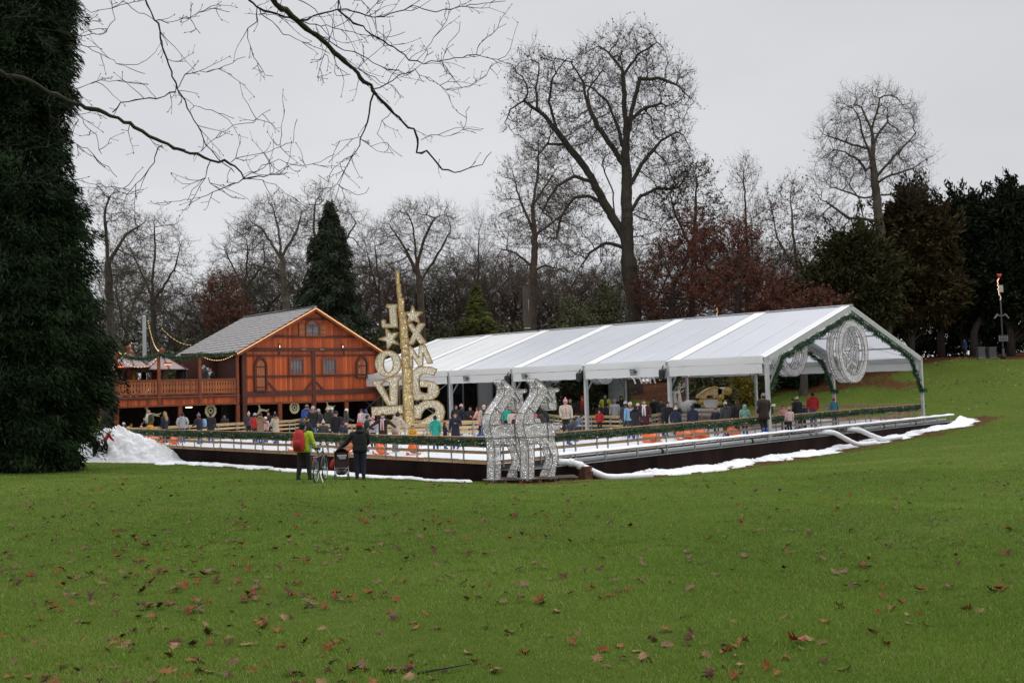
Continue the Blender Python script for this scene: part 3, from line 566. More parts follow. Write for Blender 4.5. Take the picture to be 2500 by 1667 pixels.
def garland(name,pts,lab,parent=None,r=.13,dens=420,size=.11,seed=1,group=None,bulbs=0,bulbm=None):
    v,f,a,c=garland_pts(pts,r,dens,size,seed)
    # fat core so that the garland stays opaque
    g=np.random.default_rng(seed+1); o0=np.array(pts[0],float)
    mb=MB(); mb.tube([np.array(p)-o0 for p in pts],[r*.5*(.8+.4*random.random()) for _ in pts],6)
    o=mb.build(name,GARM,parent); o.location=[float(q) for q in o0]
    n_=mk('needles',v-o0,f,GARM,o,attr=a)
    if bulbs:
        mb=MB()
        for i in range(bulbs):
            p=c[g.integers(len(c))]+g.normal(size=3)*r*.8+V(0,0,-.05); mb.sphere(p-o0,.011,5,4)
        mb.build('fairy_lights',bulbm or BULBW,o)
    if lab: tag(o,lab,'garland',group)
    return o
BULBW=mat('bulb_cool',(1,1,1),.4,emis=(1,.97,.92),es=1.6)
def sagline(p,q,n,wob,seed):
    g=random.Random(seed); p=np.array(p);q=np.array(q); out=[]
    for i in range(n+1):
        t=i/n; x=p+(q-p)*t; out.append(x+V(0,0,-wob*abs(math.sin(t*n*.55))+g.uniform(-.01,.01)))
    return out
garland('fence_garland',sagline(rk(-.09,.2,ZI+.87),rk(-.09,33,ZI+.87),46,.05,1),'green fir garland hanging under the top rail left of the silver reindeer',r=.135,seed=1,bulbs=60,dens=520)
garland('fence_garland',sagline(rk(.2,-.09,ZI+.87),rk(38.7,-.09,ZI+.87),52,.05,2),'green fir garland hanging under the top rail right of the silver reindeer',r=.135,seed=2,bulbs=70,dens=520)
# snowy bench plank along the right side and its brackets
o=empty('snowy_handrail',rk(0,-1.1,ZI),'long plank rail thick with white snow beside the right hand walkway','rail'); c=rk(0,-1.1,ZI)
mb=MB(); mb.bar(rk(2.0,-1.0,ZI+.20)-c,rk(40.8,-1.0,ZI+.20)-c,.32,.04); mb.build('plank',STEEL,o)
g=np.random.default_rng(5); n=220; t=np.linspace(2.0,40.8,n); mb=MB(); vs=[];fs=[]
for i,a in enumerate(t):
    h=.05+.02*g.random()+.015*math.sin(a*3); w=.17+.015*g.random()
    for (bb,zz) in ((-w,0),(-w*.85,h),(0,h*1.15),(w*.85,h),(w,0)): vs.append(rk(a,-1.0+bb,ZI+.222+zz)-c)
for i in range(n-1):
    for j in range(4): fs.append((i*5+j,i*5+j+1,(i+1)*5+j+1,(i+1)*5+j))
mb.add(vs,fs); mb.build('snow_layer',SNOW,o,smooth=True)
for i in range(19):
    a=2.9+i*2.07
    m2=MB(); m2.box(rk(a,-1.14,ZI+.0)-c,(.06,.06,.4),uR,uL); m2.build('bracket',STEEL,o)
# white pipe lying along the walkway
o=empty('coolant_pipe',rk(3,-.8,ZI-.1),'long white insulated pipe with black clamps lying along the walkway','pipe'); c=rk(3,-.8,ZI-.1)
mb=MB(); mb.tube([rk(3.0,-.75,ZI-.09)-c,rk(25,-.75,ZI-.09)-c],.095,10); mb.tube([rk(28,-.75,ZI-.09)-c,rk(40.3,-.75,ZI-.09)-c],.095,10); mb.build('pipe_run',PVC,o,smooth=True)
for a in (9.2,16.5,22.2,31,35.5):
    mb=MB(); mb.tube([rk(a-.07,-.75,ZI-.09)-c,rk(a+.07,-.75,ZI-.09)-c],.115,10); mb.build('clamp',BLACK,o)
def hose(pts,r,lab,joints=()):
    c=np.array(pts[0],float); P=[np.array(p,float)-c for p in pts]
    # Catmull-Rom smoothing
    Q=[]
    for i in range(len(P)-1):
        p0=P[max(i-1,0)];p1=P[i];p2=P[i+1];p3=P[min(i+2,len(P)-1)]
        for k in range(6):
            u=k/6; Q.append(.5*((2*p1)+(-p0+p2)*u+(2*p0-5*p1+4*p2-p3)*u*u+(-p0+3*p1-3*p2+p3)*u**3))
    Q.append(P[-1]); mb=MB(); mb.tube(Q,[r*(1+.05*math.sin(i*1.7)) for i in range(len(Q))],12); o=mb.build('drain_hose',PVC,smooth=True); o.location=[float(q) for q in c]
    tag(o,lab,'hose')
    for j in joints:
        q=Q[j]; d=Q[j+1]-Q[j-1]; d/=np.linalg.norm(d); mb=MB(); mb.tube([q-d*.08,q+d*.08],r*1.22,12); mb.build('joint_collar',PVC,o,smooth=True)
    return o
def gz(a,b): p=rk(a,b); return tzf(p[0],p[1])
hose([rk(2.2,-1.1,ZI-.02),rk(2.7,-1.45,ZI-.1),rk(3.15,-1.75,-1.6),rk(3.9,-2.05,-1.95),rk(4.9,-2.35,gz(4.9,-2.35)+.1),rk(6.2,-2.45,gz(6.2,-2.45)+.08)],.13,'thick white hose bending down to the lawn beside the brick stack',(5,9))
hose([rk(22.8,-.8,ZI-.05),rk(23.6,-1.35,ZI-.03),rk(24.4,-1.75,-1.7),rk(25.0,-2.1,gz(25,-2.1)+.16),rk(26.2,-2.5,gz(26.2,-2.5)+.12)],.13,'white hose arching over the plinth, left one of the pair',())
hose([rk(26.0,-.9,ZI+.0),rk(26.6,-1.35,ZI-.05),rk(27.3,-1.8,-1.65),rk(28.0,-2.15,gz(28,-2.15)+.15),rk(29.4,-2.5,gz(29.4,-2.5)+.12)],.13,'white hose with elbow joint arching over the plinth, right one of the pair',(6,))
# brick stack supporting the hose
BRK=mat('brick_red_brown',(.11,.042,.024),.9,nz=9,amt=.5,bump=.4); o_=rk(3.0,-1.72); z0=tzf(o_[0],o_[1])-.03; mb=MB()
for i in range(6):
    for j in range(2): 
        c_=rk(2.93+.22*j+random.uniform(-.012,.012),-1.75+random.uniform(-.015,.015),z0+.045+i*.092); mb.box(c_-V(o_[0],o_[1],z0),(.2,.34,.078),uR,uL)
q=mb.build('brick_stack',BRK); q.location=(o_[0],o_[1],z0); tag(q,'small stack of reddish bricks propping up the thick white hose','brick stack')
# snow berm on the right, patches on the left, big pile at far left
g=np.random.default_rng(9); n=420; vs=[];fs=[]; t=np.linspace(5.0,43.2,n)
for i,a in enumerate(t):
    w=.33+.16*math.sin(a*.7)+.12*math.sin(a*2.3+1)+.07*g.normal()+.25*sm(a,36,41); h=.17+.04*math.sin(a*1.9)+.02*g.normal()
    if a>42: h*=(43.25-a)/1.25; w*=(43.35-a)/1.25
    if a<6: h*=max(.15,(a-5)); w*=max(.2,a-5)
    b0_=-1.3 if a<40.5 else -1.3+(a-40.5)*.25
    for u,zz in ((0,1),(.35,1.05),(.7,.6),(1,.15),(1.3+.3*g.random(),-.02)):
        b_=b0_-u*w*1.6; p=rk(a,b_); vs.append((p[0],p[1],[a,b_,zz*h]))
zz=tz(np.array([v[0] for v in vs]),np.array([v[1] for v in vs])); vs=[(v[0],v[1],float(z_)+v[2][2]+.012*g.normal()+ (.0)) for v,z_ in zip(vs,zz)]
for i in range(n-1):
    for j in range(4): fs.append((i*5+j+1,i*5+j,(i+1)*5+j,(i+1)*5+j+1))
tag(mk('snow_bank',vs,fs,SNOW,smooth=True),'low bank of scraped snow at the foot of the right hand plinth','snow',kind='stuff')
def patches(lab,cs,seed):
    g=np.random.default_rng(seed); V_=[];F_=[]
    for (x,y,rx,ry,ang) in cs:
        k=26; ph=g.random(6)*6; c_,s_=math.cos(ang),math.sin(ang); b=len(V_); ring=[]
        V_.append((x,y,.09))
        for r_,h in ((.5,.08),(.85,.06),(1.,-.02)):
            for i in range(k):
                a=2*PI*i/k; w=1+.25*math.sin(2*a+ph[0])+.2*math.sin(3*a+ph[1])+.16*math.sin(5*a+ph[2])+.1*math.sin(9*a+ph[3]); u=rx*r_*w*math.cos(a); v=ry*r_*w*math.sin(a)
                V_.append((x+u*c_-v*s_,y+u*s_+v*c_,h+.01*g.normal() if h>0 else h))
        for i in range(k): F_.append((b,b+1+i,b+1+(i+1)%k))
        for q in range(2):
            for i in range(k): F_.append((b+1+q*k+i,b+1+(q+1)*k+i,b+1+(q+1)*k+(i+1)%k,b+1+q*k+(i+1)%k))
    zz=tz(np.array([v[0] for v in V_]),np.array([v[1] for v in V_])); V_=[(v[0],v[1],float(z_)+v[2]) for v,z_ in zip(V_,zz)]
    return tag(mk('snow_patches',V_,F_,SNOW,smooth=True),lab,'snow',kind='stuff')
cs=[]
for i in range(60):
    b_=g.uniform(3.5,27); a_=-.4-abs(g.normal())*.5
    if 5.8<b_<6.8: continue
    p=rk(a_,b_); cs.append((p[0],p[1],g.uniform(.4,1.2),g.uniform(.14,.36),TH+PI/2+g.normal()*.1))
for i in range(14):
    b_=g.uniform(5,16); p=rk(-1.1-abs(g.normal())*.25,b_); cs.append((p[0],p[1],g.uniform(.2,.6),g.uniform(.05,.14),TH+PI/2+g.normal()*.2))
for i in range(8):
    b_=g.uniform(.5,3); p=rk(-.5-abs(g.normal())*.3,b_); cs.append((p[0],p[1],g.uniform(.3,.6),g.uniform(.08,.16),TH+PI/2))
for i in range(9):
    p=rk(g.uniform(6,24),-2.35-abs(g.normal())*.12); cs.append((p[0],p[1],g.uniform(.3,.8),g.uniform(.05,.1),TH))
patches('thin broken patches of melting snow along the plinth',cs,3)
# pile
n1,n2=70,80; cx,cy=-21.9,54.6; vs=[];fs=[]; gg=np.random.default_rng(12)
ux,uy=V(1,0),V(0,1); sx=np.linspace(-2.75,4.3,n2); sy=np.linspace(-1.9,2.6,n1)
Xp,Yp=np.meshgrid(sx,sy); ridge=np.where(Xp<0,np.clip(1-(Xp/-2.6)**2*1.0,0,1)**.8,np.clip(1-Xp/4.1,0,1)**.95)
yy=np.where(Yp<0,1-np.abs(Yp/1.75)**1.3,1-np.abs(Yp/2.4)**1.6); H=1.85*ridge*np.clip(yy,0,1)
H+=(H>.02)*(.05*np.sin(Xp*7+np.sin(Yp*5)*2)+.05*np.sin(Yp*9+Xp*3)+.045*gg.normal(size=Xp.shape))*np.clip(H*2,0,1)
Z=tz(cx+Xp,cy+Yp)+H-.03
ii=np.arange(n1*n2).reshape(n1,n2)
tag(mk('snow_pile',np.stack([(cx+Xp).ravel(),(cy+Yp).ravel(),Z.ravel()],1),np.stack([ii[:-1,:-1],ii[:-1,1:],ii[1:,1:],ii[1:,:-1]],-1).reshape(-1,4),mat('snow_dirty',(.80,.81,.83),.85,nz=5,amt=.5,col2=(.58,.58,.59),bump=.6),smooth=True),'heap of dirty white scraped snow at the left end of the rink','snow pile')
# pallets under the reindeer
PAL=mat('pallet_red_brown',(.15,.055,.028),.85,nz=7,amt=.5)
def pallet(x,y,rz,lab):
    z=tzf(x,y); o=empty('wooden_pallet',(x,y,z),lab,'pallet','pallets under the reindeer',rz); d=MB(); s=MB(); r=MB()
    for i in range(7): d.box((0,-.48+i*.16,.135),(1.25,.1,.024))
    for i in (-.55,0,.55):
        r.box((i,0,.112),(.1,1.04,.02))
        for j in (-.45,0,.45): s.box((i,j,.062),(.13,.12,.078))
        s.box((i,0,.012),(.1,1.04,.022))
    d.build('deck_boards',mat('pallet_grey',(.09,.065,.05),.9,nz=8,amt=.4),o); r.build('stringers',PAL,o); s.build('blocks',PAL,o); return o
# ---------------- marquee tent ----------------
A0,B0,TWd,BAY,NB=18.9,-.35,18.94,6.03,6; HE,HR=3.99,6.95
FAB=mat('tent_fabric_white',(.82,.82,.80),.5,nz=.5,amt=.04); FAB2=mat('tent_roof_panel',(.82,.835,.87),.35,nz=.35,amt=.10,col2=(.74,.76,.82),spec=.6); FABW=mat('tent_strip_white',(.80,.80,.79),.5); SEAM=mat('tent_seam_grey',(.42,.43,.44),.6)
TC=rk(A0+TWd/2,B0,ZI); tent=empty('marquee_tent',TC,'long white marquee tent roof on aluminium posts over the rink','tent')
for M_,tf in ((FAB,.2),(FAB2,.34)):
    t=M_.node_tree; b=t.nodes['Principled BSDF']; out=[n for n in t.nodes if n.type=='OUTPUT_MATERIAL'][0]; tr=t.nodes.new('ShaderNodeBsdfTranslucent'); tr.inputs[0].default_value=(.86,.88,.93,1); ms=t.nodes.new('ShaderNodeMixShader'); ms.inputs[0].default_value=tf; t.links.new(b.outputs[0],ms.inputs[1]); t.links.new(tr.outputs[0],ms.inputs[2]); t.links.new(ms.outputs[0],out.inputs[0])
def tp(w,b,z): return rk(A0+w,B0+b,ZI+z)-TC
sl_=(HR-HE)/(TWd/2)
def roofpt(w,b): return tp(w,b,HE+(min(w,TWd-w))*sl_)
for s in (0,1):
    for k in range(NB):
        W_=lambda w:(w if s==0 else TWd-w); vs=[];fs=[]; nb_,nw=8,10
        for j in range(nw+1):
            for i in range(nb_+1):
                w=-.12+(TWd/2+.12)*j/nw; b=BAY*(k+.0+i/nb_); sag=.05*math.sin(PI*i/nb_)*math.sin(PI*min(1,j/nw+.1))
                p=tp(W_(w),b,HE+w*sl_+.03-sag); vs.append(p)
        for j in range(nw):
            for i in range(nb_): q=(j*(nb_+1)+i,j*(nb_+1)+i+1,(j+1)*(nb_+1)+i+1,(j+1)*(nb_+1)+i); fs.append(q)
        o=mk('roof_panel',[v for v in vs],fs,(FAB if k>=4 else FAB2),tent,smooth=True)
for s in (0,1):
    for k in range(NB+1):
        # fabric keder strip over each rafter (white band) with grey seam line
        mb=MB(); w0=(-.15 if s==0 else TWd+.15); a=tp(w0,BAY*k,HE-.15*sl_+.06); b=tp(TWd/2,BAY*k,HR+.06)
        mb.bar(a+uL*(-.27 if k else .2),b+uL*(-.27 if k else .2),.8 if k else .5,.03); mb.build('roof_strip',FABW,tent)
        mb=MB(); mb.bar(a+uL*.21+V(0,0,.005),b+uL*.21+V(0,0,.005),.045,.03); mb.build('roof_seam',SEAM,tent)
    for k in range(NB):
        for f in (.33,.66):
            m2=MB(); m2.bar(tp((-.1 if s==0 else TWd+.1),BAY*(k+f),HE+.035),tp(TWd/2,BAY*(k+f),HR+.005),.035,.012); m2.build('welded_seam',FAB,tent)
ridge=MB(); ridge.bar(tp(TWd/2,-.1,HR+.075),tp(TWd/2,BAY*NB+.1,HR+.075),.3,.03); ridge.build('ridge_cap',FAB,tent)
posts={}
for w in (0,TWd):
    for k in range(NB+1):
        mb=MB(); zb=-.25 if w==0 else -.35
        mb.box(tp(w,BAY*k,(HE+zb)/2),(.24,.14,HE-zb),uR,uL); mb.box(tp(w,BAY*k,zb+.02),(.42,.3,.04),uR,uL)
        for zz in (.5,1.2,1.9,2.6,3.3): mb.box(tp(w,BAY*k-.075,zz),(.03,.02,.06),uR,uL)
        mb.build('post',ALU,tent)
for k in range(NB+1):
    for s in (0,1):
        mb=MB(); w0=0 if s==0 else TWd
        mb.bar(tp(w0,BAY*k,HE-.12),tp(TWd/2,BAY*k,HR-.12),.14,.26,up=(0,0,1)); 
        for f in (.12,.4,.7,.95): c_=tp(w0+(TWd/2-w0)*f,BAY*k-.078,HE-.12+(HR-HE)*f); mb.box(c_,(.07,.02,.07),uR,uL)
        mb.build('rafter',ALU,tent)
        d=1 if s==0 else -1
        m2=MB(); m2.bar(tp(w0+d*.05,BAY*k,HE-1.55),tp(w0+d*1.5,BAY*k,HE+1.5*sl_-.25),.06,.08); m2.build('knee_brace',STEEL,tent)
    m2=MB(); m2.bar(tp(0,BAY*k,HE-.05),tp(TWd,BAY*k,HE-.05),.02,.02); m2.build('tie_cable',STEEL,tent) if k in(0,1) else None
for w in (0,TWd):
    for k in range(NB):
        m2=MB(); m2.bar(tp(w,BAY*k,HE-.1),tp(w,BAY*(k+1),HE-.1),.12,.2); m2.build('eave_beam',ALU,tent)
        # gutter roll and valance
        sgn=-1 if w==0 else 1
        m2=MB(); m2.bar(tp(w+sgn*.16,BAY*k+.1,HE-.10),tp(w+sgn*.16,BAY*(k+1)-.1,HE-.10),.06,.38); m2.build('eave_band',FAB,tent)
        vs=[];fs=[]; n_=14
        for i in range(n_+1):
            b_=BAY*k+.16+(BAY-.32)*i/n_; wv=.015*math.sin(i*1.9+k)
            vs+=[tp(w+sgn*(.20+wv),b_,HE-.31),tp(w+sgn*(.17+wv),b_,HE-.80+.012*math.sin(i*2.2))]
        for i in range(n_): fs.append((2*i,2*i+1,2*i+3,2*i+2))
        o=mk('valance',vs,fs,FAB,tent); sd=o.modifiers.new('solid','SOLIDIFY'); sd.thickness=.012
# purlins
for w in (TWd*.25,TWd*.75,TWd*.12,TWd*.88):
    m2=MB(); m2.bar(roofpt(w,0)-V(0,0,.1),roofpt(w,BAY*NB)-V(0,0,.1),.07,.1); m2.build('purlin',ALU,tent)
# cross cables under the roof in the first bay
m2=MB()
for w0,w1 in ((TWd,TWd*.55),(TWd*.55,TWd),(0,TWd*.45),(TWd*.45,0)): m2.tube([roofpt(w0,.1)-V(0,0,.15),roofpt(w1,BAY)-V(0,0,.15)],.012,5)
m2.build('wind_cables',STEEL,tent)
for k in (5,): # guy wires in the far bays
    m2=MB()
    for k in (4,5):
        m2.tube([tp(0,BAY*k,HE-.6),tp(0,BAY*(k+1),.2)],.015,5); m2.tube([tp(0,BAY*(k+1),HE-.6),tp(0,BAY*k,.2)],.015,5)
    m2.build('brace_wires',STEEL,tent)
# glazed walls: far gable and the far long side
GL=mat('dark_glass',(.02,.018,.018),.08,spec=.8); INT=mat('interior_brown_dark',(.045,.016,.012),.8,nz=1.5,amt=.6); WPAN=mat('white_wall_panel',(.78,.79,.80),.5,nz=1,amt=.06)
def glasswall(lab,p,q,n,nrm,white=(),door=()):
    p=np.array(p);q=np.array(q);c=p.copy(); o=empty('glass_wall',c,lab,'glass wall'); L_=np.linalg.norm(q-p); d=(q-p)/L_; hh=HE-.15
    for i in range(n+1):
        m2=MB(); m2.box(d*L_*i/n+V(0,0,hh/2),(.09,.12,hh),d,nrm); m2.build('mullion',ALU,o)
    m2=MB(); m2.bar(V(0,0,hh-.04),d*L_+V(0,0,hh-.04),.1,.08); m2.bar(V(0,0,.06),d*L_+V(0,0,.06),.1,.1); m2.build('frame_rail',ALU,o)
    for i in range(n):
        a=d*(L_*i/n+.05); b=d*(L_*(i+1)/n-.05); m2=MB()
        if i in white:
            m2.bar(a+V(0,0,hh/2),b+V(0,0,hh/2),.05,hh-.25); m2.build('white_panel',WPAN,o)
        elif i in door:
            m2.bar(a+V(0,0,hh-.75),b+V(0,0,hh-.75),.05,1.2); x=m2.build('white_panel',WPAN,o)
            f=MB(); 
            for t_ in (0,.5,1): f.bar(a+(b-a)*t_+V(0,0,.1)-nrm*.02,a+(b-a)*t_+V(0,0,2.4)-nrm*.02,.09,.09,up=d)
            f.bar(a+V(0,0,2.4)-nrm*.02,b+V(0,0,2.4)-nrm*.02,.09,.12); f.build('door_frame',WPAN,o); f=MB(); f.bar(a+V(0,0,1.2)+nrm*.02,b+V(0,0,1.2)+nrm*.02,.02,2.3); f.build('door_glass',GL,o)
        else:
            m2.bar(a+V(0,0,hh/2)+nrm*.03,b+V(0,0,hh/2)+nrm*.03,.015,hh-.25); m2.build('pane',GL,o)
    return o
glasswall('row of tall dark glass panes closing the far left gable of the tent',rk(A0,B0+BAY*NB+.0,ZI),rk(A0+TWd,B0+BAY*NB,ZI),11,uL,white=(8,),door=())
w2=glasswall('glazed back wall under the tent with white panels and doors',rk(A0+TWd,B0+BAY*4,ZI),rk(A0+TWd,B0+BAY*6,ZI),7,uR,white=(0,4),door=(2,5))
# wavy relief on the end white panels
mb=MB(); cw_=rk(A0+TWd,B0+BAY*4,ZI)
for r in range(6):
    for cc in (.35,1.15): 
        pts=[rk(A0+TWd-.05,B0+BAY*4+cc+.5*t/8,ZI+.7+r*.55+.06*math.sin(t/8*2*PI))-cw_ for t in range(9)]; mb.tube(pts,.018,5)
mb.build('wave_relief',mat('relief_grey',(.3,.31,.32),.5),w2)
# dark blocks added behind the glass so that it reads dark and warm
mb=MB(); c_=rk(A0+TWd/2,B0+BAY*NB+2.4,ZI); mb.box(V(0,0,1.85),(TWd-1,3.6,3.6),uR,uL); q=mb.build('glass_backdrop',INT); q.location=[float(x) for x in c_]
m2=MB(); m2.box(V(0,0,3.75),(TWd-.6,4.4,.16),uR,uL); m2.build('roof',mat('backdrop_top',(.07,.05,.045),.8),q); m2=MB()
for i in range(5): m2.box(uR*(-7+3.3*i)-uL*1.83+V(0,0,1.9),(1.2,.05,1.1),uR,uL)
m2.build('backdrop_panel',mat('backdrop_panel_brown',(.10,.045,.03),.7,nz=3,amt=.5),q); tag(q,'added dark hut behind the far glass panes','backdrop')
mb=MB(); c_=rk(A0+TWd+.9,B0+BAY*5.06,ZI); mb.box(V(0,0,1.7),(1.2,BAY*2-.9,3.3),uR,uL); q=mb.build('back_wall_backdrop',INT); q.location=[float(x) for x in c_]  # second, thinner dark block added behind the glazed back wall
m2=MB(); m2.box(V(0,0,3.45),(1.5,BAY*2-.6,.16),uR,uL); m2.build('roof',mat('backdrop_top',(.07,.05,.045),.8),q); tag(q,'added dark hut behind the glazed back wall','backdrop')
# garland around the first two frames
def gablegar(k,lab,seed,full=True):
    pts=[]
    def add(w,z): pts.append(rk(A0+w,B0+BAY*k-.02,ZI+z))
    if full: 
        for i in range(8): t=i/8; add(.22+1.3*t,2.45+(HE+1.3*sl_-.45-2.45)*t)
    for i in range(17): t=i/16; add(1.55+(TWd/2-1.55)*t,HE+(1.55+(TWd/2-1.55)*t)*sl_-.42-.1*abs(math.sin(i*.9)))
    for i in range(17): t=1-i/16; add(TWd-(1.55+(TWd/2-1.55)*t),HE+(1.55+(TWd/2-1.55)*t)*sl_-.42-.1*abs(math.sin(i*.9+1)))
    for i in range(9): t=i/8; add(TWd-1.5+1.3*t,HE+1.3*sl_-.5-(HE+1.3*sl_-.5-1.95)*t)
    garland('tent_garland',pts,lab,r=.15,seed=seed,bulbs=30,dens=480,size=.13)
gablegar(0,'green garland wound round the near tent gable',31); gablegar(1,'green garland on the second frame inside the tent',32)
for w in (TWd,):
    for k in (0,1): 
        c_=rk(A0+w-.02,B0+BAY*k-.1,ZI+1.95); pts=[c_+uR*.22*math.cos(i/8*2*PI)+uL*.15*math.sin(i/8*2*PI) for i in range(9)]; garland('garland_knot',pts,['round garland knot tied on the right hand gable post','round garland knot tied on the second right hand post'][k],r=.12,seed=40+k)
# speakers and floodlights on the eave
def dev(kind,b,lab,w=-.33):
    c=rk(A0+w,B0+b,ZI+HE-.62); o=empty(kind,c,lab,'speaker' if kind=='loudspeaker' else 'floodlight')
    if kind=='loudspeaker':
        m2=MB(); m2.lathe((0,0,-.32),[(.05,0),(.13,.03),(.17,.15),(.18,.42),(.15,.52),(.04,.55)],12); m2.build('cabinet',BLACK,o,smooth=True); m2=MB(); m2.bar((0,0,.2),uR*.2+V(0,0,.5),.04,.04); m2.build('bracket',BLACK,o)
    else:
        m2=MB()
        for i in range(4): m2.box(V(0,0,.25-.09*i)-uR*(.1-.02*i)+uL*.1,(.04,.42,.05),unit(uR-V(0,0,.6)),uL)
        m2.build('led_bars',mat('led_lamp_grey',(.12,.12,.12),.4),o); m2=MB(); m2.box((0,0,.12),(.16,.14,.18)); m2.bar((0,0,.1),uR*.25+V(0,0,.2),.04,.04); m2.build('housing',BLACK,o)
    return o
for k,lab in ((2,'black loudspeaker hung under the tent eave above the fence'),(1,'black loudspeaker hung under the tent eave above the white deer'),(3,'black loudspeaker hung under the tent eave behind the silver reindeer')): dev('loudspeaker',BAY*k+.25,lab)
dev('floodlight',BAY*1+2.1,'grey slatted floodlight on the tent eave between the loudspeakers'); dev('floodlight',BAY*2+4.6,'grey slatted floodlight on the tent eave above the silver reindeer'); dev('floodlight',BAY*3+4.0,'small floodlight on the tent eave right of the golden tower')
# ---------------- timber cabin ----------------
CL=V(-18.54,67.5,ZI); vR=V(.8,.6,0); vL=V(-.6,.8,0)
def wood(name,c1,c2,plank=5.5):
    if name in _M: return _M[name]
    M=bpy.data.materials.new(name); M.use_nodes=True; t=M.node_tree; L=t.links; b=t.nodes['Principled BSDF']; b.inputs['Roughness'].default_value=.6
    tc_=t.nodes.new('ShaderNodeTexCoord'); n1=t.nodes.new('ShaderNodeTexNoise'); mp_=t.nodes.new('ShaderNodeMapping'); mp_.inputs['Scale'].default_value=(1,1,.12); L.new(tc_.outputs['Object'],mp_.inputs[0]); L.new(mp_.outputs[0],n1.inputs['Vector']); n1.inputs['Scale'].default_value=9; n1.inputs['Detail'].default_value=7; n1.inputs['Roughness'].default_value=.7
    sx_=t.nodes.new('ShaderNodeVectorMath'); sx_.operation='DOT_PRODUCT'; sx_.inputs[1].default_value=tuple(vR); L.new(tc_.outputs['Object'],sx_.inputs[0])
    ml=t.nodes.new('ShaderNodeMath'); ml.operation='MULTIPLY'; ml.inputs[1].default_value=plank; L.new(sx_.outputs['Value'],ml.inputs[0])
    fl=t.nodes.new('ShaderNodeMath'); fl.operation='FLOOR'; L.new(ml.outputs[0],fl.inputs[0]); wn=t.nodes.new('ShaderNodeTexWhiteNoise'); wn.noise_dimensions='1D'; L.new(fl.outputs[0],wn.inputs['W'])
    fr=t.nodes.new('ShaderNodeMath'); fr.operation='FRACT'; L.new(ml.outputs[0],fr.inputs[0]); gp=t.nodes.new('ShaderNodeMath'); gp.operation='LESS_THAN'; gp.inputs[1].default_value=.07; L.new(fr.outputs[0],gp.inputs[0])
    ad=t.nodes.new('ShaderNodeMath'); ad.operation='MULTIPLY_ADD'; ad.inputs[1].default_value=.55; L.new(wn.outputs[0],ad.inputs[0]); m2=t.nodes.new('ShaderNodeMath'); m2.operation='MULTIPLY'; m2.inputs[1].default_value=.6; L.new(n1.outputs[0],m2.inputs[0]); L.new(m2.outputs[0],ad.inputs[2])
    rp=t.nodes.new('ShaderNodeValToRGB'); rp.color_ramp.elements[0].position=.2; rp.color_ramp.elements[1].position=.85; rp.color_ramp.elements[0].color=(*c1,1); rp.color_ramp.elements[1].color=(*c2,1); L.new(ad.outputs[0],rp.inputs[0])
    mx_=t.nodes.new('ShaderNodeMix'); mx_.data_type='RGBA'; L.new(gp.outputs[0],mx_.inputs[0]); L.new(rp.outputs[0],mx_.inputs[6]); mx_.inputs[7].default_value=(c1[0]*.45,c1[1]*.45,c1[2]*.45,1); L.new(mx_.outputs[2],b.inputs['Base Color'])
    _M[name]=M; return M
WD=wood('stained_cabin_boards',(.22,.033,.006),(.62,.115,.016)); WB=mat('cabin_beam_dark',(.085,.022,.012),.7,nz=6,amt=.4,stretch=(1,1,.3)); WM=mat('cabin_beam_mid',(.21,.05,.016),.7,nz=6,amt=.35); WDD=wood('stained_door_boards',(.22,.06,.02),(.46,.14,.045),7)
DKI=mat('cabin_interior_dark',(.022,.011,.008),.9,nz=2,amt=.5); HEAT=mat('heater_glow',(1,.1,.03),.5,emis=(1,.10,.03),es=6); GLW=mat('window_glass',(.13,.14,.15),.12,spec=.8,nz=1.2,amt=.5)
SHG=bpy.data.materials.new('shingle_grey'); SHG.use_nodes=True; t=SHG.node_tree; L=t.links; b=t.nodes['Principled BSDF']; b.inputs['Roughness'].default_value=.75
tcn=t.nodes.new('ShaderNodeTexCoord'); sp_=t.nodes.new('ShaderNodeSeparateXYZ'); L.new(tcn.outputs['Object'],sp_.inputs[0])
wv=t.nodes.new('ShaderNodeMath'); wv.operation='MULTIPLY'; wv.inputs[1].default_value=4.4; L.new(sp_.outputs['Z'],wv.inputs[0]); nn_=t.nodes.new('ShaderNodeTexNoise'); nn_.inputs['Scale'].default_value=1.4; L.new(tcn.outputs['Object'],nn_.inputs['Vector'])
ad=t.nodes.new('ShaderNodeMath'); ad.operation='MULTIPLY_ADD'; ad.inputs[1].default_value=.35; L.new(nn_.outputs[0],ad.inputs[0]); L.new(wv.outputs[0],ad.inputs[2]); fr=t.nodes.new('ShaderNodeMath'); fr.operation='FRACT'; L.new(ad.outputs[0],fr.inputs[0])
rp=t.nodes.new('ShaderNodeValToRGB'); e=rp.color_ramp.elements; e[0].position=0; e[0].color=(.045,.04,.04,1); e[1].position=.3; e[1].color=(.36,.345,.335,1); x=e.new(.22); x.color=(.06,.055,.052,1); x=e.new(1.); x.color=(.21,.20,.195,1)
L.new(fr.outputs[0],rp.inputs[0]); n2_=t.nodes.new('ShaderNodeTexNoise'); n2_.inputs['Scale'].default_value=5; n2_.inputs['Detail'].default_value=8; L.new(tcn.outputs['Object'],n2_.inputs['Vector']); mx_=t.nodes.new('ShaderNodeMix'); mx_.data_type='RGBA'; mx_.blend_type='OVERLAY'; mx_.inputs[0].default_value=.7; L.new(rp.outputs[0],mx_.inputs[6]); L.new(n2_.outputs[0],mx_.inputs[7]); L.new(mx_.outputs[2],b.inputs['Base Color'])
cab=empty('timber_cabin',CL,'reddish brown two storey timber cabin with grey shingle roof and lit gable','cabin')
def cp(w,z,d=0): return vR*w+vL*d+V(0,0,z)
FW=10.6; DP=12.6
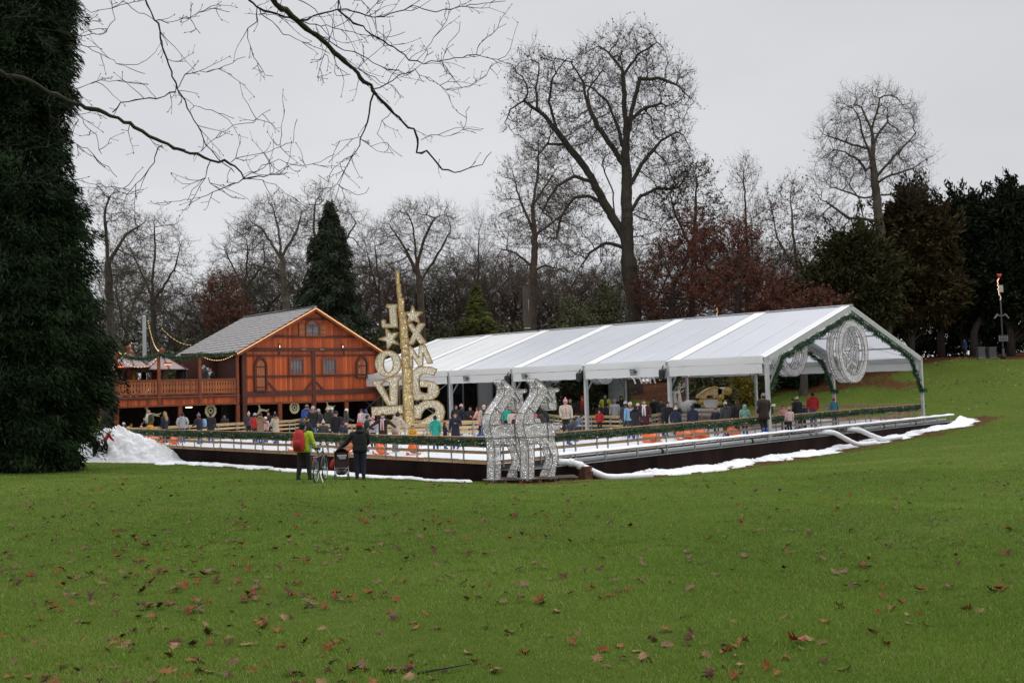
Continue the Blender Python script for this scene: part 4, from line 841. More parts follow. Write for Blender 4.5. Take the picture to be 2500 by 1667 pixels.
mb=MB(); prof=[(0,2.15),(FW,2.15),(FW,5.85),(5.34,8.68),(0,5.85)]
mb.prism([cp(w,z,0) for w,z in prof],vL*.12); mb.build('front_wall',WD,cab)
mb=MB(); mb.prism([cp(w,z,DP-.12) for w,z in [(0,0),(FW,0),(FW,5.85),(5.34,8.68),(0,5.85)]],vL*.12); mb.build('rear_wall',WD,cab)
for w,nm in ((.06,0),(FW-.06,1)): mb=MB(); mb.box(cp(w,(2.15+5.75)/2,DP/2),(.12,DP-.3,3.6),vR,vL); mb.build('side_wall',WD,cab)
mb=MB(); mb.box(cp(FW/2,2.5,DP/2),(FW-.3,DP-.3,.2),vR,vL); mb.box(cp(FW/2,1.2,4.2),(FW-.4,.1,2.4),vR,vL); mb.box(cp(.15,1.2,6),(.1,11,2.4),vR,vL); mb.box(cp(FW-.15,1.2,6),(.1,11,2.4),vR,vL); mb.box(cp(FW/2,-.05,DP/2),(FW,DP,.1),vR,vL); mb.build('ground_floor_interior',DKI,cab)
# roof
for s in (-1,1):
    e0=-.55 if s<0 else FW+.42; th=V(0,0,.14)
    zf=5.62 if s<0 else 5.55
    A=[cp(e0,zf,-.45),cp(5.34,8.86,-.45),cp(5.34,9.08,DP+.3),cp(e0,zf+.22,DP+.3)]
    mb=MB(); mb.prism(A,th); mb.build('roof',SHG,cab)
    fb=MB(); fb.bar(cp(e0,zf-.06,-.5),cp(5.34,8.80,-.5),.07,.26); fb.bar(cp(e0,zf-.04,-.40),cp(e0,zf+.18,DP+.2),.06,.16); fb.build('barge_board',WM,cab)
    m2=MB(); pts=[cp(e0,zf+.0,-.56),cp(5.34,8.86,-.56)]
    m2.beads([pts[0]+(pts[1]-pts[0])*(i+.5)/62 for i in range(62)],.029)
    m2.build('light_chain',BULB,cab)
mb=MB(); mb.bar(cp(5.34,9.03,-.4),cp(5.34,9.25,DP+.2),.3,.06); mb.build('ridge_board',SHG,cab)
# dark framing
fr_=MB()
def bm_(w0,z0,w1,z1,th=.2,d=-.03,mb_=None): (mb_ or fr_).bar(cp(w0,z0,d),cp(w1,z1,d),.09,th,up=(0,0,1) if abs(w1-w0)>.01 else vR)
for w0,z0,w1,z1,th in [(1.9,6.86,8.85,6.86,.16),(.0,5.92,FW,5.92,.24),(.3,5.52,10.3,5.52,.12),(.3,4.05,10.3,4.05,.14),(0,2.86,FW,2.86,.36),(4.1,8.12,6.4,8.12,.14)]: bm_(w0,z0,w1,z1,th)
for w0,z0,w1,z1 in [(1.84,3.65,2.5,2.95),(5.18,3.64,4.53,2.95),(5.45,3.63,6.11,2.95)]: bm_(w0,z0,w1,z1,.13,-.02)
for w,z0,z1,th in [(.13,0,5.85,.3),(FW-.13,0,5.85,.28),(5.31,2.0,5.85,.26),(2.72,5.52,5.9,.1),(7.75,5.52,5.9,.1)]: fr_.box(cp(w,(z0+z1)/2,-.035),(th,.1,z1-z0),vR,vL)
fr_.build('timber_frame',WB,cab)
m2=MB()
for w in (2.72,5.3,7.9): m2.box(cp(w,1.1,.08),(.26,.22,2.2),vR,vL)
m2.bar(cp(.2,2.2,.05),cp(FW,2.2,.05),.16,.14); m2.build('ground_post',WM,cab)
# windows, doors
def win(w0,w1,z0,z1,nv,hz,arch=0):
    f=MB(); th=.11
    f.bar(cp(w0-th,z0-th/2,-.07),cp(w1+th,z0-th/2,-.07),.12,th); f.bar(cp(w0-th,z1+th/2,-.07),cp(w1+th,z1+th/2,-.07),.12,th+arch)
    for w in (w0-th/2,w1+th/2): f.box(cp(w,(z0+z1)/2,-.07),(th,.12,z1-z0),vR,vL)
    q=f.build('window',WM,cab); g=MB(); g.box(cp((w0+w1)/2,(z0+z1)/2,-.02),(w1-w0,.03,z1-z0),vR,vL); g.build('pane',GLW,q)
    bar=MB()
    for i in range(1,nv): bar.box(cp(w0+(w1-w0)*i/nv,(z0+z1)/2,-.05),(.035,.03,z1-z0),vR,vL)
    for z in hz: bar.box(cp((w0+w1)/2,z,-.052),(w1-w0,.03,.035),vR,vL)
    bar.build('glazing_bars',WM,q); return q
win(3.52,4.42,4.22,5.22,4,(4.45,)); win(6.05,6.98,4.20,5.20,4,(4.45,)); 
q=win(4.8,5.75,6.95,7.62,2,(7.12,)); 
f=MB(); f.prism([cp(4.8,7.62,-.03),cp(5.75,7.62,-.03),cp(5.6,7.86,-.03),cp(5.28,7.97,-.03),cp(4.95,7.86,-.03)],-vL*.03); f.build('arched_pane',GLW,q); f=MB(); f.bar(cp(4.74,7.62,-.09),cp(4.92,7.9,-.09),.1,.1); f.bar(cp(4.92,7.9,-.09),cp(5.28,8.02,-.09),.1,.1); f.bar(cp(5.28,8.02,-.09),cp(5.64,7.9,-.09),.1,.1); f.bar(cp(5.64,7.9,-.09),cp(5.81,7.62,-.09),.1,.1); f.build('arch_frame',WM,q)
for w in (4.43,6.07): m2=MB(); m2.box(cp(w,7.35,-.07),(.42,.06,.92),vR,vL); s_=m2.build('shutter',WDD,cab); m2=MB(); [m2.box(cp(w,z,-.105),(.42,.02,.05),vR,vL) for z in (7.0,7.35,7.7)]; m2.build('batten',WM,s_)
def odoor(w0,w1,z0,z1):
    o=MB(); a=[(w0-.12,z0-.05),(w0-.12,z1-.35),(w0+.05,z1-.02),(w0+.25,z1+.12),(w1-.25,z1+.12),(w1-.05,z1-.02),(w1+.12,z1-.35),(w1+.12,z0-.05)]
    for (u,v),(x,y) in zip(a,a[1:]+a[:1]): o.bar(cp(u,v,-.07),cp(x,y,-.07),.12,.15,up=vL)
    d=MB(); d.prism([cp(*q,-.03) for q in [(w0,z0),(w1,z0),(w1,z1-.35),(w1-.18,z1-.1),(w0+.18,z1-.1),(w0,z1-.35)]],-vL*.04); q=d.build('arched_door',WDD,cab)
    o.build('door_frame',WB,q); h=MB(); [h.box(cp((w0+w1)/2,z,-.09),((w1-w0),.03,.07),vR,vL) for z in (z0+.2,z1-.55)]; h.sphere(cp(w0+.1,(z0+z1)/2,-.1),.04); h.build('hinge_straps',WB,q)
odoor(1.02,1.6,3.12,5.28); odoor(8.85,9.5,3.9,5.28)
for w in (2.72,7.62):
    m2=MB(); m2.box(cp(w,6.28,-.1),(.14,.16,.06),vR,vL); m2.box(cp(w,6.02,-.1),(.14,.16,.05),vR,vL); [m2.box(cp(w+i,6.15,-.1+j),(.02,.02,.26),vR,vL) for i in(-.06,.06) for j in(-.06,.06)]; q=m2.build('wall_lantern',BLACK,cab); m2=MB(); m2.lathe(cp(w,6.06,-.1),[(.03,0),(.035,.1),(.02,.17)],8); m2.build('lamp_glass',mat('lamp_white',(1,1,1),.3,emis=(1,.95,.85),es=1.5),q)
for w in (4.5,5.9): m2=MB(); m2.box(cp(w,5.93,-.16),(.3,.1,.05),vR,vL); m2.build('spotlight',STEEL,cab)
for w,z in ((2.13,2.22),(4.72,2.2),(7.22,2.22)): 
    m2=MB(); m2.box(cp(w,z+.06,.25),(.62,.14,.06),vR,vL); q=m2.build('heater',BLACK,cab); m2=MB(); m2.box(cp(w,z,.2),(.56,.07,.07),vR,vL); m2.build('heater_tube',HEAT,q)
# gold wreaths and leaping deer hung in the openings
GOLDS=mat('pale_gold_ornament',(.50,.46,.25),.5,nz=14,amt=.3)
def wreath(w,z,lab,sc=1,d=.18):
    p=CL+cp(w,z,d); m2=MB(); n_=20; m2.ring([vR*math.cos(i/n_*6.283)*.4*sc*(1+.08*(i%2))+V(0,0,math.sin(i/n_*6.283)*.46*sc*(1+.08*(i%2))) for i in range(n_)],[vR*math.cos(i/n_*6.283)*.24*sc+V(0,0,math.sin(i/n_*6.283)*.3*sc) for i in range(n_)],vL*.05)
    o=m2.build('gold_wreath',GOLDS); o.location=[float(x) for x in p]; m2=MB(); m2.ring([vR*math.cos(i/n_*6.283)*.17*sc+V(0,0,math.sin(i/n_*6.283)*.19*sc) for i in range(n_)],[vR*math.cos(i/n_*6.283)*.09*sc+V(0,0,math.sin(i/n_*6.283)*.1*sc) for i in range(n_)],vL*.05); m2.bar(vR*.0-V(0,0,.3*sc),V(0,0,-.17*sc),.05,.04,up=vR); m2.bar(V(0,0,.17*sc),V(0,0,.9*sc),.02,.02,up=vR); m2.build('inner_ring',GOLDS,o); tag(o,lab,'wreath')
def leaping(w,z,lab,sc=1,d=.18,flip=1):
    P=[(-.55,-.35),(-.42,-.28),(-.38,-.05),(-.3,.05),(-.34,.3),(-.44,.42),(-.36,.5),(-.2,.38),(-.18,.18),(-.05,.05),(.2,.02),(.4,-.05),(.62,-.02),(.72,.05),(.7,-.08),(.5,-.14),(.62,-.2),(.6,-.26),(.35,-.2),(.1,-.14),(-.12,-.2),(-.3,-.42),(-.5,-.5)]
    m2=MB(); m2.prism([vR*x*sc*flip+V(0,0,y*sc) for x,y in P],vL*.05); o=m2.build('leaping_deer',GOLDS); o.location=[float(q) for q in CL+cp(w,z,d)]
    m2=MB()
    for a,b_ in (((-.3,.42),(-.25,.75)),((-.27,.6),(-.12,.7)),((-.24,.4),(-.05,.62)),((-.14,.5),(-.1,.68))): m2.bar(vR*a[0]*sc*flip+V(0,0,a[1]*sc),vR*b_[0]*sc*flip+V(0,0,b_[1]*sc),.03,.03)
    m2.build('antlers',GOLDS,o); tag(o,lab,'ornament')
wreath(3.88,1.82,'pale gold wreath in the middle opening of the cabin ground floor',.9); wreath(-2.16,1.82,'pale gold wreath hung under the balcony',.95)
leaping(1.46,1.78,'pale gold leaping deer in the left opening of the cabin',.72); leaping(6.6,1.85,'pale gold leaping deer in the right opening of the cabin',.62); leaping(-6.1,1.8,'pale gold leaping deer under the left end of the balcony',.9)
# ---------------- balcony wing ----------------
wing=empty('balcony_terrace',CL+cp(-.3,0),'two storey timber terrace with carved balustrade left of the cabin','terrace')
def wp(w,z,d=0): return cp(w+.3,z,d)
OFFW=-8.35
m2=MB(); m2.box(wp(-4.3,2.78,3.2),(8.2,6.6,.16),vR,vL); m2.build('balcony_floor',WB,wing)
m2=MB(); m2.bar(wp(OFFW,2.55),wp(-.3,2.55),.08,.62); m2.build('fascia',WD,wing)
m2=MB(); 
for z in (2.84,2.26): m2.bar(wp(OFFW,z,-.05),wp(-.3,z,-.05),.12,.1)
for w in (-7.6,-6.3,-5.4,-3.1,-2.0): m2.box(wp(w,2.55,-.05),(.09,.06,.5),vR,vL)
m2.build('floor_beam',WM,wing)
for w in (-8.28,-4.27,-.35): m2=MB(); m2.box(wp(w,1.1,.05),(.24,.24,2.25),vR,vL); m2.build('ground_post',WM,wing)
for w,h in ((-8.28,5.85),(-5.63,5.72),(-2.94,5.72),(-.35,5.6)): m2=MB(); m2.box(wp(w,(2.3+h)/2,-.02),(.17,.17,h-2.3),vR,vL); m2.build('balcony_post',WM,wing)
for a,b_ in ((-8.19,-5.72),(-5.54,-3.03),(-2.85,-.44)):
    m2=MB(); m2.bar(wp(a,3.93,-.02),wp(b_,3.93,-.02),.12,.09); m2.bar(wp(a,3.0,-.02),wp(b_,3.0,-.02),.08,.09); bal=m2.build('balustrade',WM,wing)
    k=13; sl2=MB(); st=(b_-a)/k
    for i in range(k):
        c=a+st*(i+.5); hw=st*.47; ol=[(-hw,3.04),(hw,3.04),(hw,3.1),(hw*.55,3.2),(hw*.95,3.35),(hw*.95,3.5),(hw*.6,3.6),(hw,3.78),(hw,3.89)]; ol=ol+[(-x,z) for x,z in ol[::-1] if z>3.05]
        sl2.prism([wp(c+x,z,-.02) for x,z in ol],vL*.03)
    sl2.build('carved_slats',wood('balustrade_boards',(.26,.07,.02),(.46,.14,.04),5),bal)
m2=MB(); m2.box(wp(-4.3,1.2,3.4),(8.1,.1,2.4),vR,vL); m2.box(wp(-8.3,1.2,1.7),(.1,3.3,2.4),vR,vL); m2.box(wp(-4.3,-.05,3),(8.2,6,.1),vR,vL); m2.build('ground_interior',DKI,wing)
m2=MB(); m2.box(wp(-1.5,4.35,4.2),(2.6,.12,3.0),vR,vL); m2.box(wp(-.2,4.35,3.2),(.1,6,3.1),vR,vL); m2.build('terrace_back_wall',mat('terrace_wall_dark',(.06,.018,.01),.8,nz=3,amt=.4),wing)
m2=MB(); m2.box(wp(-.95,4.72,4.1),(.18,.03,.26),vR,vL); m2.build('notice',WPAN,wing)
for w in (-6.6,-4.2): m2=MB(); m2.box(wp(w,3.95,.9),(1.0,.5,.05),vR,vL); m2.box(wp(w,3.3,.9),(.1,.1,1.2),vR,vL); m2.build('bar_table',WB,wing)
m2=MB(); m2.box(wp(-3.49,2.1,.6),(.4,.1,.06),vR,vL); m2.build('strip_lamp',mat('lamp_warm_white',(1,.8,.6),.3,emis=(1,.75,.5),es=5),wing)
for w,z,d in ((-7.95,4.86,.6),(-4.88,4.97,.5)): m2=MB(); m2.box(wp(w,z+.07,d),(.5,.16,.08),vR,vL); q=m2.build('heater',BLACK,wing); m2=MB(); m2.box(wp(w,z,d-.03),(.44,.08,.06),vR,vL); m2.build('heater_tube',HEAT,q)
def swag(pts,lab,seed,r=.13,lights=True):
    P=[]
    for (a,b_) in zip(pts[:-1],pts[1:]):
        for i in range(10):
            t_=i/10; P.append(CL+cp(a[0]+(b_[0]-a[0])*t_,a[1]+(b_[1]-a[1])*t_-a[2]*4*t_*(1-t_),-.12))
    P.append(CL+cp(pts[-1][0],pts[-1][1],-.12)); return garland('balcony_garland',P,lab,r=r,seed=seed,bulbs=26,bulbm=BULB,dens=520,size=.13)
swag([(-8.0,5.6,.25),(-5.63,5.62,.2),(-2.94,5.62,.08),(-.45,5.72,0)],'green garland swagged between the balcony posts',51,.14)
def lightline(P,n,lab,r=.03,group=None,k=1):
    P=np.array(P,float); seg=np.linalg.norm(np.diff(P,axis=0),axis=1); cum=np.concatenate([[0],np.cumsum(seg)]); c0=P[0]
    m2=MB(); m2.tube([p-c0 for p in P],.008,4); o=m2.build('fairy_light_string',BLACK); o.location=[float(x) for x in c0]; m3=MB()
    m3.beads([V(*[np.interp(cum[-1]*(i+.5)/n,cum,P[:,j]) for j in range(3)])-c0-V(0,0,.02) for i in range(n)],r*1.1)
    m3.build('bulbs',BULB,o); return tag(o,lab,'fairy lights',group)
def sagp(p,q,s,n=14): p=np.array(p,float);q=np.array(q,float); return [p+(q-p)*i/n-V(0,0,s*4*(i/n)*(1-i/n)) for i in range(n+1)]
mast=V(-27.2,75,ZI)
m2=MB(); m2.tube([(0,0,0),(0,0,9.0)],[.17,.13],12); m2.lathe((0,0,8.95),[(.14,0),(.16,.05),(.05,.14)],12); o=m2.build('grey_mast',mat('mast_grey',(.42,.45,.46),.5,nz=1,amt=.1),smooth=False); o.location=(float(at(353,870,75)[0]),75,ZI); tag(o,'plain grey mast standing behind the balcony terrace','mast'); m2=MB(); m2.box((0,0,.1),(.5,.5,.2)); m2.build('base_plate',STEEL,o)
lightline(sagp(at(361,780,74),CL+cp(-5.63,5.85,-.1),.5),20,'fairy light string falling steeply from mast top to a balcony post',.028)
lightline(sagp(at(322,833,70),CL+cp(-8.2,5.85,-.1),.5),12,'fairy light string between big conifer and left balcony post',.026)
lightline(sagp(at(392,797,74),at(470,842,70),.35),10,'faint fairy light string dipping towards the cabin roof',.020)
lightline(sagp(CL+cp(-8.2,5.45,-.1),CL+cp(-6.2,4.95,-.1),.35)+sagp(CL+cp(-6.2,4.95,-.1),CL+cp(-5.7,5.6,-.1),.1,4),14,'fairy lights drooping at the left balcony bay',.024)
lightline(sagp(CL+cp(-2.8,5.5,-.1),CL+cp(-.4,5.75,-.1),.4),16,'fairy lights drooping at the right balcony bay',.024)
# shingled pavilion parasols on the terrace
SHP=mat('shingle_pinkish',(.30,.235,.235),.8,nz=3,amt=.25)
def pavilion(w,d,z,r,lab):
    p=CL+cp(w,2.86,d); o=empty('pavilion_parasol',p,lab,'parasol','timber parasols on the terrace',.6); hh=z-2.86; n_=8
    for i in range(n_):
        a0,a1=2*PI*i/n_,2*PI*(i+1)/n_; mb=MB(); q=[(r*math.cos(a0),r*math.sin(a0),hh-.95),(r*math.cos(a1),r*math.sin(a1),hh-.95),(.08*math.cos(a1),.08*math.sin(a1),hh),(.08*math.cos(a0),.08*math.sin(a0),hh)]
        mb.prism(q,(0,0,.05)); mb.build('roof_segment',SHP,o)
    mb=MB()
    for i in range(n_):
        a0=2*PI*i/n_; mb.bar((0,0,hh+.06),(r*1.02*math.cos(a0),r*1.02*math.sin(a0),hh-.9),.07,.06)
        for zf in (.35,.65): 
            a1=a0+2*PI/n_; rr=r*zf+.03; mb.bar((rr*math.cos(a0),rr*math.sin(a0),hh-.95*zf+.04),(rr*math.cos(a1),rr*math.sin(a1),hh-.95*zf+.04),.02,.02)
    mb.build('hip_battens',WB,o); mb=MB(); mb.tube([(0,0,0),(0,0,hh)],.09,8); mb.build('pole',WM,o)
    mb=MB(); mb.lathe((0,0,hh),[(.1,0),(.16,.08),(.08,.2),(.16,.34),(.13,.5),(.03,.56)],10); mb.build('turned_finial',WM,o,smooth=True); return o
pavilion(-6.9,2.2,5.75,1.5,'pinkish shingled wooden parasol at the left end of the terrace'); pavilion(-4.6,2.6,5.6,1.75,'pinkish shingled wooden parasol with turned finial near the cabin roof'); pavilion(-6.0,4.6,5.5,1.9,'shingled wooden parasol set back between the other two')
# ---------------- golden word tower ----------------
def lightmat(name,col,dot,sc,hole,es=2.2,rough=.45,wire=26):
    if name in _M: return _M[name]
    M=bpy.data.materials.new(name); M.use_nodes=True; t=M.node_tree; L=t.links; b=t.nodes['Principled BSDF']; b.inputs['Roughness'].default_value=rough; b.inputs['Metallic'].default_value=.12
    tc_=t.nodes.new('ShaderNodeTexCoord'); vo=t.nodes.new('ShaderNodeTexVoronoi'); vo.inputs['Scale'].default_value=sc; L.new(tc_.outputs['Object'],vo.inputs['Vector'])
    n1=t.nodes.new('ShaderNodeTexNoise'); n1.inputs['Scale'].default_value=wire; n1.inputs['Detail'].default_value=3; mps=t.nodes.new('ShaderNodeMapping'); mps.inputs['Scale'].default_value=(1,1,.3); L.new(tc_.outputs['Object'],mps.inputs[0]); L.new(mps.outputs[0],n1.inputs['Vector'])
    rp=t.nodes.new('ShaderNodeValToRGB'); rp.color_ramp.elements[0].position=.38; rp.color_ramp.elements[1].position=.62; rp.color_ramp.elements[0].color=(col[0]*.62,col[1]*.62,col[2]*.62,1); rp.color_ramp.elements[1].color=(*[min(1,c*1.4) for c in col],1); L.new(n1.outputs[0],rp.inputs[0]); L.new(rp.outputs[0],b.inputs['Base Color'])
    lt=t.nodes.new('ShaderNodeMath'); lt.operation='LESS_THAN'; lt.inputs[1].default_value=.27; L.new(vo.outputs['Distance'],lt.inputs[0])
    wn=t.nodes.new('ShaderNodeMath'); wn.operation='MULTIPLY'; sepc=t.nodes.new('ShaderNodeSeparateColor'); L.new(vo.outputs['Color'],sepc.inputs[0]); pw=t.nodes.new('ShaderNodeMath'); pw.operation='POWER'; pw.inputs[1].default_value=2.; L.new(sepc.outputs[0],pw.inputs[0]); L.new(pw.outputs[0],wn.inputs[0]); L.new(lt.outputs[0],wn.inputs[1])
    es_=t.nodes.new('ShaderNodeMath'); es_.operation='MULTIPLY'; es_.inputs[1].default_value=es; L.new(wn.outputs[0],es_.inputs[0]); L.new(es_.outputs[0],b.inputs['Emission Strength']); b.inputs['Emission Color'].default_value=(*dot,1)
    if hole:
        n2=t.nodes.new('ShaderNodeTexNoise'); n2.inputs['Scale'].default_value=wire*.9; n2.inputs['Detail'].default_value=1; L.new(tc_.outputs['Object'],n2.inputs['Vector'])
        g_=t.nodes.new('ShaderNodeMapRange'); g_.inputs[1].default_value=.5-.1; g_.inputs[2].default_value=.5+.12; g_.inputs[3].default_value=1; g_.inputs[4].default_value=1-hole*1.7; g_.clamp=True; L.new(n2.outputs[0],g_.inputs[0]); L.new(g_.outputs[0],b.inputs['Alpha'])
    _M[name]=M; return M
GLD=lightmat('gold_tinsel_lights',(.58,.44,.22),(1,.86,.5),12,0,1.9); GLO=lightmat('gold_tinsel_open',(.74,.66,.50),(1,.9,.68),13,.36,1.7); GEDGE=mat('gold_edge',(.42,.27,.11),.5,.4,nz=9)
TY=57.; tw0=at(997,1045,TY); TBs=V(tw0[0],TY,ZI)
tow=empty('golden_light_tower',TBs,'tall golden light tower carrying big mirrored letters and stars in the middle of the rink','light sculpture')
def U_(x,y): return (900+x/7.84,650+y/7.84)
def D_(x,y): return (900+x/7.125,840+y/7.125)
def tpx(q,dy=0): p=at(q[0],q[1],TY+dy); return p-TBs
segs=[(U_(505,75),U_(578,330)),(U_(522,330),U_(602,510)),(U_(535,510),U_(622,600)),(U_(545,600),U_(665,870)),(U_(560,870),U_(708,970)),(U_(572,970),U_(722,1110)),(U_(578,1110),U_(740,1370)),(U_(590,1370),U_(762,1568)),(D_(553,0),D_(705,205)),(D_(560,205),D_(742,410)),(D_(566,410),D_(755,680)),(D_(574,680),D_(768,840)),(D_(580,840),D_(775,1140)),(D_(592,1140),D_(800,1450))]
for i,(a,b_) in enumerate(segs):
    A=tpx(a);B_=tpx(b_); w=(B_[0]-A[0]); h=A[2]-B_[2]; dp=w*.95; m2=MB(); ang=.25+.04*math.sin(i*2.1); X=V(math.cos(ang),math.sin(ang),0); cx_=(A[0]+B_[0])/2
    m2.box((cx_,.35,(A[2]+B_[2])/2),(w*.86,dp*.8,h),X,np.cross(V(0,0,1),X)); q=m2.build('tower_box',GLD,tow); e=MB()
    for s1 in(-1,1):
        for s2 in(-1,1): e.box(V(cx_,.35,(A[2]+B_[2])/2)+X*s1*w*.43+np.cross(V(0,0,1),X)*s2*dp*.4,(.045,.045,h),X)
        e.box(V(cx_,.35,B_[2] if s1<0 else A[2]-.02)-np.cross(V(0,0,1),X)*dp*.4,(w*.86,.04,.04),X)
    e.build('box_edges',GEDGE,q)
def letter(name,pts,fn,dy=0,th=.32,mt=None,hole=None,lab=None):
    P=[tpx(fn(*p),dy) for p in pts]; m2=MB()
    if hole:
        Hh=[tpx(fn(*p),dy) for p in hole]
        if len(Hh)==len(P): m2.ring(P,Hh,(0,th,0))
    else: m2.prism(P,(0,th,0))
    o=m2.build(name,mt or GLO,tow); e=MB()
    for off in (0,th):
        for L_ in ([P] if not hole else [P,Hh]):
            for a,b_ in zip(L_,L_[1:]+L_[:1]): e.bar(a+V(0,off,0),b_+V(0,off,0),.05,.05,up=(0,1,0))
    e.build('letter_edge',GEDGE,o); return o
letter('letter',[(340,732),(545,732),(545,790),(520,792),(550,1165),(262,1172),(245,1040),(305,1020),(325,1105),(415,1105),(390,795),(345,790)],U_)
letter('star',[(838,745),(885,870),(1025,875),(925,955),(975,1085),(845,1030),(740,1080),(765,960),(700,880),(800,870)],U_,.1)
letter('star',[(325,1180),(430,1290),(560,1265),(475,1400),(590,1500),(445,1470),(357,1590),(340,1430),(180,1395),(335,1340)],U_,-.1)
letter('letter',[(740,1100),(830,1095),(895,1190),(950,1095),(1075,1095),(965,1270),(1100,1470),(980,1480),(905,1380),(850,1490),(755,1495),(850,1290)],U_)
ne=28; letter('letter',[(335+222*math.cos(i/ne*6.2832),338+228*math.sin(i/ne*6.2832)) for i in range(ne)],D_,-.05,hole=[(338+88*math.cos(i/ne*6.2832),345+150*math.sin(i/ne*6.2832)) for i in range(ne)])
letter('letter',[(705,10),(770,85),(868,240),(880,20),(975,12),(1110,325),(1030,340),(945,150),(935,375),(875,390),(757,205),(765,405),(715,400)],D_,.05)
letter('letter',[(65,655),(250,612),(262,665),(212,690),(372,985),(362,655),(290,650),(280,600),(540,545),(560,605),(508,625),(492,1060),(335,1075),(110,712),(78,700)],D_,-.05,mt=GLD if 0 else GLO)
letter('letter',[(50,1100),(590,1065),(600,1200),(60,1240)],D_,-.05); letter('letter',[(425,1240),(590,1235),(590,1335),(425,1335)],D_,.2,th=.5)
letter('letter',[(765,470),(860,400),(960,388),(1090,400),(1182,435),(1130,543),(1020,512),(930,512),(880,570),(875,735),(885,800),(905,835),(960,856),(1030,856),(1032,742),(900,742),(880,732),(876,632),(1000,630),(1130,660),(1205,740),(1222,830),(1185,910),(1100,965),(980,975),(890,950),(890,972),(785,970),(762,800)],D_,.05)
letter('letter',[(780,1070),(870,1050),(950,990),(1070,970),(1200,990),(1290,1070),(1322,1180),(1290,1310),(1180,1405),(850,1410),(930,1330),(1060,1250),(1150,1200),(1170,1150),(1130,1105),(1060,1095),(970,1130),(915,1210),(900,1290),(790,1290)],D_,.05)
# silver rings in the gable and inside the tent
SIL=lightmat('silver_tinsel_lights',(.66,.63,.62),(1,.98,1),16,.56,2.6,.5,38); SED=mat('silver_edge',(.20,.20,.21),.5,.4)
def ring_sculpt(k,wc,zc,R,lab,th=.55,star=True,wd=.44,boff=.0,gw=None):
    c=rk(A0+wc,B0+BAY*k+boff,ZI+zc); o=empty('silver_ring',c,lab,'light sculpture','silver rings hung in the tent'); n_=40
    def circ(r,off,w=1): return [uR*(r*math.cos(i/n_*6.2832))+V(0,0,r*w*math.sin(i/n_*6.2832))+uL*off for i in range(n_)]
    m2=MB(); m2.ring(circ(R,0),circ(R-wd,0),uL*.16); m2.build('ring_front',SIL,o)
    m2=MB(); m2.ring(circ(R,th),circ(R-wd,th),uL*.16); m2.build('ring_back',SIL,o)
    e=MB()
    for r in (R,R-wd):
        for off in (0,.16,th,th+.16):
            L_=circ(r,off); [e.bar(a,b_,.03,.03,up=uL) for a,b_ in zip(L_,L_[1:]+L_[:1])]
    for i in range(0,n_,8): a=circ(R,0)[i]; e.bar(a,a+uL*(th+.16),.03,.03)
    e.build('ring_wires',SED,o)
    if star:
        P=[]; 
        for i in range(10):
            r=(R-wd)*(.9 if i%2==0 else .40); a=PI/2+i*PI/5+.12; P.append(uR*r*math.cos(a)+V(0,0,r*math.sin(a)-.15))
        I=[p*.62 for p in P]; m2=MB(); m2.ring([p+uL*.2 for p in P],[p+uL*.2 for p in I],uL*.3); m2.build('ring_star',SIL,o); e=MB()
        for L_ in (P,I):
            for off in (.2,.5): [e.bar(a+uL*off,b_+uL*off,.03,.03,up=uL) for a,b_ in zip(L_,L_[1:]+L_[:1])]
        e.build('star_wires',SED,o)
    m2=MB(); m2.tube([V(0,0,R),V(0,0,R+.8)],.012,5); m2.tube([uL*th+V(0,0,R),uL*th+V(0,0,R+.8)],.012,5); m2.build('hanger',STEEL,o)
    return o
def axw(px,b): # a-offset for a pixel column on plane b
    p=atpl(px,860,rk(0,b,0),uL); return torink(p[0],p[1])[0]-A0
rp_=atpl(2084,856,rk(0,B0,0),uL); ring_sculpt(0,torink(rp_[0],rp_[1])[0]-A0,rp_[2]-ZI,1.84,'big silver ring with a star inside hanging in the near tent gable')
rp_=atpl(1938,850,rk(0,B0+4.2,0),uL); ring_sculpt(0,torink(rp_[0],rp_[1])[0]-A0,rp_[2]-ZI,1.72,'silver ring half hidden behind the garlanded brace of the tent gable',boff=4.2,star=False)
for px,yb,Yb,lab in ((1478,938,18.3,'silver ring whose lower rim shows under the eave right of the loudspeaker'),(1356,934,23.6,'silver ring whose lower rim shows above the silver reindeer')):
    b_=B0+Yb; q=atpl(px,yb,rk(0,b_,0),uL); ring_sculpt(0,torink(q[0],q[1])[0]-A0,q[2]-ZI+1.3,1.3,lab,boff=Yb,star=False,wd=.38)
# white deer legs hanging under the eave
q=atpl(1560,915,rk(0,B0+9,0),uL); o=empty('flying_deer',q,'white flying deer figure whose legs dangle below the tent eave','ornament'); WPL=mat('white_lacquer',(.85,.84,.78),.35,nz=3,amt=.08)
m2=MB(); m2.tube([uR*-1.3+V(0,0,.5),uR*-.8+V(0,0,.35),uR*0+V(0,0,.3),uR*1.0+V(0,0,.35),uR*1.3+V(0,0,.55)],[.12,.25,.3,.26,.08],10); m2.build('body',WPL,o,smooth=True)
for x in (-.95,-.35,.1,.5,.95): m2=MB(); m2.tube([uR*x+V(0,0,.2),uR*(x+.25)+V(0,0,-.1),uR*(x+.45)+V(0,0,-.22),uR*(x+.6)+V(0,0,-.5)],[.1,.07,.055,.05],7); m2.build('leg',WPL,o,smooth=True)
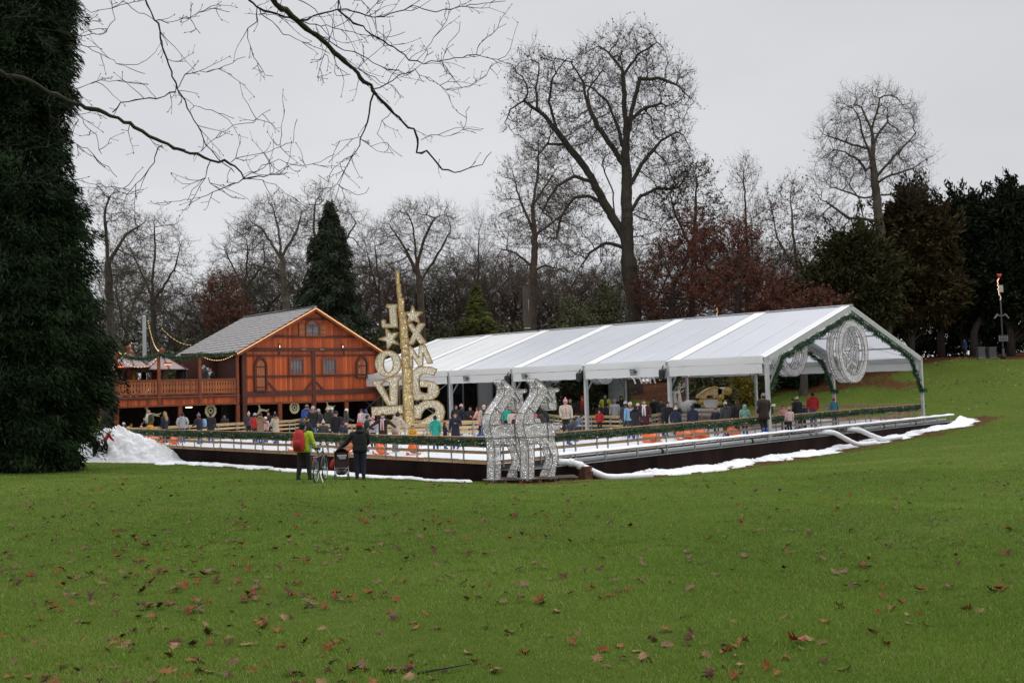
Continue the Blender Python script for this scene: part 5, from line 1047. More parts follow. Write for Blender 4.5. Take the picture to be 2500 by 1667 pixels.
# ---------------- silver reindeer ----------------
RY=35.6; q0=at(1262,1172,RY); 
RP=rk(0,0); al=TH-.05; dU=V(math.cos(al),math.sin(al),0); dN=V(-math.sin(al),math.cos(al),0)
def R_(x,y): return (1160+x/4.9,880+y/4.9)
base2=V(at(1330,1170,RY)[0],RY,0); base2[2]=tzf(base2[0],base2[1])+.15
def rpx(p): return atpl(*R_(*p),base2,dN)-base2
dpoly=[(735,218),(790,262),(850,318),(868,340),(940,338),(985,330),(1008,345),(998,370),(965,380),(955,400),(968,470),(970,585),(892,582),(868,500),(850,430),(800,490),(760,560),(720,625),(704,690),(720,740),(760,750),(860,745),(930,755),(965,775),(1000,760),(1035,745),(1048,780),(1010,820),(966,832),(955,900),(952,950),(985,1070),(995,1160),(970,1270),(940,1418),(868,1417),(898,1300),(928,1200),(912,1110),(868,1015),(840,990),(770,1000),(712,992),(708,1200),(700,1420),(640,1420),(640,1200),(630,1000),(612,920),(590,850),(575,760),(580,690),(600,630),(640,560),(700,470),(742,400),(747,330),(735,280),(708,250)]
def smooth_poly(P,k=3):
    o=[];n=len(P)
    for i in range(n):
        p0,p1,p2,p3=P[i-1],P[i],P[(i+1)%n],P[(i+2)%n]
        for j in range(k): u=j/k; o.append(.5*((2*p1)+(-p0+p2)*u+(2*p0-5*p1+4*p2-p3)*u*u+(-p0+3*p1-3*p2+p3)*u**3))
    return o
P2=smooth_poly([rpx(p) for p in dpoly]); zmin=min(p[2] for p in P2)
for k,(sx_,lab) in enumerate(((0,'right one of the two big silver light reindeer standing on pallets'),(-395/4.9/FPX*RY,'left one of the two big silver light reindeer, overlapped by its twin'))):
    o=empty('silver_reindeer',base2+V(sx_,0,0),lab,'light sculpture','silver reindeer on pallets')
    if k==0:
        m2=MB(); m2.prism(P2,dN*.42); m2.build('tinsel_body',SIL,o); e=MB()
        for off in (0,.42): [e.bar(a+dN*off,b_+dN*off,.024,.024,up=dN) for a,b_ in zip(P2,P2[1:]+P2[:1])]
        for i in range(0,len(P2),12): e.bar(P2[i],P2[i]+dN*.42,.028,.028)
        for a,b_ in (((632,560),(720,625)),((600,925),(960,900)),((640,1000),(700,985)),((860,380),(880,360)),((870,380),(930,470)),((930,470),(900,500)),((900,500),(855,440)),((860,755),(880,960)),((580,760),(700,760))): e.bar(rpx(a)-dN*.01,rpx(b_)-dN*.01,.03,.03,up=dN)
        e.build('outline_frame',SED,o); f=MB(); 
        for x0 in (670,905): a=rpx((x0,1418)); f.box(a+dN*.23+V(0,0,.015),(.5,.6,.03),dU,dN)
        f.build('foot_plate',STEEL,o); deer0=o
    else:
        for ch in list(deer0.children): c=ch.copy(); COL.objects.link(c); c.parent=o
pz=[(at(1232,1172,35.4)),(at(1318,1173,35.5)),(at(1366,1172,35.9))]
for q,lab,rz in zip(pz,('weathered pallet under the left silver reindeer','reddish pallet under the right silver reindeer','pallet end sticking out right of the silver reindeer'),(.05,.0,.1)):
    pallet(q[0],q[1]+.1,rz,lab)
# ---------------- people ----------------
def fmat(c,name=None,rough=.85):
    k='cloth_%02x%02x%02x'%tuple(int(255*min(1,x)**.5) for x in c); return mat(name or k,c,rough,nz=14,amt=.28,bump=.25)
SKIN=mat('skin',(.50,.28,.20),.6); 
CO=dict(black=(.012,.012,.014),navy=(.016,.021,.05),dnavy=(.010,.013,.03),grey=(.16,.16,.17),dgrey=(.045,.046,.05),lgrey=(.38,.38,.39),white=(.66,.65,.62),cream=(.52,.45,.35),tan=(.26,.155,.09),beige=(.42,.34,.25),brown=(.055,.030,.020),dbrown=(.025,.015,.012),red=(.42,.022,.022),dred=(.12,.012,.016),burg=(.065,.010,.018),pink=(.60,.27,.27),lpink=(.62,.42,.42),hotpink=(.60,.06,.15),teal=(.02,.34,.27),mint=(.20,.36,.30),blue=(.03,.08,.30),denim=(.07,.14,.26),dblue=(.015,.035,.13),lblue=(.20,.36,.52),yellow=(.58,.30,.03),orange=(.60,.20,.03),olive=(.065,.062,.032),dgreen=(.018,.024,.017),lime=(.36,.52,.02),blond=(.34,.20,.09),hairbr=(.05,.024,.014),hairdk=(.014,.010,.009),hairred=(.10,.022,.012),hairgrey=(.30,.29,.28),lilac=(.40,.36,.42),camo=(.07,.20,.26),neon=(.50,.55,.04),skate=(.02,.07,.36),orangepl=(.80,.13,.03))
def loft(mb,rings,n=12,wr=0,seed=0,cap=True):
    """rings: (center, rx, ry, xdir, ydir)"""
    b=len(mb.v); vs=[];g=random.Random(seed)
    for i,(c,rx,ry,X,Y) in enumerate(rings):
        for j in range(n):
            a=2*PI*j/n; w=1+wr*math.sin(3*a+i*1.7+seed)*.5+g.uniform(-wr,wr); vs.append(np.array(c)+X*(rx*w*math.cos(a))+Y*(ry*w*math.sin(a)))
    fs=[]
    for i in range(len(rings)-1):
        for j in range(n): fs.append((i*n+j,i*n+(j+1)%n,(i+1)*n+(j+1)%n,(i+1)*n+j))
    if cap: fs.append(tuple(range(n))[::-1]); fs.append(tuple((len(rings)-1)*n+j for j in range(n)))
    mb.add(vs,fs)
def skinobj(name,chains,m_,parent=None,sub=1):
    """chains: list of [(pos,radius),...]; each chain may start with an int index into the first chain"""
    vs=[];es=[];rs=[];roots=[]
    idx={}
    for ci,ch in enumerate(chains):
        prev=None
        for k,it in enumerate(ch):
            if isinstance(it,str): prev=idx[it]; continue
            key=it[2] if len(it)>2 else None
            vs.append(tuple(float(x) for x in it[0])); rs.append(it[1]); i=len(vs)-1
            if key: idx[key]=i
            if prev is not None: es.append((prev,i))
            else: roots.append(i)
            prev=i
    me=bpy.data.meshes.new(name); me.from_pydata(vs,es,[]); me.materials.append(m_); o=bpy.data.objects.new(name,me); COL.objects.link(o); o.parent=parent
    md=o.modifiers.new('skin','SKIN'); md.use_smooth_shade=True
    for i,s in enumerate(me.skin_vertices[0].data): s.radius=(rs[i],rs[i]); s.use_root=i in roots
    if sub: q=o.modifiers.new('sub','SUBSURF'); q.levels=sub; q.render_levels=sub
    return o
def rotx(v,a,c): v=np.array(v,float)-c; y=v[1]*math.cos(a)-v[2]*math.sin(a)*-1; z=v[2]*math.cos(a)-v[1]*math.sin(a); return V(v[0],y,z)+c
ARM={'down':((.27,-.03,1.16),(.27,.08,.92)),'pocket':((.31,-.10,1.17),(.21,.10,1.0)),'fwd':((.27,.10,1.17),(.19,.36,1.12)),'rail':((.27,.16,1.2),(.21,.44,1.08)),'out':((.42,.02,1.27),(.62,.10,1.12)),'bent':((.28,.0,1.15),(.10,.22,1.24)),'up':((.28,.14,1.22),(.12,.24,1.45)),'reach':((.26,.24,1.28),(.22,.52,1.2)),'hold':((.25,-.02,1.15),(.24,.24,1.00)),'low':((.25,.12,1.12),(.2,.26,.86))}
def person(pos,h,face,jk,tr,label,hat=None,bob=None,hair='hairbr',long=0,scarf=None,lean=0,arms=('down','down'),coat=0,hood=None,fur=None,boots='black',skates=None,mask=None,legs=((0,0),(0,0)),w=1.,hatbrim=None,group=None,sub=1,headturn=0,seed=0,glove=None,collar=None,fingers=True):
    w*=1.16; s=h/1.75; o_=np.array(pos,float); ca,sa=math.cos(face),math.sin(face); lift=.055 if skates else 0
    s=(h-lift)/1.75; lr=math.radians(lean); pv=V(0,0,.94)
    T=lambda p:(lambda q:V(q[0]*ca-q[1]*sa,q[0]*sa+q[1]*ca,q[2]))(np.array(p,float)*s+V(0,0,lift))
    U=lambda p:T(rotx(p,lr,pv)); Xd=V(ca,sa,0); Yd=V(-sa,ca,0); UY=lambda a:V(-sa*math.cos(a),ca*math.cos(a),-math.sin(a))
    jc=fmat(CO[jk]) if isinstance(jk,str) else jk; tc_=fmat(CO[tr]); r=s
    ht=math.radians(headturn); hc=V(0,.02,1.5)
    def Hd(p):
        p=np.array(p,float)-hc; p=V(p[0]*math.cos(ht)-p[1]*math.sin(ht),p[0]*math.sin(ht)+p[1]*math.cos(ht),p[2])*V(1.1,1.1,1.04)+hc; return T(rotx(rotx(p,-lr*.55,hc),lr,pv))
    ak=[]
    # --- body
    ch=[[(U((0,0,.95)),.10*r,'pel'),(U((0,0,1.15)),.11*r),(U((0,0,1.36)),.11*r,'ch'),(U((0,.01,1.49)),.05*r),(Hd((0,.035,1.555)),.066*r),(Hd((0,.025,1.63)),.088*r),(Hd((0,.012,1.70)),.07*r)]]
    wr_=[]
    for sd,ap in ((-1,arms[0]),(1,arms[1])):
        e,wv=ARM[ap] if isinstance(ap,str) else ap; sh=(.185*sd*w,0,1.42); e=(e[0]*sd,e[1],e[2]); wv=(wv[0]*sd,wv[1],wv[2]); d=unit(np.array(wv)-np.array(e)); pm=np.array(wv)+d*.07
        ch.append(['ch',(U(sh),.05*r),(U(e),.04*r),(U(wv),.026*r),(U(pm),.034*r)]); wr_.append((sh,e,wv,d,pm))
        if fingers:
            sidev=unit(np.cross(d,V(0,0,1)) if abs(d[2])<.9 else V(0,1,0)); dn_=unit(np.cross(sidev,d))
            for k in range(4):
                off=sidev*(-.024+.016*k); L_=(.062,.075,.07,.052)[k]; b0=pm+off+d*.005; b1=b0+d*L_*.55; b2=b1+d*L_*.3-dn_*.02*(1+.3*k)*(-1 if dn_[2]<0 else 1); ch.append([(U(b0),.011*r),(U(b1),.0095*r),(U(b2),.0085*r)])
            b0=np.array(wv)+d*.03-sidev*.02*sd; ch.append([(U(b0),.012*r),(U(b0+d*.03-sidev*.03*sd),.011*r),(U(b0+d*.06-sidev*.035*sd),.009*r)])
    lg=[]
    for sd,(dx,dy) in ((-1,legs[0]),(1,legs[1])):
        hp=(.095*sd,0,.92); an=(.10*sd+dx,-.02+dy,.09); kn=((hp[0]+an[0])/2,(dy)/2+.045+abs(dy)*.12,.50); ch.append(['pel',(T(hp),.085*r),(T(kn),.055*r),(T(an),.038*r),(T((an[0],an[1]+.12,.045)),.034*r)]); lg.append((hp,kn,an))
    ch.append([(Hd((0,.085,1.625)),.016*r),(Hd((0,.125,1.605)),.014*r)])
    for sd in (-1,1): ch.append([(Hd((.083*sd,.015,1.60)),.014*r),(Hd((.09*sd,.01,1.645)),.016*r)])
    B=skinobj('person',ch,SKIN,None,sub); B.location=[float(x) for x in o_]; tag(B,label,'person',group)
    # face
    f=MB(); 
    for sd in (-1,1): f.sphere(Hd((.033*sd,.104,1.64)),.011*r,6,4)
    f.build('eyes',mat('eye_dark',(.02,.015,.012),.3),B); f=MB(); f.bar(Hd((-.025,.103,1.572)),Hd((.025,.103,1.572)),.012*r,.010*r); f.build('mouth',mat('lip',(.30,.09,.08),.6),B)
    # trousers
    t_=MB(); 
    loft(t_,[(T((0,0,1.06)),.15*r*w,.11*r,Xd,Yd),(T((0,-.01,.95)),.165*r*w,.12*r,Xd,Yd),(T((0,0,.86)),.165*r*w,.115*r,Xd,Yd)],12,.02)
    for hp,kn,an in lg:
        hp=np.array(hp);kn=np.array(kn);an=np.array(an); m1=(hp+kn)/2; m2=(kn+an)/2
        loft(t_,[(T(hp+V(0,0,.03)),.092*r*w,.10*r,Xd,Yd),(T(m1),.08*r*w,.088*r,Xd,Yd),(T(kn),.064*r*w,.07*r,Xd,Yd),(T(m2+V(0,-.012,0)),.062*r*w,.068*r,Xd,Yd),(T(an+V(0,0,.0)),.055*r,.06*r,Xd,Yd),(T(an-V(0,0,.03)),.056*r,.064*r,Xd,Yd)],10,.035,seed)
    t_.build('trousers',tc_,B,True)
    # jacket
    j=MB(); zb=.86 if not coat else (.62 if coat==1 else .45); RG=[]
    def rg(z,rx,ry,yo=0): 
        if z<.94: c=T(rotx((0,yo,z),lr*.35,pv)); Y_=Yd
        else: c=U((0,yo,z)); Y_=UY(lr)
        RG.append((c,rx*r*w,ry*r,Xd,Y_))
    fl=1+.1*coat
    if coat: rg(zb,.20*fl,.155*fl); rg((zb+.92)/2,.195,.155)
    else: rg(.86,.178,.145)
    rg(.96,.178,.145); rg(1.08,.168,.135); rg(1.22,.182,.14); rg(1.34,.20,.142); rg(1.42,.185,.125); rg(1.475,.10,.09); rg(1.51,.075,.075,.005)
    loft(j,RG,14,.03,seed)
    for sh,e,wv,d,pm in wr_:
        sh=np.array(sh);e=np.array(e);wv=np.array(wv); P_=[sh*V(.55,1,1)+V(0,0,.005),sh*V(.95,1,.995),(sh+e)/2,e,(e+wv)/2,wv,wv+d*.02]; R_s=[.075,.086,.072,.062,.056,.046,.046]
        j.tube([U(p) for p in P_],[x*r*1.12*(1+.08*math.sin(i*2.3+seed)) for i,x in enumerate(R_s)],9)
    if not hood is None or fur:
        pass
    j.build('jacket',jc,B,True)
    if jk in('white','dgrey','black','cream') and seed%3==0:
        q=MB()
        for z in (1.0,1.12,1.24,1.34): c=U((0,0,z)); q.ring([c+Xd*.183*r*w*math.cos(a)+UY(lr)*.148*r*math.sin(a) for a in np.linspace(0,2*PI,15)[:-1]],[c+Xd*.16*r*w*math.cos(a)+UY(lr)*.12*r*math.sin(a) for a in np.linspace(0,2*PI,15)[:-1]],V(0,0,.008*r))
        q.build('quilt_seams',fmat(tuple(x*.6 for x in CO[jk])),B)
    if hood:
        q=MB(); loft(q,[(U((0,-.05,1.42)),.12*r,.08*r,Xd,Yd),(U((0,-.08,1.50)),.14*r,.10*r,Xd,Yd),(U((0,-.06,1.56)),.10*r,.07*r,Xd,Yd)] if hood!='up' else [(U((0,0,1.45)),.11*r,.11*r,Xd,Yd),(Hd((0,-.02,1.56)),.115*r,.11*r,Xd,Yd),(Hd((0,-.03,1.66)),.115*r,.11*r,Xd,Yd),(Hd((0,-.03,1.74)),.085*r,.085*r,Xd,Yd),(Hd((0,-.03,1.77)),.03*r,.03*r,Xd,Yd)],12,.04); q.build('hood',jc,B,True)
    if fur:
        q=MB(); c=U((0,-.03,1.50)); pts=[c+Xd*.135*r*math.cos(a)+Yd*.12*r*math.sin(a)+V(0,0,.05*r*-math.sin(a)) for a in np.linspace(0,2*PI,15)]; q.tube(pts,.045*r,7,False)
        g=np.random.default_rng(seed); base=np.array(pts)[g.integers(0,15,160)]; dv=unit(g.normal(size=(160,3))); 
        for p,d_ in zip(base,dv): q.add([p+np.cross(d_,V(0,0,1))*.012,p-np.cross(d_,V(0,0,1))*.012,p+d_*.075*r],[(0,1,2)])
        q.build('fur_trim',fmat(CO[fur]),B)
    # hair
    if hair:
        q=MB(); hm=fmat(CO[hair])
        if not hat or long: 
            loft(q,[(Hd((0,-.035,1.565)),.080*r,.070*r,Xd,Yd),(Hd((0,-.025,1.63)),.098*r,.088*r,Xd,Yd),(Hd((0,-.012,1.69)),.098*r,.098*r,Xd,Yd),(Hd((0,0,1.735)),.075*r,.08*r,Xd,Yd),(Hd((0,0,1.757)),.03*r,.03*r,Xd,Yd)],12,.05,seed)
            if long: loft(q,[(Hd((0,-.03,1.66)),.100*r,.085*r,Xd,Yd),(Hd((0,-.05,1.55)),.11*r,.075*r,Xd,Yd),(U((0,-.10,1.42)),.125*r,.06*r,Xd,Yd),(U((0,-.13,1.30)),.11*r,.045*r,Xd,Yd),(U((0,-.12,1.22)),.06*r,.03*r,Xd,Yd)],12,.06,seed)
        else: loft(q,[(Hd((0,-.03,1.56)),.078*r,.068*r,Xd,Yd),(Hd((0,-.025,1.62)),.094*r,.082*r,Xd,Yd),(Hd((0,-.01,1.67)),.094*r,.09*r,Xd,Yd)],12,.05,seed)
        q.build('hair',hm,B,True)
    if hat:
        q=MB(); loft(q,[(Hd((0,-.004,1.648)),.106*r,.112*r,Xd,Yd),(Hd((0,-.004,1.69)),.110*r,.116*r,Xd,Yd),(Hd((0,-.006,1.695)),.103*r,.108*r,Xd,Yd),(Hd((0,-.01,1.74)),.092*r,.096*r,Xd,Yd),(Hd((0,-.015,1.775)),.06*r,.062*r,Xd,Yd),(Hd((0,-.015,1.79)),.02*r,.02*r,Xd,Yd)],14,.012); hq=q.build('knitted_hat',fmat(CO[hat]),B,True)
        if bob: q=MB(); q.sphere(Hd((0,-.02,1.82)),.045*r,9,7); q.build('bobble',fmat(CO[bob]),hq,True)
    if scarf:
        q=MB(); c=U((0,.005,1.485)); q.tube([c+Xd*.092*r*math.cos(a)+Yd*.09*r*math.sin(a)+V(0,0,-.02*math.sin(a)) for a in np.linspace(0,2*PI,13)],.038*r,8,False)
        if scarf!='olive': 
            for sd in(-1,1): q.tube([U((.03*sd,.10,1.46)),U((.05*sd,.165,1.32)),U((.055*sd,.165,1.12)),U((.06*sd,.16,1.0))],[.03*r,.038*r,.034*r,.03*r],7)
        q.build('scarf',fmat(CO[scarf]),B,True)
    if mask: q=MB(); loft(q,[(Hd((0,.085,1.545)),.045*r,.035*r,Xd,Yd),(Hd((0,.088,1.58)),.062*r,.042*r,Xd,Yd),(Hd((0,.082,1.615)),.062*r,.04*r,Xd,Yd)],10); q.build('face_mask',fmat(CO[mask]),B,True)
    if glove:
        q=MB()
        for sh,e,wv,d,pm in wr_: q.tube([U(wv),U(pm),U(np.array(pm)+d*.07)],[.036*r,.046*r,.03*r],8)
        q.build('gloves',fmat(CO[glove]),B,True)
    for (hp,kn,an) in lg:
        q=MB(); a=np.array(an)
        if skates:
            q.tube([T(a+V(0,-.005,.16)),T(a+V(0,-.005,.05)),T(a+V(0,0,-.02))],[.062*r,.062*r,.056*r],9); loft(q,[(T((a[0],a[1]-.07,.05)),.048*r,.05*r,Xd,V(0,0,1)),(T((a[0],a[1]+.05,.05)),.052*r,.052*r,Xd,V(0,0,1)),(T((a[0],a[1]+.15,.04)),.046*r,.036*r,Xd,V(0,0,1)),(T((a[0],a[1]+.19,.035)),.02*r,.02*r,Xd,V(0,0,1))],10)
            bt=q.build('ice_skate',fmat(CO[skates],'skate_shell_'+skates,.35),B,True); m=MB(); m.bar(T((a[0],a[1]-.09,-.014)),T((a[0],a[1]+.19,-.014)),.010,.035); m.build('blade',STEEL,bt)
        else:
            q.tube([T(a+V(0,-.005,.06)),T(a+V(0,0,-.03))],[.056*r,.052*r],9); loft(q,[(T((a[0],a[1]-.08,.035)),.036*r,.032*r,Xd,V(0,0,1)),(T((a[0],a[1]-.03,.042)),.045*r,.042*r,Xd,V(0,0,1)),(T((a[0],a[1]+.08,.04)),.048*r,.038*r,Xd,V(0,0,1)),(T((a[0],a[1]+.17,.03)),.036*r,.026*r,Xd,V(0,0,1)),(T((a[0],a[1]+.195,.025)),.012*r,.012*r,Xd,V(0,0,1))],10); q.build('shoe',fmat(CO[boots]),B,True)
    return B,(lambda p:o_+U(p)),wr_
def backpack(c,face,col,label,s=1.,h=.5):
    Xd=V(math.cos(face),math.sin(face),0);Yd=V(-math.sin(face),math.cos(face),0); o=MB(); q=np.array(c,float)
    loft(o,[(V(0,0,-h*.5*s),.12*s,.08*s,Xd,Yd),(V(0,0,-h*.42*s),.15*s,.12*s,Xd,Yd),(V(0,0,0),.155*s,.13*s,Xd,Yd),(V(0,0,h*.3*s),.14*s,.11*s,Xd,Yd),(V(0,0,h*.47*s),.09*s,.08*s,Xd,Yd),(V(0,0,h*.5*s),.03*s,.03*s,Xd,Yd)],14,.05,3)
    b=o.build('backpack',fmat(CO[col]),None,True); b.location=[float(x) for x in q]; tag(b,label,'backpack')
    p=MB(); loft(p,[(V(0,0,-h*.38*s)-Yd*.10*s,.09*s,.06*s,Xd,Yd),(V(0,0,-h*.1*s)-Yd*.12*s,.10*s,.06*s,Xd,Yd),(V(0,0,h*.05*s)-Yd*.11*s,.08*s,.04*s,Xd,Yd)],10,.04); p.build('front_pocket',fmat(tuple(x*.75 for x in CO[col])),b,True)
    t=MB(); 
    for sd in(-1,1): t.tube([Xd*.08*sd*s+V(0,0,h*.42*s)+Yd*.05*s,Xd*.10*sd*s+Yd*.2*s+V(0,0,h*.46*s),Xd*.12*sd*s+Yd*.30*s+V(0,0,h*.1*s),Xd*.11*sd*s+Yd*.1*s-V(0,0,h*.36*s)],.018*s,6)
    t.tube([V(0,0,h*.48*s)-Xd*.03*s,V(0,0,h*.55*s),V(0,0,h*.48*s)+Xd*.03*s],.012*s,5); t.build('straps',fmat(CO['dgrey']),b,True); return b
DEG=math.radians
def who(px,py,Y,face,jk,tr,label,base=None,**k):
    p=at(px,py,Y); 
    if k.get('lean'): pass
    eff=1-(1-math.cos(DEG(k.get('lean',0))))*.46
    b=ZI if base is None else base; h=(p[2]-b)/eff
    if k.get('bob'): h/=1.06
    elif k.get('hat'): h/=1.025
    if h>2.02: b+=(h-2.0)*eff; h=2.0
    lr=DEG(k.get('lean',0)); f=DEG(face); off=V(-math.sin(f),math.cos(f),0)*math.sin(lr)*.8*h/1.75
    k.setdefault('seed',int(px)%17)
    return person(V(p[0],p[1],b)-off,h,f,jk,tr,label,**k)
# face angle: 0 looks away from the camera, 180 at the camera, 90 to the left, -90 to the right
SK='skate'
G1='spectators and skaters'
L_=who
L_(272,1050,53.45,-60,'red','navy','child in red jacket clambering up the snow heap',w=1.4,base=-1.28,hat='white',lean=35,arms=('reach','reach'),legs=((0,.2),(0,-.25)))
L_(232,1068,53.2,60,'dnavy','dnavy','child in dark clothes with grey white hat beside the big conifer',base=tzf(-22.7,53.2),hat='lgrey',arms=('fwd','down'))
L_(299,1031,60.5,150,'dgrey','black','child in white and green hat leaning over the far left fence',hat='white',bob='dgreen',lean=42,arms=('rail','rail'))
L_(324,1036,60.6,-100,'yellow','navy','child in mustard jacket bending low at the far left fence',hair='hairbr',lean=50,arms=('low','low'))
L_(345,1039,60.0,180,'lpink','black','small child in pale pink hat behind the far left fence',hat='lpink',skates=SK)
L_(364,999,61.2,150,'olive','black','bald man in open olive coat over white shirt',hair=None,coat=1,arms=('down','hold'),scarf='white')
L_(367,1030,59.6,60,'yellow','dblue','child with dark red hair in mustard jacket in front of the olive coated man',hair='hairred',arms=('fwd','fwd'),skates=SK)
L_(402,1005,61.5,70,'dnavy','black','woman with long blond hair in dark coat near the far left fence',hair='blond',long=1,coat=1)
L_(445,1008,59.5,20,'lgrey','denim','person in light grey hooded sweatshirt seen from behind',hair='hairdk',hood=1,arms=('pocket','pocket'),skates=SK)
L_(484,1007,58.2,60,'dnavy','dblue','skater in grey bobble hat with red scarf and navy coat',hat='grey',bob='grey',scarf='red',arms=('fwd','bent'),skates=SK,lean=8)
q=at(498,1032,58.4); backpack(q,DEG(10),'lblue','light blue backpack on the skater with red scarf',.95)
L_(514,1009,60.2,5,'black','dgrey','person in long black puffer seen from behind, near the balcony post',hair='hairdk',coat=1,skates=SK)
L_(548,1013,66.3,180,'dgrey','black','dim figure standing in the shade under the balcony',hair='hairdk')
L_(607,1004,64.5,180,'dgrey','black','person in tall grey hat behind the red jacketed skater',hat='lgrey',bob='lgrey')
L_(622,1008,57.4,15,'red','dgrey','skater in red jacket and grey cap seen from behind',hat='lgrey',arms=('fwd','fwd'),skates=SK,lean=6)
L_(636,1008,56.6,-25,'tan','denim','skater in tan parka with fur hood and brown hair',hair='hairbr',fur='tan',coat=1,arms=('fwd','fwd'),skates=SK)
L_(648,1017,57.5,150,'lpink','dnavy','little child in white hat between tan and beige coats',hat='white',skates=SK)
L_(655,1006,66.5,180,'dbrown','black','long haired figure in the shade of the cabin opening',hair='hairbr',long=1)
L_(670,1006,56.4,60,'beige','black','skater in long beige puffer with black bobble hat',hat='black',bob='lgrey',coat=2,fur='tan',arms=('fwd','fwd'),skates=SK,lean=8)
L_(749,987,67,0,'blue','black','person in blue parka with fur hood seen from behind at the cabin',hat='grey',fur='tan',w=1.1)
L_(764,991,60,185,'black','denim','tall person in lilac grey hat and long black coat with fur hood',hat='lilac',fur='tan',coat=1,skates=SK)
L_(777,998,60.5,160,'dgrey','black','person in pale hat and dark jacket right of the tall black coat',hat='lgrey',hair='blond',long=1)
L_(801,994,62.5,150,'dgreen','black','woman in cream hat with dark green jacket',hat='cream',hair='hairbr',long=1)
L_(810,994,63.5,-120,'dgrey','black','person in white hat partly behind the cream hatted woman',hat='white')
L_(741,1018,49.5,120,'black','dgrey','man with brown beard bending forward in black parka with fur hood',fur='tan',lean=28,arms=('rail','rail'),skates=SK,w=1.1)
L_(789,1024,47.6,10,'dgrey','dnavy','child in white and pink bobble hat seen from behind',hat='lpink',bob='white',skates=SK,legs=((-.15,.1),(.15,-.1)))
L_(818,1003,49.6,165,'black','dgrey','big man in navy beanie and black coat leaning over a child',hat='dnavy',lean=20,arms=('low','low'),w=1.2,coat=1,skates=SK)
L_(847,997,61,-70,'dgrey','black','youth in white beanie and black puffer facing right',hat='white',arms=('down','fwd'),hood=1,lean=8)
L_(848,1032,45.8,-60,'navy','dnavy','skater in pink beanie and navy jacket behind the red beanied man',hat='pink',lean=22,arms=('fwd','fwd'),skates=SK)
L_(834,1030,46.6,60,'dnavy','dnavy','child in dark hat and navy jacket next to the pink beanie',hat='dnavy',lean=14,skates=SK)
L_(882,998,64.5,150,'lpink','black','child in maroon hat and pale jacket near the tent corner',hat='burg',scarf='white')
L_(893,999,63,-40,'lgrey','navy','child in blue and green hat near the tent corner',hat='blue',arms=('fwd','fwd'))
L_(899,1013,46.3,-80,'dgreen','dgrey','woman with dark hair in dark green coat looking right',hair='hairbr',coat=1,arms=('fwd','fwd'),lean=10,skates=SK,w=1.1)
L_(910,1015,48.6,160,'lilac','black','child in patterned pink hat right of the dark green coat',hat='pink',scarf='lpink',skates=SK)
L_(934,1010,45.2,175,'dbrown','dgrey','woman in face mask with pink scarf and dark brown coat',hair='hairred',mask='lblue',scarf='lpink',arms=('out','out'),skates=SK,coat=1)
L_(973,1003,45.8,-35,'cream','beige','skater in cream hooded puffer and black bobble hat bending right',hat='black',bob='tan',hood=1,lean=18,arms=('fwd','reach'),skates=SK,w=1.1)
L_(1007,1039,44.4,180,'yellow','dnavy','small child in orange yellow jacket on an orange skating aid',hair='hairbr',hood=1,skates=SK,arms=('fwd','fwd'))
L_(1062,1014,46.3,15,'teal','dgrey','child in turquoise coat and black beanie seen from behind',hat='black',hood=1,coat=1,skates=SK)
L_(1086,1031,46.5,-80,'dnavy','black','small dark haired child in navy next to the turquoise coat',hair='hairbr',long=1,skates=SK,arms=('fwd','fwd'))
L_(1111,1008,46.1,170,'dnavy','black','woman with long dark hair in long navy coat holding gloves',hair='hairbr',long=1,coat=2,arms=('bent','down'),skates=SK)
L_(1113,989,60.6,-150,'black','black','dark haired man in black behind the navy coated woman',hair='hairdk')
L_(1128,986,59.6,-80,'dnavy','black','person in pink knitted hat and dark coat reaching right with yellow gloves',hat='lpink',arms=('reach','reach'),glove='yellow',lean=12,skates=SK)
L_(1148,993,61.5,170,'dbrown','black','dark clothed person between pink hat and pink coat',hair='hairdk')
L_(1165,993,58.2,70,'pink','black','child in pink coat with long dark red hair',hair='hairred',long=1,coat=1,arms=('out','fwd'),skates=SK,lean=8)
L_(1181,988,57.4,180,'cream','denim','woman in cream jacket with black scarf, mask and blue jeans',hat='lpink',mask='white',scarf='black',skates=SK)
L_(1193,988,60.5,150,'beige','black','brown haired person just behind the cream jacketed woman',hair='hairbr',long=1)
L_(1237,991,60,160,'teal','black','person in dark teal seen between the silver reindeer',hair='hairdk')
L_(1251,995,53.2,-20,'cream','denim','person in cream jacket and brown cream hat between the silver reindeer',hat='tan',bob='beige',skates=SK,w=1.1)
L_(1259,1014,51.2,170,'burg','black','child with dark hair beside the cream jacket between the silver reindeer',hair='hairbr',skates=SK)
L_(1246,989,62,180,'red','black','person in red further back between the silver reindeer',hair='hairdk')
L_(1320,985,57,60,'black','black','figure in black leaning left behind the right silver reindeer',hat='black',lean=25,arms=('reach','low'),skates=SK)
L_(1308,1011,50.6,160,'lgrey','navy','child in coral pink hat behind the right silver reindeer',hat='hotpink',skates=SK)
L_(1322,1010,51.2,-10,'dgrey','black','person with long brown hair behind the right silver reindeer back',hair='hairbr',long=1,skates=SK)
L_(1380,970,51.5,180,'cream','black','woman in white jacket with pink bobble hat and long pale scarf',hat='pink',bob='pink',scarf='lpink',arms=('down','hold'),skates=SK)
L_(1392,972,60.5,180,'black','black','dark haired woman behind the white jacketed one',hair='hairdk',long=1)
L_(1422,966,61,175,'brown','black','person in red hat and scarf with brown coat by the tent post',hat='red',scarf='red',coat=1)
L_(1412,1020,47.5,-60,'dgrey','navy','crouching skater in dark grey jacket near the garland',lean=55,arms=('low','low'),hat='dgrey',skates=SK,legs=((-.3,.2),(.3,-.2)))
L_(1426,1015,49.4,-110,'denim','navy','child in faded blue jacket beside the crouching skater',hair='hairdk',lean=45,skates=SK)
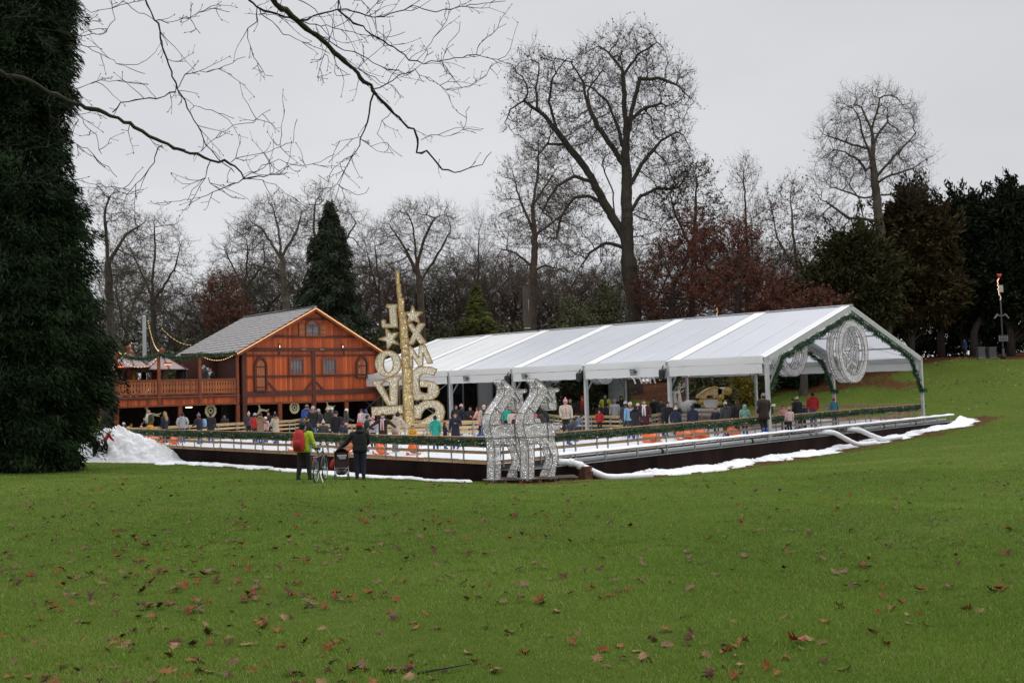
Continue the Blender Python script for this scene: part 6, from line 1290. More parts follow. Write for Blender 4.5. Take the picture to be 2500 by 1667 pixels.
L_(1477,963,62.5,180,'neon','black','man in neon yellow and black jacket wearing a mask',hair='hairbr',mask='lblue',scarf='black')
L_(1464,985,59.5,160,'dbrown','black','brown haired child left of the neon jacket',hair='hairbr',long=1)
L_(1463,1001,57.8,170,'red','black','little child in red left of the bending black figure',hair='hairbr')
L_(1486,986,59.3,-70,'black','black','figure in black bending forward before the neon jacket',hair='hairdk',lean=35,arms=('low','low'))
L_(1500,974,62,170,'white','dgrey','person in white puffer and grey hat by the white wall panels',hat='lgrey',coat=1)
L_(1517,967,62.3,180,'black','black','person in black hooded jacket by the white wall panels',hair='hairdk',hood='up')
L_(1527,979,53,-5,'dgrey','dgrey','skater in dark grey jacket and lilac hat seen from behind',hat='lilac',skates=SK,w=1.05)
L_(1538,981,51.3,5,'lblue','dgrey','skater in cream hat and blue jacket with red stripe',hat='cream',hair='blond',skates=SK,w=1.05,scarf='red')
L_(1557,984,52.6,170,'pink','black','skater in pink hat largely hidden by the black furry collar',hat='lpink',skates=SK)
L_(1552,990,49.2,-25,'black','dgrey','skater in black coat with black fur collar leaning on the fence',hair='hairdk',fur='black',coat=1,lean=10,arms=('fwd','rail'),skates=SK,w=1.1)
L_(1572,976,51.6,165,'burg','black','woman with long chestnut hair in open burgundy coat',hair='hairred',long=1,coat=1,skates=SK,scarf='white')
L_(1597,971,64,150,'black','black','dark clothed person standing behind the fence left of the white deer',hair='hairdk')
L_(1613,975,63.8,180,'dgrey','black','person in camouflage like jacket behind the fence left of the white deer',hair='hairdk')
L_(1632,982,51.4,-150,'black','black','person in black coat bending by the white hatted child',hair='hairdk',lean=24,arms=('low','low'),skates=SK,w=1.15)
L_(1650,984,52.4,170,'dnavy','black','man with dark hair behind the white hatted child',hair='hairdk',skates=SK,arms=('up','down'))
L_(1649,991,50,-15,'navy','dnavy','child in white bobble hat and navy jacket seen from behind',hat='cream',bob='cream',hood=1,skates=SK)
L_(1690,988,49.8,5,'navy','navy','youth in black beanie and navy hooded jacket seen from behind',hat='black',hood=1,skates=SK,w=1.1)
L_(1747,997,51.2,160,'dnavy','black','child in front of the sleigh with pink face turned back',hair='hairbr',skates=SK)
L_(1770,977,50.4,25,'dgrey','dgrey','skater in grey puffer and hat with orange bobble',hat='lgrey',bob='orange',hood=1,skates=SK,w=1.1)
L_(1781,983,51.8,-20,'black','black','person in black squeezed between grey puffer and brown hair',hair='hairdk',skates=SK)
L_(1799,976,50.8,20,'black','black','woman with very long brown hair and black jacket seen from behind',hair='hairbr',long=1,skates=SK,w=1.1)
L_(1817,988,50.6,10,'mint','dgrey','child in mint green hooded coat',hood='up',coat=1,skates=SK,hair=None)
L_(1863,959,49,20,'dbrown','black','broad man in grey beanie and brown black coat beside the tent post',hat='grey',coat=1,w=1.2,skates=SK)
L_(1894,989,51.5,-90,'black','black','person in white hat bending far over in black right of the tent post',hat='white',lean=48,arms=('low','low'),skates=SK)
L_(1912,990,52.2,170,'pink','black','child in coloured jacket right of the bending white hat',hair='hairbr',skates=SK)
L_(1926,994,50.8,10,'lpink','navy','small child in pink knitted hat near the garland rail',hat='pink',skates=SK)
L_(1930,977,56,100,'brown','black','person in brown fur coat bending left behind the pink hatted child',hair='hairbr',lean=50,arms=('low','low'),fur='brown')
L_(1945,968,55.6,20,'black','black','person in cream hat and black jacket left of the red coat',hat='cream',skates=SK)
L_(1962,985,54.4,30,'dnavy','black','person in grey hat and fur collar beside the red coat',hat='grey',fur='tan',skates=SK)
L_(1983,958,57,0,'red','denim','person in bright red coat seen from behind under the gable',hair='hairdk',hood=1,w=1.1,skates=SK)
L_(2035,970,60,10,'camo','dblue','child in hot pink hat and blue patterned jacket under the gable',hat='hotpink',skates=SK)
BZ=2.86+ZI
L_(306,895,66,-60,'dred','dgrey','grey haired man in dark red jacket at the left end of the balcony',base=BZ,hair='hairgrey',arms=('bent','bent'))
L_(326,901,66.3,-60,'yellow','dgrey','white haired woman in yellow jacket and orange scarf on the balcony',base=BZ,hair='hairgrey',scarf='orange')
L_(351,897,66.8,-70,'black','black','dark haired man in black jacket on the balcony under the parasol',base=BZ,hair='hairbr')
L_(379,898,66.5,70,'dred','black','person in dark red left of the middle balcony post',base=BZ,hair='hairdk',arms=('down','up'))
L_(443,890,67.6,180,'dgrey','black','person in dark cap and dark coat alone mid balcony',base=BZ,hat='dgrey')
L_(497,892,67.8,160,'dgrey','black','person in white face mask at the right end of the balcony',base=BZ,hair='hairgrey',mask='white')
L_(514,899,68,165,'black','black','person in black sports jacket with white piping at the right end of the balcony',base=BZ,hair='hairbr',arms=('bent','bent'),scarf='white')
q=at(2355,828,91); L_(2355,828,91,90,'blue','black','far person in blue jacket walking in the shade of the yews',base=tzf(q[0],91),hair='hairbr')
# ---- the two people on the lawn
def ground_at(px,py):
    Y=20.
    for _ in range(60):
        p=at(px,py,Y); d=p[2]-tzf(p[0],p[1]); Y+=d*6
        if abs(d)<.003: break
    return at(px,py,Y)
gb=ground_at(742,1172); hb=at(755,1029,gb[1])[2]-tzf(gb[0],gb[1])
B1,U1,w1=person(V(gb[0],gb[1],tzf(gb[0],gb[1])),hb/1.02,DEG(-12),'lime','black','cyclist in lime green jacket with navy beanie standing on the lawn with a bicycle',hat='dnavy',hair='hairdk',scarf='olive',arms=('down',((.30,.02,1.16),(.33,.20,.93))),legs=((-.08,.0),(.06,.10)),w=1.08,sub=2,headturn=-25,boots='black')
p=U1((-.03,-.25,1.22)); backpack(p,DEG(-12),'red','bulging red rucksack on the cyclist in lime green',1.22,.56)
gm=ground_at(880,1170); hm=at(884,1030,gm[1])[2]-tzf(gm[0],gm[1])
B2,U2,w2_=person(V(gm[0],gm[1],tzf(gm[0],gm[1])),hm/1.02,DEG(12),'black','dnavy','man in bright red beanie and long black jacket standing behind a pushchair',hat='red',hair='hairdk',hood=1,arms=(((.40,.12,1.14),(.60,.34,.98)),((.27,.10,1.14),(.18,.30,1.0))),w=1.12,sub=2,boots='black')
# bicycle
RUB=mat('tyre_rubber',(.012,.012,.012),.8); CHR=mat('bike_metal',(.45,.45,.46),.3,.9); BKF=mat('bike_frame_black',(.015,.015,.02),.35)
gk=ground_at(768,1180); ba=DEG(90-2); o=empty('bicycle',V(gk[0]+.02,gk[1]+.75,tzf(gk[0],gk[1]+.75)),'black city bicycle seen from behind beside the lime green cyclist','bicycle',rz=ba)
def wheel(x):
    r=.335; m=MB(); m.tube([(x+r*math.cos(a),0,r+.02+r*math.sin(a)) for a in np.linspace(0,2*PI,29)],.019,7,False); w=m.build('wheel',RUB,o,True); m=MB(); m.tube([(x+(r-.03)*math.cos(a),0,r+.02+(r-.03)*math.sin(a)) for a in np.linspace(0,2*PI,29)],.011,5,False)
    m.build('rim',CHR,w,True); m=MB()
    for i in range(18): a=i/18*2*PI; m.bar((x,.025*(-1)**i,r+.02),(x+(r-.03)*math.cos(a),0,r+.02+(r-.03)*math.sin(a)),.004,.004)
    m.tube([(x,-.05,r+.02),(x,.05,r+.02)],.02,8); m.build('spokes',CHR,w)
    m=MB(); m.ring([(x+(r+.045)*math.cos(a),-.03,r+.02+(r+.045)*math.sin(a)) for a in np.linspace(.1,PI*.95,14)]+[(x+(r+.03)*math.cos(a),-.03,r+.02+(r+.03)*math.sin(a)) for a in np.linspace(PI*.95,.1,14)],[(x+(r+.04)*math.cos(a),-.03,r+.02+(r+.04)*math.sin(a)) for a in np.linspace(.1,PI*.95,14)]+[(x+(r+.033)*math.cos(a),-.03,r+.02+(r+.033)*math.sin(a)) for a in np.linspace(PI*.95,.1,14)],(0,.06,0)); m.build('mudguard',BKF,w)
wheel(-.52); wheel(.55)
m=MB(); z=.355; m.tube([(-.52,0,z),(-.1,0,.29)],.014,7); m.tube([(-.1,0,.29),(-.24,0,.82)],.018,7); m.tube([(-.1,0,.29),(.36,0,.78)],.019,7); m.tube([(-.22,0,.74),(.34,0,.86)],.017,7); m.tube([(-.52,.05,z),(-.22,.01,.72)],.009,6); m.tube([(-.52,-.05,z),(-.22,-.01,.72)],.009,6); m.tube([(.38,0,.74),(.33,0,.93)],.02,7)
for s in(-1,1): m.tube([(.37,.05*s,.74),(.45,.05*s,.55),(.55,.05*s,z)],.012,6)
m.build('frame',BKF,o,True)
m=MB(); m.tube([(.34,0,.9),(.32,0,1.04)],.015,7); m.tube([(.16,-.30,1.07),(.22,-.25,1.08),(.32,-.1,1.06),(.32,.1,1.06),(.22,.25,1.08),(.16,.30,1.07)],.012,7); hbr=m.build('handlebar',CHR,o,True)
for s in (-1,1): m=MB(); m.tube([(.10,.315*s,1.065),(.2,.265*s,1.08)],.018,8); m.build('grip',BLACK,hbr)
m=MB(); loft(m,[(V(-.42,0,.96),.085,.03,V(0,1,0),V(0,0,1)),(V(-.34,0,.965),.10,.035,V(0,1,0),V(0,0,1)),(V(-.24,0,.96),.06,.03,V(0,1,0),V(0,0,1)),(V(-.14,0,.955),.022,.02,V(0,1,0),V(0,0,1))],10); m.tube([(-.28,0,.94),(-.235,0,.8)],.014,7); m.build('saddle',BLACK,o,True)
m=MB(); [m.bar((-.80,y,.74),(-.30,y,.74),.014,.014) for y in(-.06,0,.06)]; [m.bar((-.76,y,.74),(-.52,y,z),.012,.012) for y in(-.07,.07)]; m.build('luggage_rack',CHR,o); m=MB(); m.box((-.86,0,.66),(.03,.06,.05)); m.build('rear_reflector',mat('reflector_red',(.5,.01,.01),.2),o)
m=MB(); m.lathe((-.1,.06,.29),[(.09,0),(.09,.006)],18,X=V(1,0,0),Z=V(0,1,0)); m.bar((-.1,.07,.29),(-.02,.09,.14),.02,.015); m.bar((-.1,-.07,.29),(-.18,-.09,.44),.02,.015); m.box((-.02,.14,.14),(.09,.1,.02)); m.box((-.18,-.14,.44),(.09,.1,.02)); m.build('crankset',CHR,o)
m=MB(); m.tube([(-.35,-.05,.33),(-.46,-.17,.03)],.011,6); m.build('kickstand',CHR,o)
# pushchair
PF=mat('pushchair_fabric',(.035,.014,.014),.85,nz=12,amt=.3); gp=ground_at(832,1170); o=empty('pushchair',V(gp[0],gp[1]+.2,tzf(gp[0],gp[1]+.2)),'folding pushchair with dark brown canopy and grey frame beside the red beanied man','pushchair',rz=DEG(10))
FR=mat('pushchair_frame',(.30,.31,.32),.35,.7)
m=MB()
for s in (-1,1):
    m.tube([(.25*s,-.30,1.05),(.25*s,-.22,.98),(.24*s,-.05,.62),(.24*s,.1,.34),(.22*s,.42,.12)],.013,7); m.tube([(.24*s,.12,.60),(.25*s,-.12,.32),(.25*s,-.28,.12)],.013,7); m.tube([(.25*s,-.28,.12),(.22*s,.42,.13)],.010,6)
m.tube([(-.25,-.28,.3),(.25,-.28,.3)],.008,6); m.tube([(-.25,-.26,.16),(.25,-.2,.42)],.009,6); m.tube([(.25,-.26,.16),(-.25,-.2,.42)],.009,6); m.tube([(-.24,-.16,.42),(.24,-.16,.42)],.009,6); m.build('frame',FR,o,True)
for s in(-1,1):
    m=MB(); m.tube([(.25*s,-.30,1.05),(.25*s,-.40,1.06),(.25*s,-.42,1.0)],.02,8); m.build('handle',BLACK,o,True)
    for y in (-.28,.42):
        w=empty  # wheels are pairs
        m=MB()
        for dx in (-.035,.035): m.lathe((.235*s+dx-.01,y,.085),[(.05,0),(.085,.004),(.085,.02),(.05,.024)],14,X=V(0,1,0),Z=V(1,0,0))
        wq=m.build('wheel',RUB,o); m=MB()
        for dx in (-.035,.035): m.lathe((.235*s+dx-.013,y,.085),[(.04,0),(.045,.03)],10,X=V(0,1,0),Z=V(1,0,0))
        m.tube([(.235*s,y,.085),(.235*s,y,.15)],.014,6); m.build('hub',FR,wq)
m=MB(); m.prism([(-.2,-.14,.34),(.2,-.14,.34),(.2,-.10,.98),(-.2,-.10,.98)],(0,.04,0)); m.prism([(-.2,-.1,.36),(.2,-.1,.36),(.2,.24,.40),(-.2,.24,.40)],(0,0,.05)); m.prism([(-.18,.24,.4),(.18,.24,.4),(.17,.36,.15),(-.17,.36,.15)],(0,.03,.01)); m.build('seat',PF,o)
vs=[];fs=[];na,nb=9,9
for i in range(na):
    for j in range(nb):
        a=PI*.62*i/(na-1)-.15; b_=PI*j/(nb-1); rr=.34; vs.append((-.26*math.cos(b_)*1.0,-.12+rr*math.sin(a)*.9*math.sin(b_)**.3-.0,.80+rr*math.cos(a)*math.sin(b_)**.6))
for i in range(na-1):
    for j in range(nb-1): fs.append((i*nb+j,i*nb+j+1,(i+1)*nb+j+1,(i+1)*nb+j))
q=mk('canopy',vs,fs,PF,o,True); sd=q.modifiers.new('s','SOLIDIFY'); sd.thickness=.012
m=MB(); m.prism([(-.13,-.175,.86),(.19,-.175,.86),(.15,-.15,.74),(-.05,-.15,.74)],(0,-.012,0)); m.prism([(-.15,-.17,.9),(.2,-.17,.9),(.2,-.18,.865),(-.15,-.18,.865)],(0,-.014,0)); m.build('canopy_window',mat('clear_plastic_grey',(.38,.42,.44),.3),o)
m=MB(); m.lathe((0,-.1,.17),[(.12,0),(.2,.06),(.2,.16),(.19,.18)],10); m.build('basket',BLACK,o)
gr_=V(gp[0],gp[1],0)+V(-.36,.3,0); m=MB(); loft(m,[(V(0,0,-.16),.05,.04,V(1,0,0),V(0,1,0)),(V(0,0,-.05),.10,.08,V(1,0,0),V(0,1,0)),(V(.03,0,.1),.09,.07,V(1,0,0),V(0,1,0)),(V(.06,0,.2),.04,.03,V(1,0,0),V(0,1,0))],10,.1); q=m.build('bag',fmat(CO['red']),None,True); q.location=(gr_[0],gr_[1],tzf(gr_[0],gr_[1])+.52); tag(q,'small red bag hanging on the left side of the pushchair','bag')
m=MB(); m.tube([(.05,0,.18),(.12,-.02,.34),(.16,-.04,.42)],.008,5); m.build('strap',fmat(CO['dred']),q)
# orange skating aids
OPL=mat('orange_plastic',(.80,.13,.025),.4); 
aid0=None
for i,(px,Y,py,rz,lab) in enumerate([(722,48.8,1095,40,'orange skating aid left of the child in white pink hat'),(843,46.0,1100,-30,'orange skating aid behind the black jacketed man'),(925,44.4,1105,20,'orange skating aid below the dark green coated woman'),(1005,43.6,1106,180,'orange skating aid under the child in orange yellow jacket'),(1588,47.5,1068,75,'orange skating aid below the burgundy coated woman'),(1672,48.5,1060,95,'orange skating aid left of the navy hooded youth'),(1704,49.5,1055,60,'orange skating aid right of the navy hooded youth'),(1786,49.8,1040,20,'orange skating aid below the long brown hair'),(423,58.8,1068,20,'orange skating aid near the grey hooded sweatshirt'),(378,59.0,1075,80,'small orange skating aid behind the snow heap')]):
    p=at(px,900,Y)
    if aid0 is None:
        o=empty('skating_aid',(0,0,0)); 
        for s in(-1,1):
            m=MB(); m.tube([(.2*s,.42,.12),(.21*s,.36,.035),(.22*s,-.35,.03)],.03,8); m.build('runner',OPL,o,True)
        m=MB(); loft(m,[(V(0,-.30,.10),.17,.08,V(1,0,0),V(0,0,1)),(V(0,-.1,.22),.21,.17,V(1,0,0),V(0,0,1)),(V(0,.15,.26),.20,.17,V(1,0,0),V(0,0,1)),(V(0,.35,.3),.13,.14,V(1,0,0),V(0,0,1)),(V(0,.46,.36),.05,.06,V(1,0,0),V(0,0,1))],12); m.build('seal_body',OPL,o,True)
        m=MB(); m.tube([(.16,-.22,.2),(.2,-.3,.55),(.19,-.34,.72),(-.19,-.34,.72),(-.2,-.3,.55),(-.16,-.22,.2)],.022,8); m.build('push_handle',OPL,o,True); aid0=o
    else: o=copy_tree(aid0)
    o.location=(p[0],p[1],ZI+.002); o.rotation_euler=(0,0,DEG(rz)); o.scale=(1.2,1.2,1.15); tag(o,lab,'skating aid','orange plastic skating aids')
# ---------------- sleigh with white deer ----------------
GOL=mat('gold_lacquer',(.60,.40,.09),.35,.3,nz=6,amt=.3); PADM=mat('sleigh_padding_tan',(.72,.50,.26),.8,nz=6,amt=.3)
SY=66.; sq=at(1720,1010,SY); sb=V(sq[0],SY,ZI)
def spx(px,py): p=at(px,py,SY)-sb; return p
def c3(x,y): return (1640+x/5.226,880+y/5.226)
o=empty('white_sleigh',sb,'white and gold carnival sleigh with tan padded seat behind the fence under the tent','sleigh')
m=MB(); P=[spx(*c3(*p)) for p in [(395,490),(575,488),(600,470),(590,560),(560,600),(420,600)]]; m.prism(P,(0,1.2,0)); m.build('sleigh_body',WPL,o)
m=MB(); Q=[spx(*c3(*p)) for p in [(340,480),(350,440),(400,410),(450,370),(510,345),(545,335),(600,355),(640,370),(645,420),(600,470),(535,480),(528,440),(450,445),(440,480)]]; m.prism(Q,(0,1.1,0)); sp=m.build('padded_seat',PADM,o)
m=MB(); R_2=[spx(*c3(*p)) for p in [(590,360),(680,340),(735,350),(740,440),(690,440),(650,430),(640,520),(600,560),(590,470)]]; m.prism(R_2,(0,1.25,0)); m.build('back_panel',WPL,o)
for (x,y,r,yo) in ((370,535,34,-.05),(712,390,52,-.05),(625,470,40,-.08),(612,545,30,-.08)):
    m=MB(); c=spx(*c3(x,y)); rr=r/5.226/FPX*SY; m.lathe(c+V(0,yo,0),[(rr,0),(rr,.1),(rr*.7,.12)],20,X=V(1,0,0),Z=V(0,-1,0)); m.lathe(c+V(0,yo,0),[(rr*.35,0),(rr*.35,.16)],12,X=V(1,0,0),Z=V(0,-1,0)); m.build('gold_scroll',GOL,o,True)
m=MB(); rim=[spx(*c3(*p))+V(0,-.03,0) for p in [(345,500),(395,490),(575,488)]]; m.tube(rim,.035,7); rim=[spx(*c3(*p))+V(0,-.03,0) for p in [(395,490),(400,560),(430,604),(560,606),(590,570),(605,500),(640,420)]]; m.tube(rim,.04,7); rim=[spx(*c3(*p))+V(0,-.03,0) for p in [(335,485),(345,440),(400,408),(500,345),(545,330),(600,350),(645,370)]]; m.tube(rim,.04,7); m.build('gold_trim',GOL,o,True)
m=MB(); m.box(spx(*c3(500,640))+V(0,.6,-.1),(2.6,1.4,.5)); m.build('pedestal',WPAN,o)
m=MB(); m.tube([spx(*c3(190,520))+V(0,.3,0),spx(*c3(260,530))+V(0,.3,0),spx(*c3(350,528))+V(0,.3,0)],[.10,.13,.11],10); m.build('shaft',WPL,o,True)
dq=at(*c3(120,600),SY); o=empty('white_deer',V(dq[0],SY+.2,ZI),'white deer figure with branched antlers in front of the sleigh','ornament'); db=V(dq[0],SY+.2,ZI)
def dpx(x,y,dy=0): p=at(*c3(x,y),SY+.2)-db; p[1]+=dy; return p
for off,dy in ((0,0),(-45,.5)):
    m=MB(); m.tube([dpx(150+off*.3,590,dy),dpx(110+off,560,dy),dpx(100+off,480,dy),dpx(98+off,430,dy),dpx(85+off,405,dy),dpx(60+off,410,dy),dpx(48+off,425,dy)],[.26,.17,.12,.10,.11,.075,.045],10); nk=m.build('neck_and_head',WPL,o,True)
    m=MB(); m.tube([dpx(105+off,405,dy),dpx(135+off,395,dy),dpx(160+off,370,dy)],[.035,.045,.01],6); m.tube([dpx(60+off,400,dy),dpx(35+off,385,dy)],[.035,.01],6); m.build('ears',WPL,nk,True)
    m=MB()
    for pl in ([(95,400),(110,350),(100,300),(105,285)],[(108,350),(140,330),(150,290)],[(100,320),(80,300),(82,280)],[(120,345),(160,340),(172,300)],[(88,400),(80,360),(95,330)]):
        m.tube([dpx(x+off,y,dy) for x,y in pl],[.035,.03,.022,.012][:len(pl)],6)
    m.build('antlers',WPL,nk,True)
m=MB(); m.tube([dpx(130,640),dpx(150,590),dpx(190,560),dpx(230,590),dpx(240,620)],[.2,.3,.3,.28,.1],10); m.build('body',WPL,o,True); m=MB(); m.box(V(.25,0,.35),(1.7,1.0,.7)); m.build('pedestal',WPAN,o)
# ---------------- lamp posts, bins ----------------
LAMPM=mat('lamp_post_dark',(.02,.021,.022),.5); SOL=mat('solar_panel',(.05,.055,.07),.3,.2); REDB=mat('red_bauble',(.35,.02,.02),.4)
def lamp(px,Y,pyb,pyt,lab,full=True,zb=None):
    p=at(px,pyb,Y); z0=tzf(p[0],Y) if zb is None else zb; top=at(px,pyt,Y)[2]-z0; o=empty('lamp_post',(p[0],Y,z0),lab,'lamp post')
    m=MB(); m.tube([(0,0,0),(0,0,1.0),(0,0,top-.9)],[.11,.075,.055],10); m.lathe((0,0,0),[(.2,0),(.2,.3),(.12,.42),(.11,.9)],10); m.build('pole',LAMPM,o,True)
    m=MB(); m.box((.08,-.02,top-1.25),(.34,.14,.62)); m.build('control_box',mat('box_pale_grey',(.45,.46,.46),.5),o)
    m=MB(); m.sphere((-.02,0,top-.15),.19,10,8); m.sphere((.1,0,top-.05),.12,8,6); m.sphere((-.12,.03,top-.02),.11,8,6); m.build('red_bow',REDB,o,True)
    m=MB(); a=[V(-.02,0,top-.3),V(-.2,0,top-.6),V(-.12,0,top-1.3),V(.0,-.05,top-2.2)] if full else [V(.1,0,top-.1),V(.45,0,top-.35),V(.7,0,top-.9),V(.55,0,top-1.6),V(.35,0,top-2.1)]
    m.tube(a,.02,5); q=m.build('light_garland',GARM,o); m=MB(); A=np.array(a)
    m.beads([A[min(int(i/25*(len(A)-1)),len(A)-2)]+(A[min(int(i/25*(len(A)-1)),len(A)-2)+1]-A[min(int(i/25*(len(A)-1)),len(A)-2)])*(i/25*(len(A)-1)-min(int(i/25*(len(A)-1)),len(A)-2))+V(random.uniform(-.05,.05),0,0) for i in range(26)],.038)
    m.build('bulbs',mat('bulb_soft',(1,.7,.5),.4,emis=(1,.6,.35),es=1.6),q)
    if full:
        for s in(-1,1): m=MB(); m.tube([(0,0,top-3.6),(.25*s,0,top-3.6),(.35*s,0,top-3.5)],.025,6); m.bar((.33*s,0,top-3.45),(.62*s,0,top-3.85),.22,.06); m.build('spotlight_arm',STEEL,o)
        m=MB(); m.box((.04,-.1,top-5.6),(.78,.06,.52)); m.build('sign_frame',STEEL,o); m=MB()
        for i in range(4): m.box((.04,-.14,top-5.79+i*.13),(.7,.03,.09))
        m.build('slats',SOL,o)
    return o
lamp(2449,86,864,670,'dark lamp post with red bow and light garland before the yews at the right edge')
lamp(1737,88,860,735,'lamp post top with red bow and drooping light arc behind the tent ridge',full=False)
for px,lab in ((2394,'grey litter bin left one of the two beside the lamp post'),(2421,'grey litter bin nearer the lamp post')):
    p=at(px,868,87.5); z=tzf(p[0],87.5); m=MB(); m.box((0,0,.45),(.62,.55,.86)); q=m.build('litter_bin',mat('bin_grey',(.085,.088,.09),.5,nz=3,amt=.2)); q.location=(p[0],87.5,z); tag(q,lab,'bin'); m=MB(); m.box((0,0,.93),(.7,.62,.1)); m.box((0,-.28,.7),(.36,.03,.14)); m.build('lid',mat('bin_lid',(.11,.11,.115),.5),q); m=MB(); m.box((0,0,.02),(.66,.6,.06)); m.build('base',STEEL,q)
# dark pollarded post beside the slender tree
p=at(1287,800,82); z=tzf(p[0],82); o=empty('cut_trunk',(p[0],82,z),'pollarded dark trunk stub with straps right beside the slender brown tree','trunk'); tp_=at(1287,700,82)[2]-z
m=MB(); m.tube([(0,0,0),(.05,0,tp_*.5),(0,0,tp_)],[.42,.36,.34],10); m.build('trunk',BARK,o); m=MB(); m.tube([(.1,-.1,tp_*.1),(.16,-.3,tp_*.9)],.03,5); [m.box((.02,-.35,tp_*f),(.5,.06,.08)) for f in (.55,.68)]; m.build('cable_and_straps',STEEL,o)
# ---------------- overhanging oak branches ----------------
OAKT=mat('oak_branch_dark',(.020,.015,.014),.9,nz=8,amt=.4,bump=.3); OAKL=mat('oak_limb_mossy',(.03,.028,.016),.95,nz=6,amt=.5,bump=.4)
oz=tzf(-7.6,1.5); oak=empty('oak_tree',(-7.6,1.5,oz),'red oak whose dark bare limbs reach into the top of the view','tree'); ob=V(-7.6,1.5,oz)
m=MB(); m.tube([(0,0,-.1),(.05,0,1.2),(0,.1,4),(.2,.3,8),(.5,.5,12)],[.62,.46,.40,.33,.2],14); m.build('trunk',OAKL,oak,True)
def c2(x,y): return (400+x/2.613,y/2.613)
def c1(x,y): return (x/1.329,y/1.329)
GR=np.random.default_rng(77)
LB=[] # (pts px, w0 px, w1 px, Y0, Y1, fn)
def B_(pts,w0,w1,Y0,Y1,fn=c2): LB.append(([fn(*p) for p in pts],w0,w1,Y0,Y1))
B_([(690,0),(850,120),(1010,260),(1180,410),(1330,580),(1440,700),(1590,830),(1625,890),(1615,970),(1690,970),(1770,1080),(1860,1100),(2030,1050),(2090,970)],15,1.3,6.6,7.8)
B_([(540,0),(600,50),(680,90),(800,118),(860,125),(1000,92),(1110,65),(1160,55),(1250,90),(1350,118),(1450,90),(1580,38),(1660,65),(1740,75),(1880,48),(2040,25),(2180,8)],5,1.2,6.8,7.4)
B_([(1110,65),(1180,120),(1260,165),(1350,240),(1400,270),(1500,325),(1560,380),(1620,400),(1780,385),(1900,365),(1990,350),(2080,370),(2180,405),(2300,435),(2352,437)],4.4,1,7.1,7.9)
B_([(600,55),(690,140),(760,215),(880,270),(980,302),(1060,345)],2.4,.9,6.8,7.2); B_([(600,50),(590,130),(540,180),(535,240),(590,400),(660,480),(697,487)],2.4,.8,6.8,7.1)
B_([(850,130),(1000,165),(1160,200),(1280,235),(1400,238),(1540,205)],2.6,.8,6.8,7.2); B_([(880,140),(980,215),(1110,300),(1220,335),(1300,375),(1420,440),(1540,465),(1600,450),(1700,510),(1800,565),(1900,563),(1980,540),(2050,480),(2100,400)],3,.8,6.8,7.8)
B_([(1340,575),(1430,530),(1500,490),(1590,455),(1650,400),(1720,330)],3,.9,7.2,7.6); B_([(1335,590),(1315,660),(1310,730),(1285,830),(1260,880),(1220,970),(1130,1120),(1105,1180),(1040,1230)],4.2,1.2,7.2,7.7)
B_([(1105,1180),(1170,1220),(1250,1250),(1290,1225),(1310,1195)],1.6,.8,7.7,7.8); B_([(1265,875),(1320,940),(1380,920),(1420,905),(1460,960),(1520,1000)],1.6,.8,7.5,7.7); B_([(1450,710),(1400,770),(1365,860),(1420,930)],1.6,.8,7.3,7.5)
B_([(1225,970),(1160,1010),(1080,1075),(1050,1150),(990,1120)],1.5,.7,7.5,7.7); B_([(1265,878),(1200,875),(1130,900),(1095,920)],1.4,.7,7.5,7.6)
B_([(1780,390),(1830,480),(1900,560)],1.5,.7,7.4,7.6); B_([(1990,350),(2020,280),(2100,210),(2110,155)],1.5,.7,7.6,7.7); B_([(1610,395),(1680,300),(1750,210),(1810,130),(1835,60)],1.5,.7,7.4,7.6); B_([(1780,385),(1800,310),(1880,200),(1890,140)],1.4,.7,7.4,7.6)
B_([(850,0),(930,30),(1000,100),(1045,200),(1040,300),(1000,400),(985,520)],2.2,.8,6.7,7.0); B_([(1108,0),(1110,62)],3.6,3.4,7.1,7.1); B_([(1300,100),(1320,50),(1390,0)],2.2,1.5,7.2,7.2); B_([(1350,115),(1360,200),(1370,250)],1.6,.8,7.2,7.3)
B_([(1240,435),(1320,370),(1400,290),(1440,200),(1440,130)],1.6,.8,7.0,7.2); B_([(1240,440),(1350,500),(1450,550),(1530,625)],2.2,.9,7.0,7.3); B_([(1640,890),(1700,868),(1830,862),(1905,830),(1950,680)],1.6,.7,7.4,7.6); B_([(1905,830),(2025,832)],1,.7,7.5,7.6)
B_([(1085,330),(1090,460),(1100,485),(1190,475)],1.2,.7,6.9,7.0); B_([(1260,0),(1300,60),(1345,140),(1360,210)],1.2,.7,7.1,7.2); B_([(1080,80),(1075,200),(1050,300)],1.4,.7,7.0,7.1)
# lower limb from the left edge
B_([(-60,215),(0,235),(100,265),(160,300),(240,335),(340,365),(420,400),(480,440),(540,470),(600,490)],10.5,7.5,6.0,6.9,c1)
B_([(130,962),(250,1000),(350,1030),(460,1065),(515,1135),(640,1125),(780,1110)],7.5,1.6,6.9,7.3); B_([(515,1135),(620,1155),(700,1175),(780,1230),(860,1290)],2,.8,7.1,7.3); B_([(515,1135),(430,1185),(280,1250),(100,1285),(0,1295),(-60,1300)],2.4,.9,7.1,7.2)
B_([(470,0),(510,80),(530,170),(560,250),(590,310),(620,370),(660,450),(700,510),(760,560)],4.4,1.8,6.7,7.0,c1); B_([(570,295),(510,315),(440,325),(390,335),(365,365)],3,2.6,6.8,6.8,c1); B_([(570,295),(600,240),(690,232),(750,205),(795,185)],2.2,.8,6.8,7.1,c1)
B_([(590,310),(650,350),(760,385)],1.6,.8,6.8,7.1,c1); B_([(525,470),(500,530),(440,600),(390,670)],2.6,.9,6.8,7.0,c1); B_([(180,90),(250,130),(300,165),(350,185),(400,215),(470,240)],2.2,.8,6.6,6.9,c1); B_([(240,290),(330,260),(400,265),(470,275)],1.6,.8,6.5,6.7,c1)
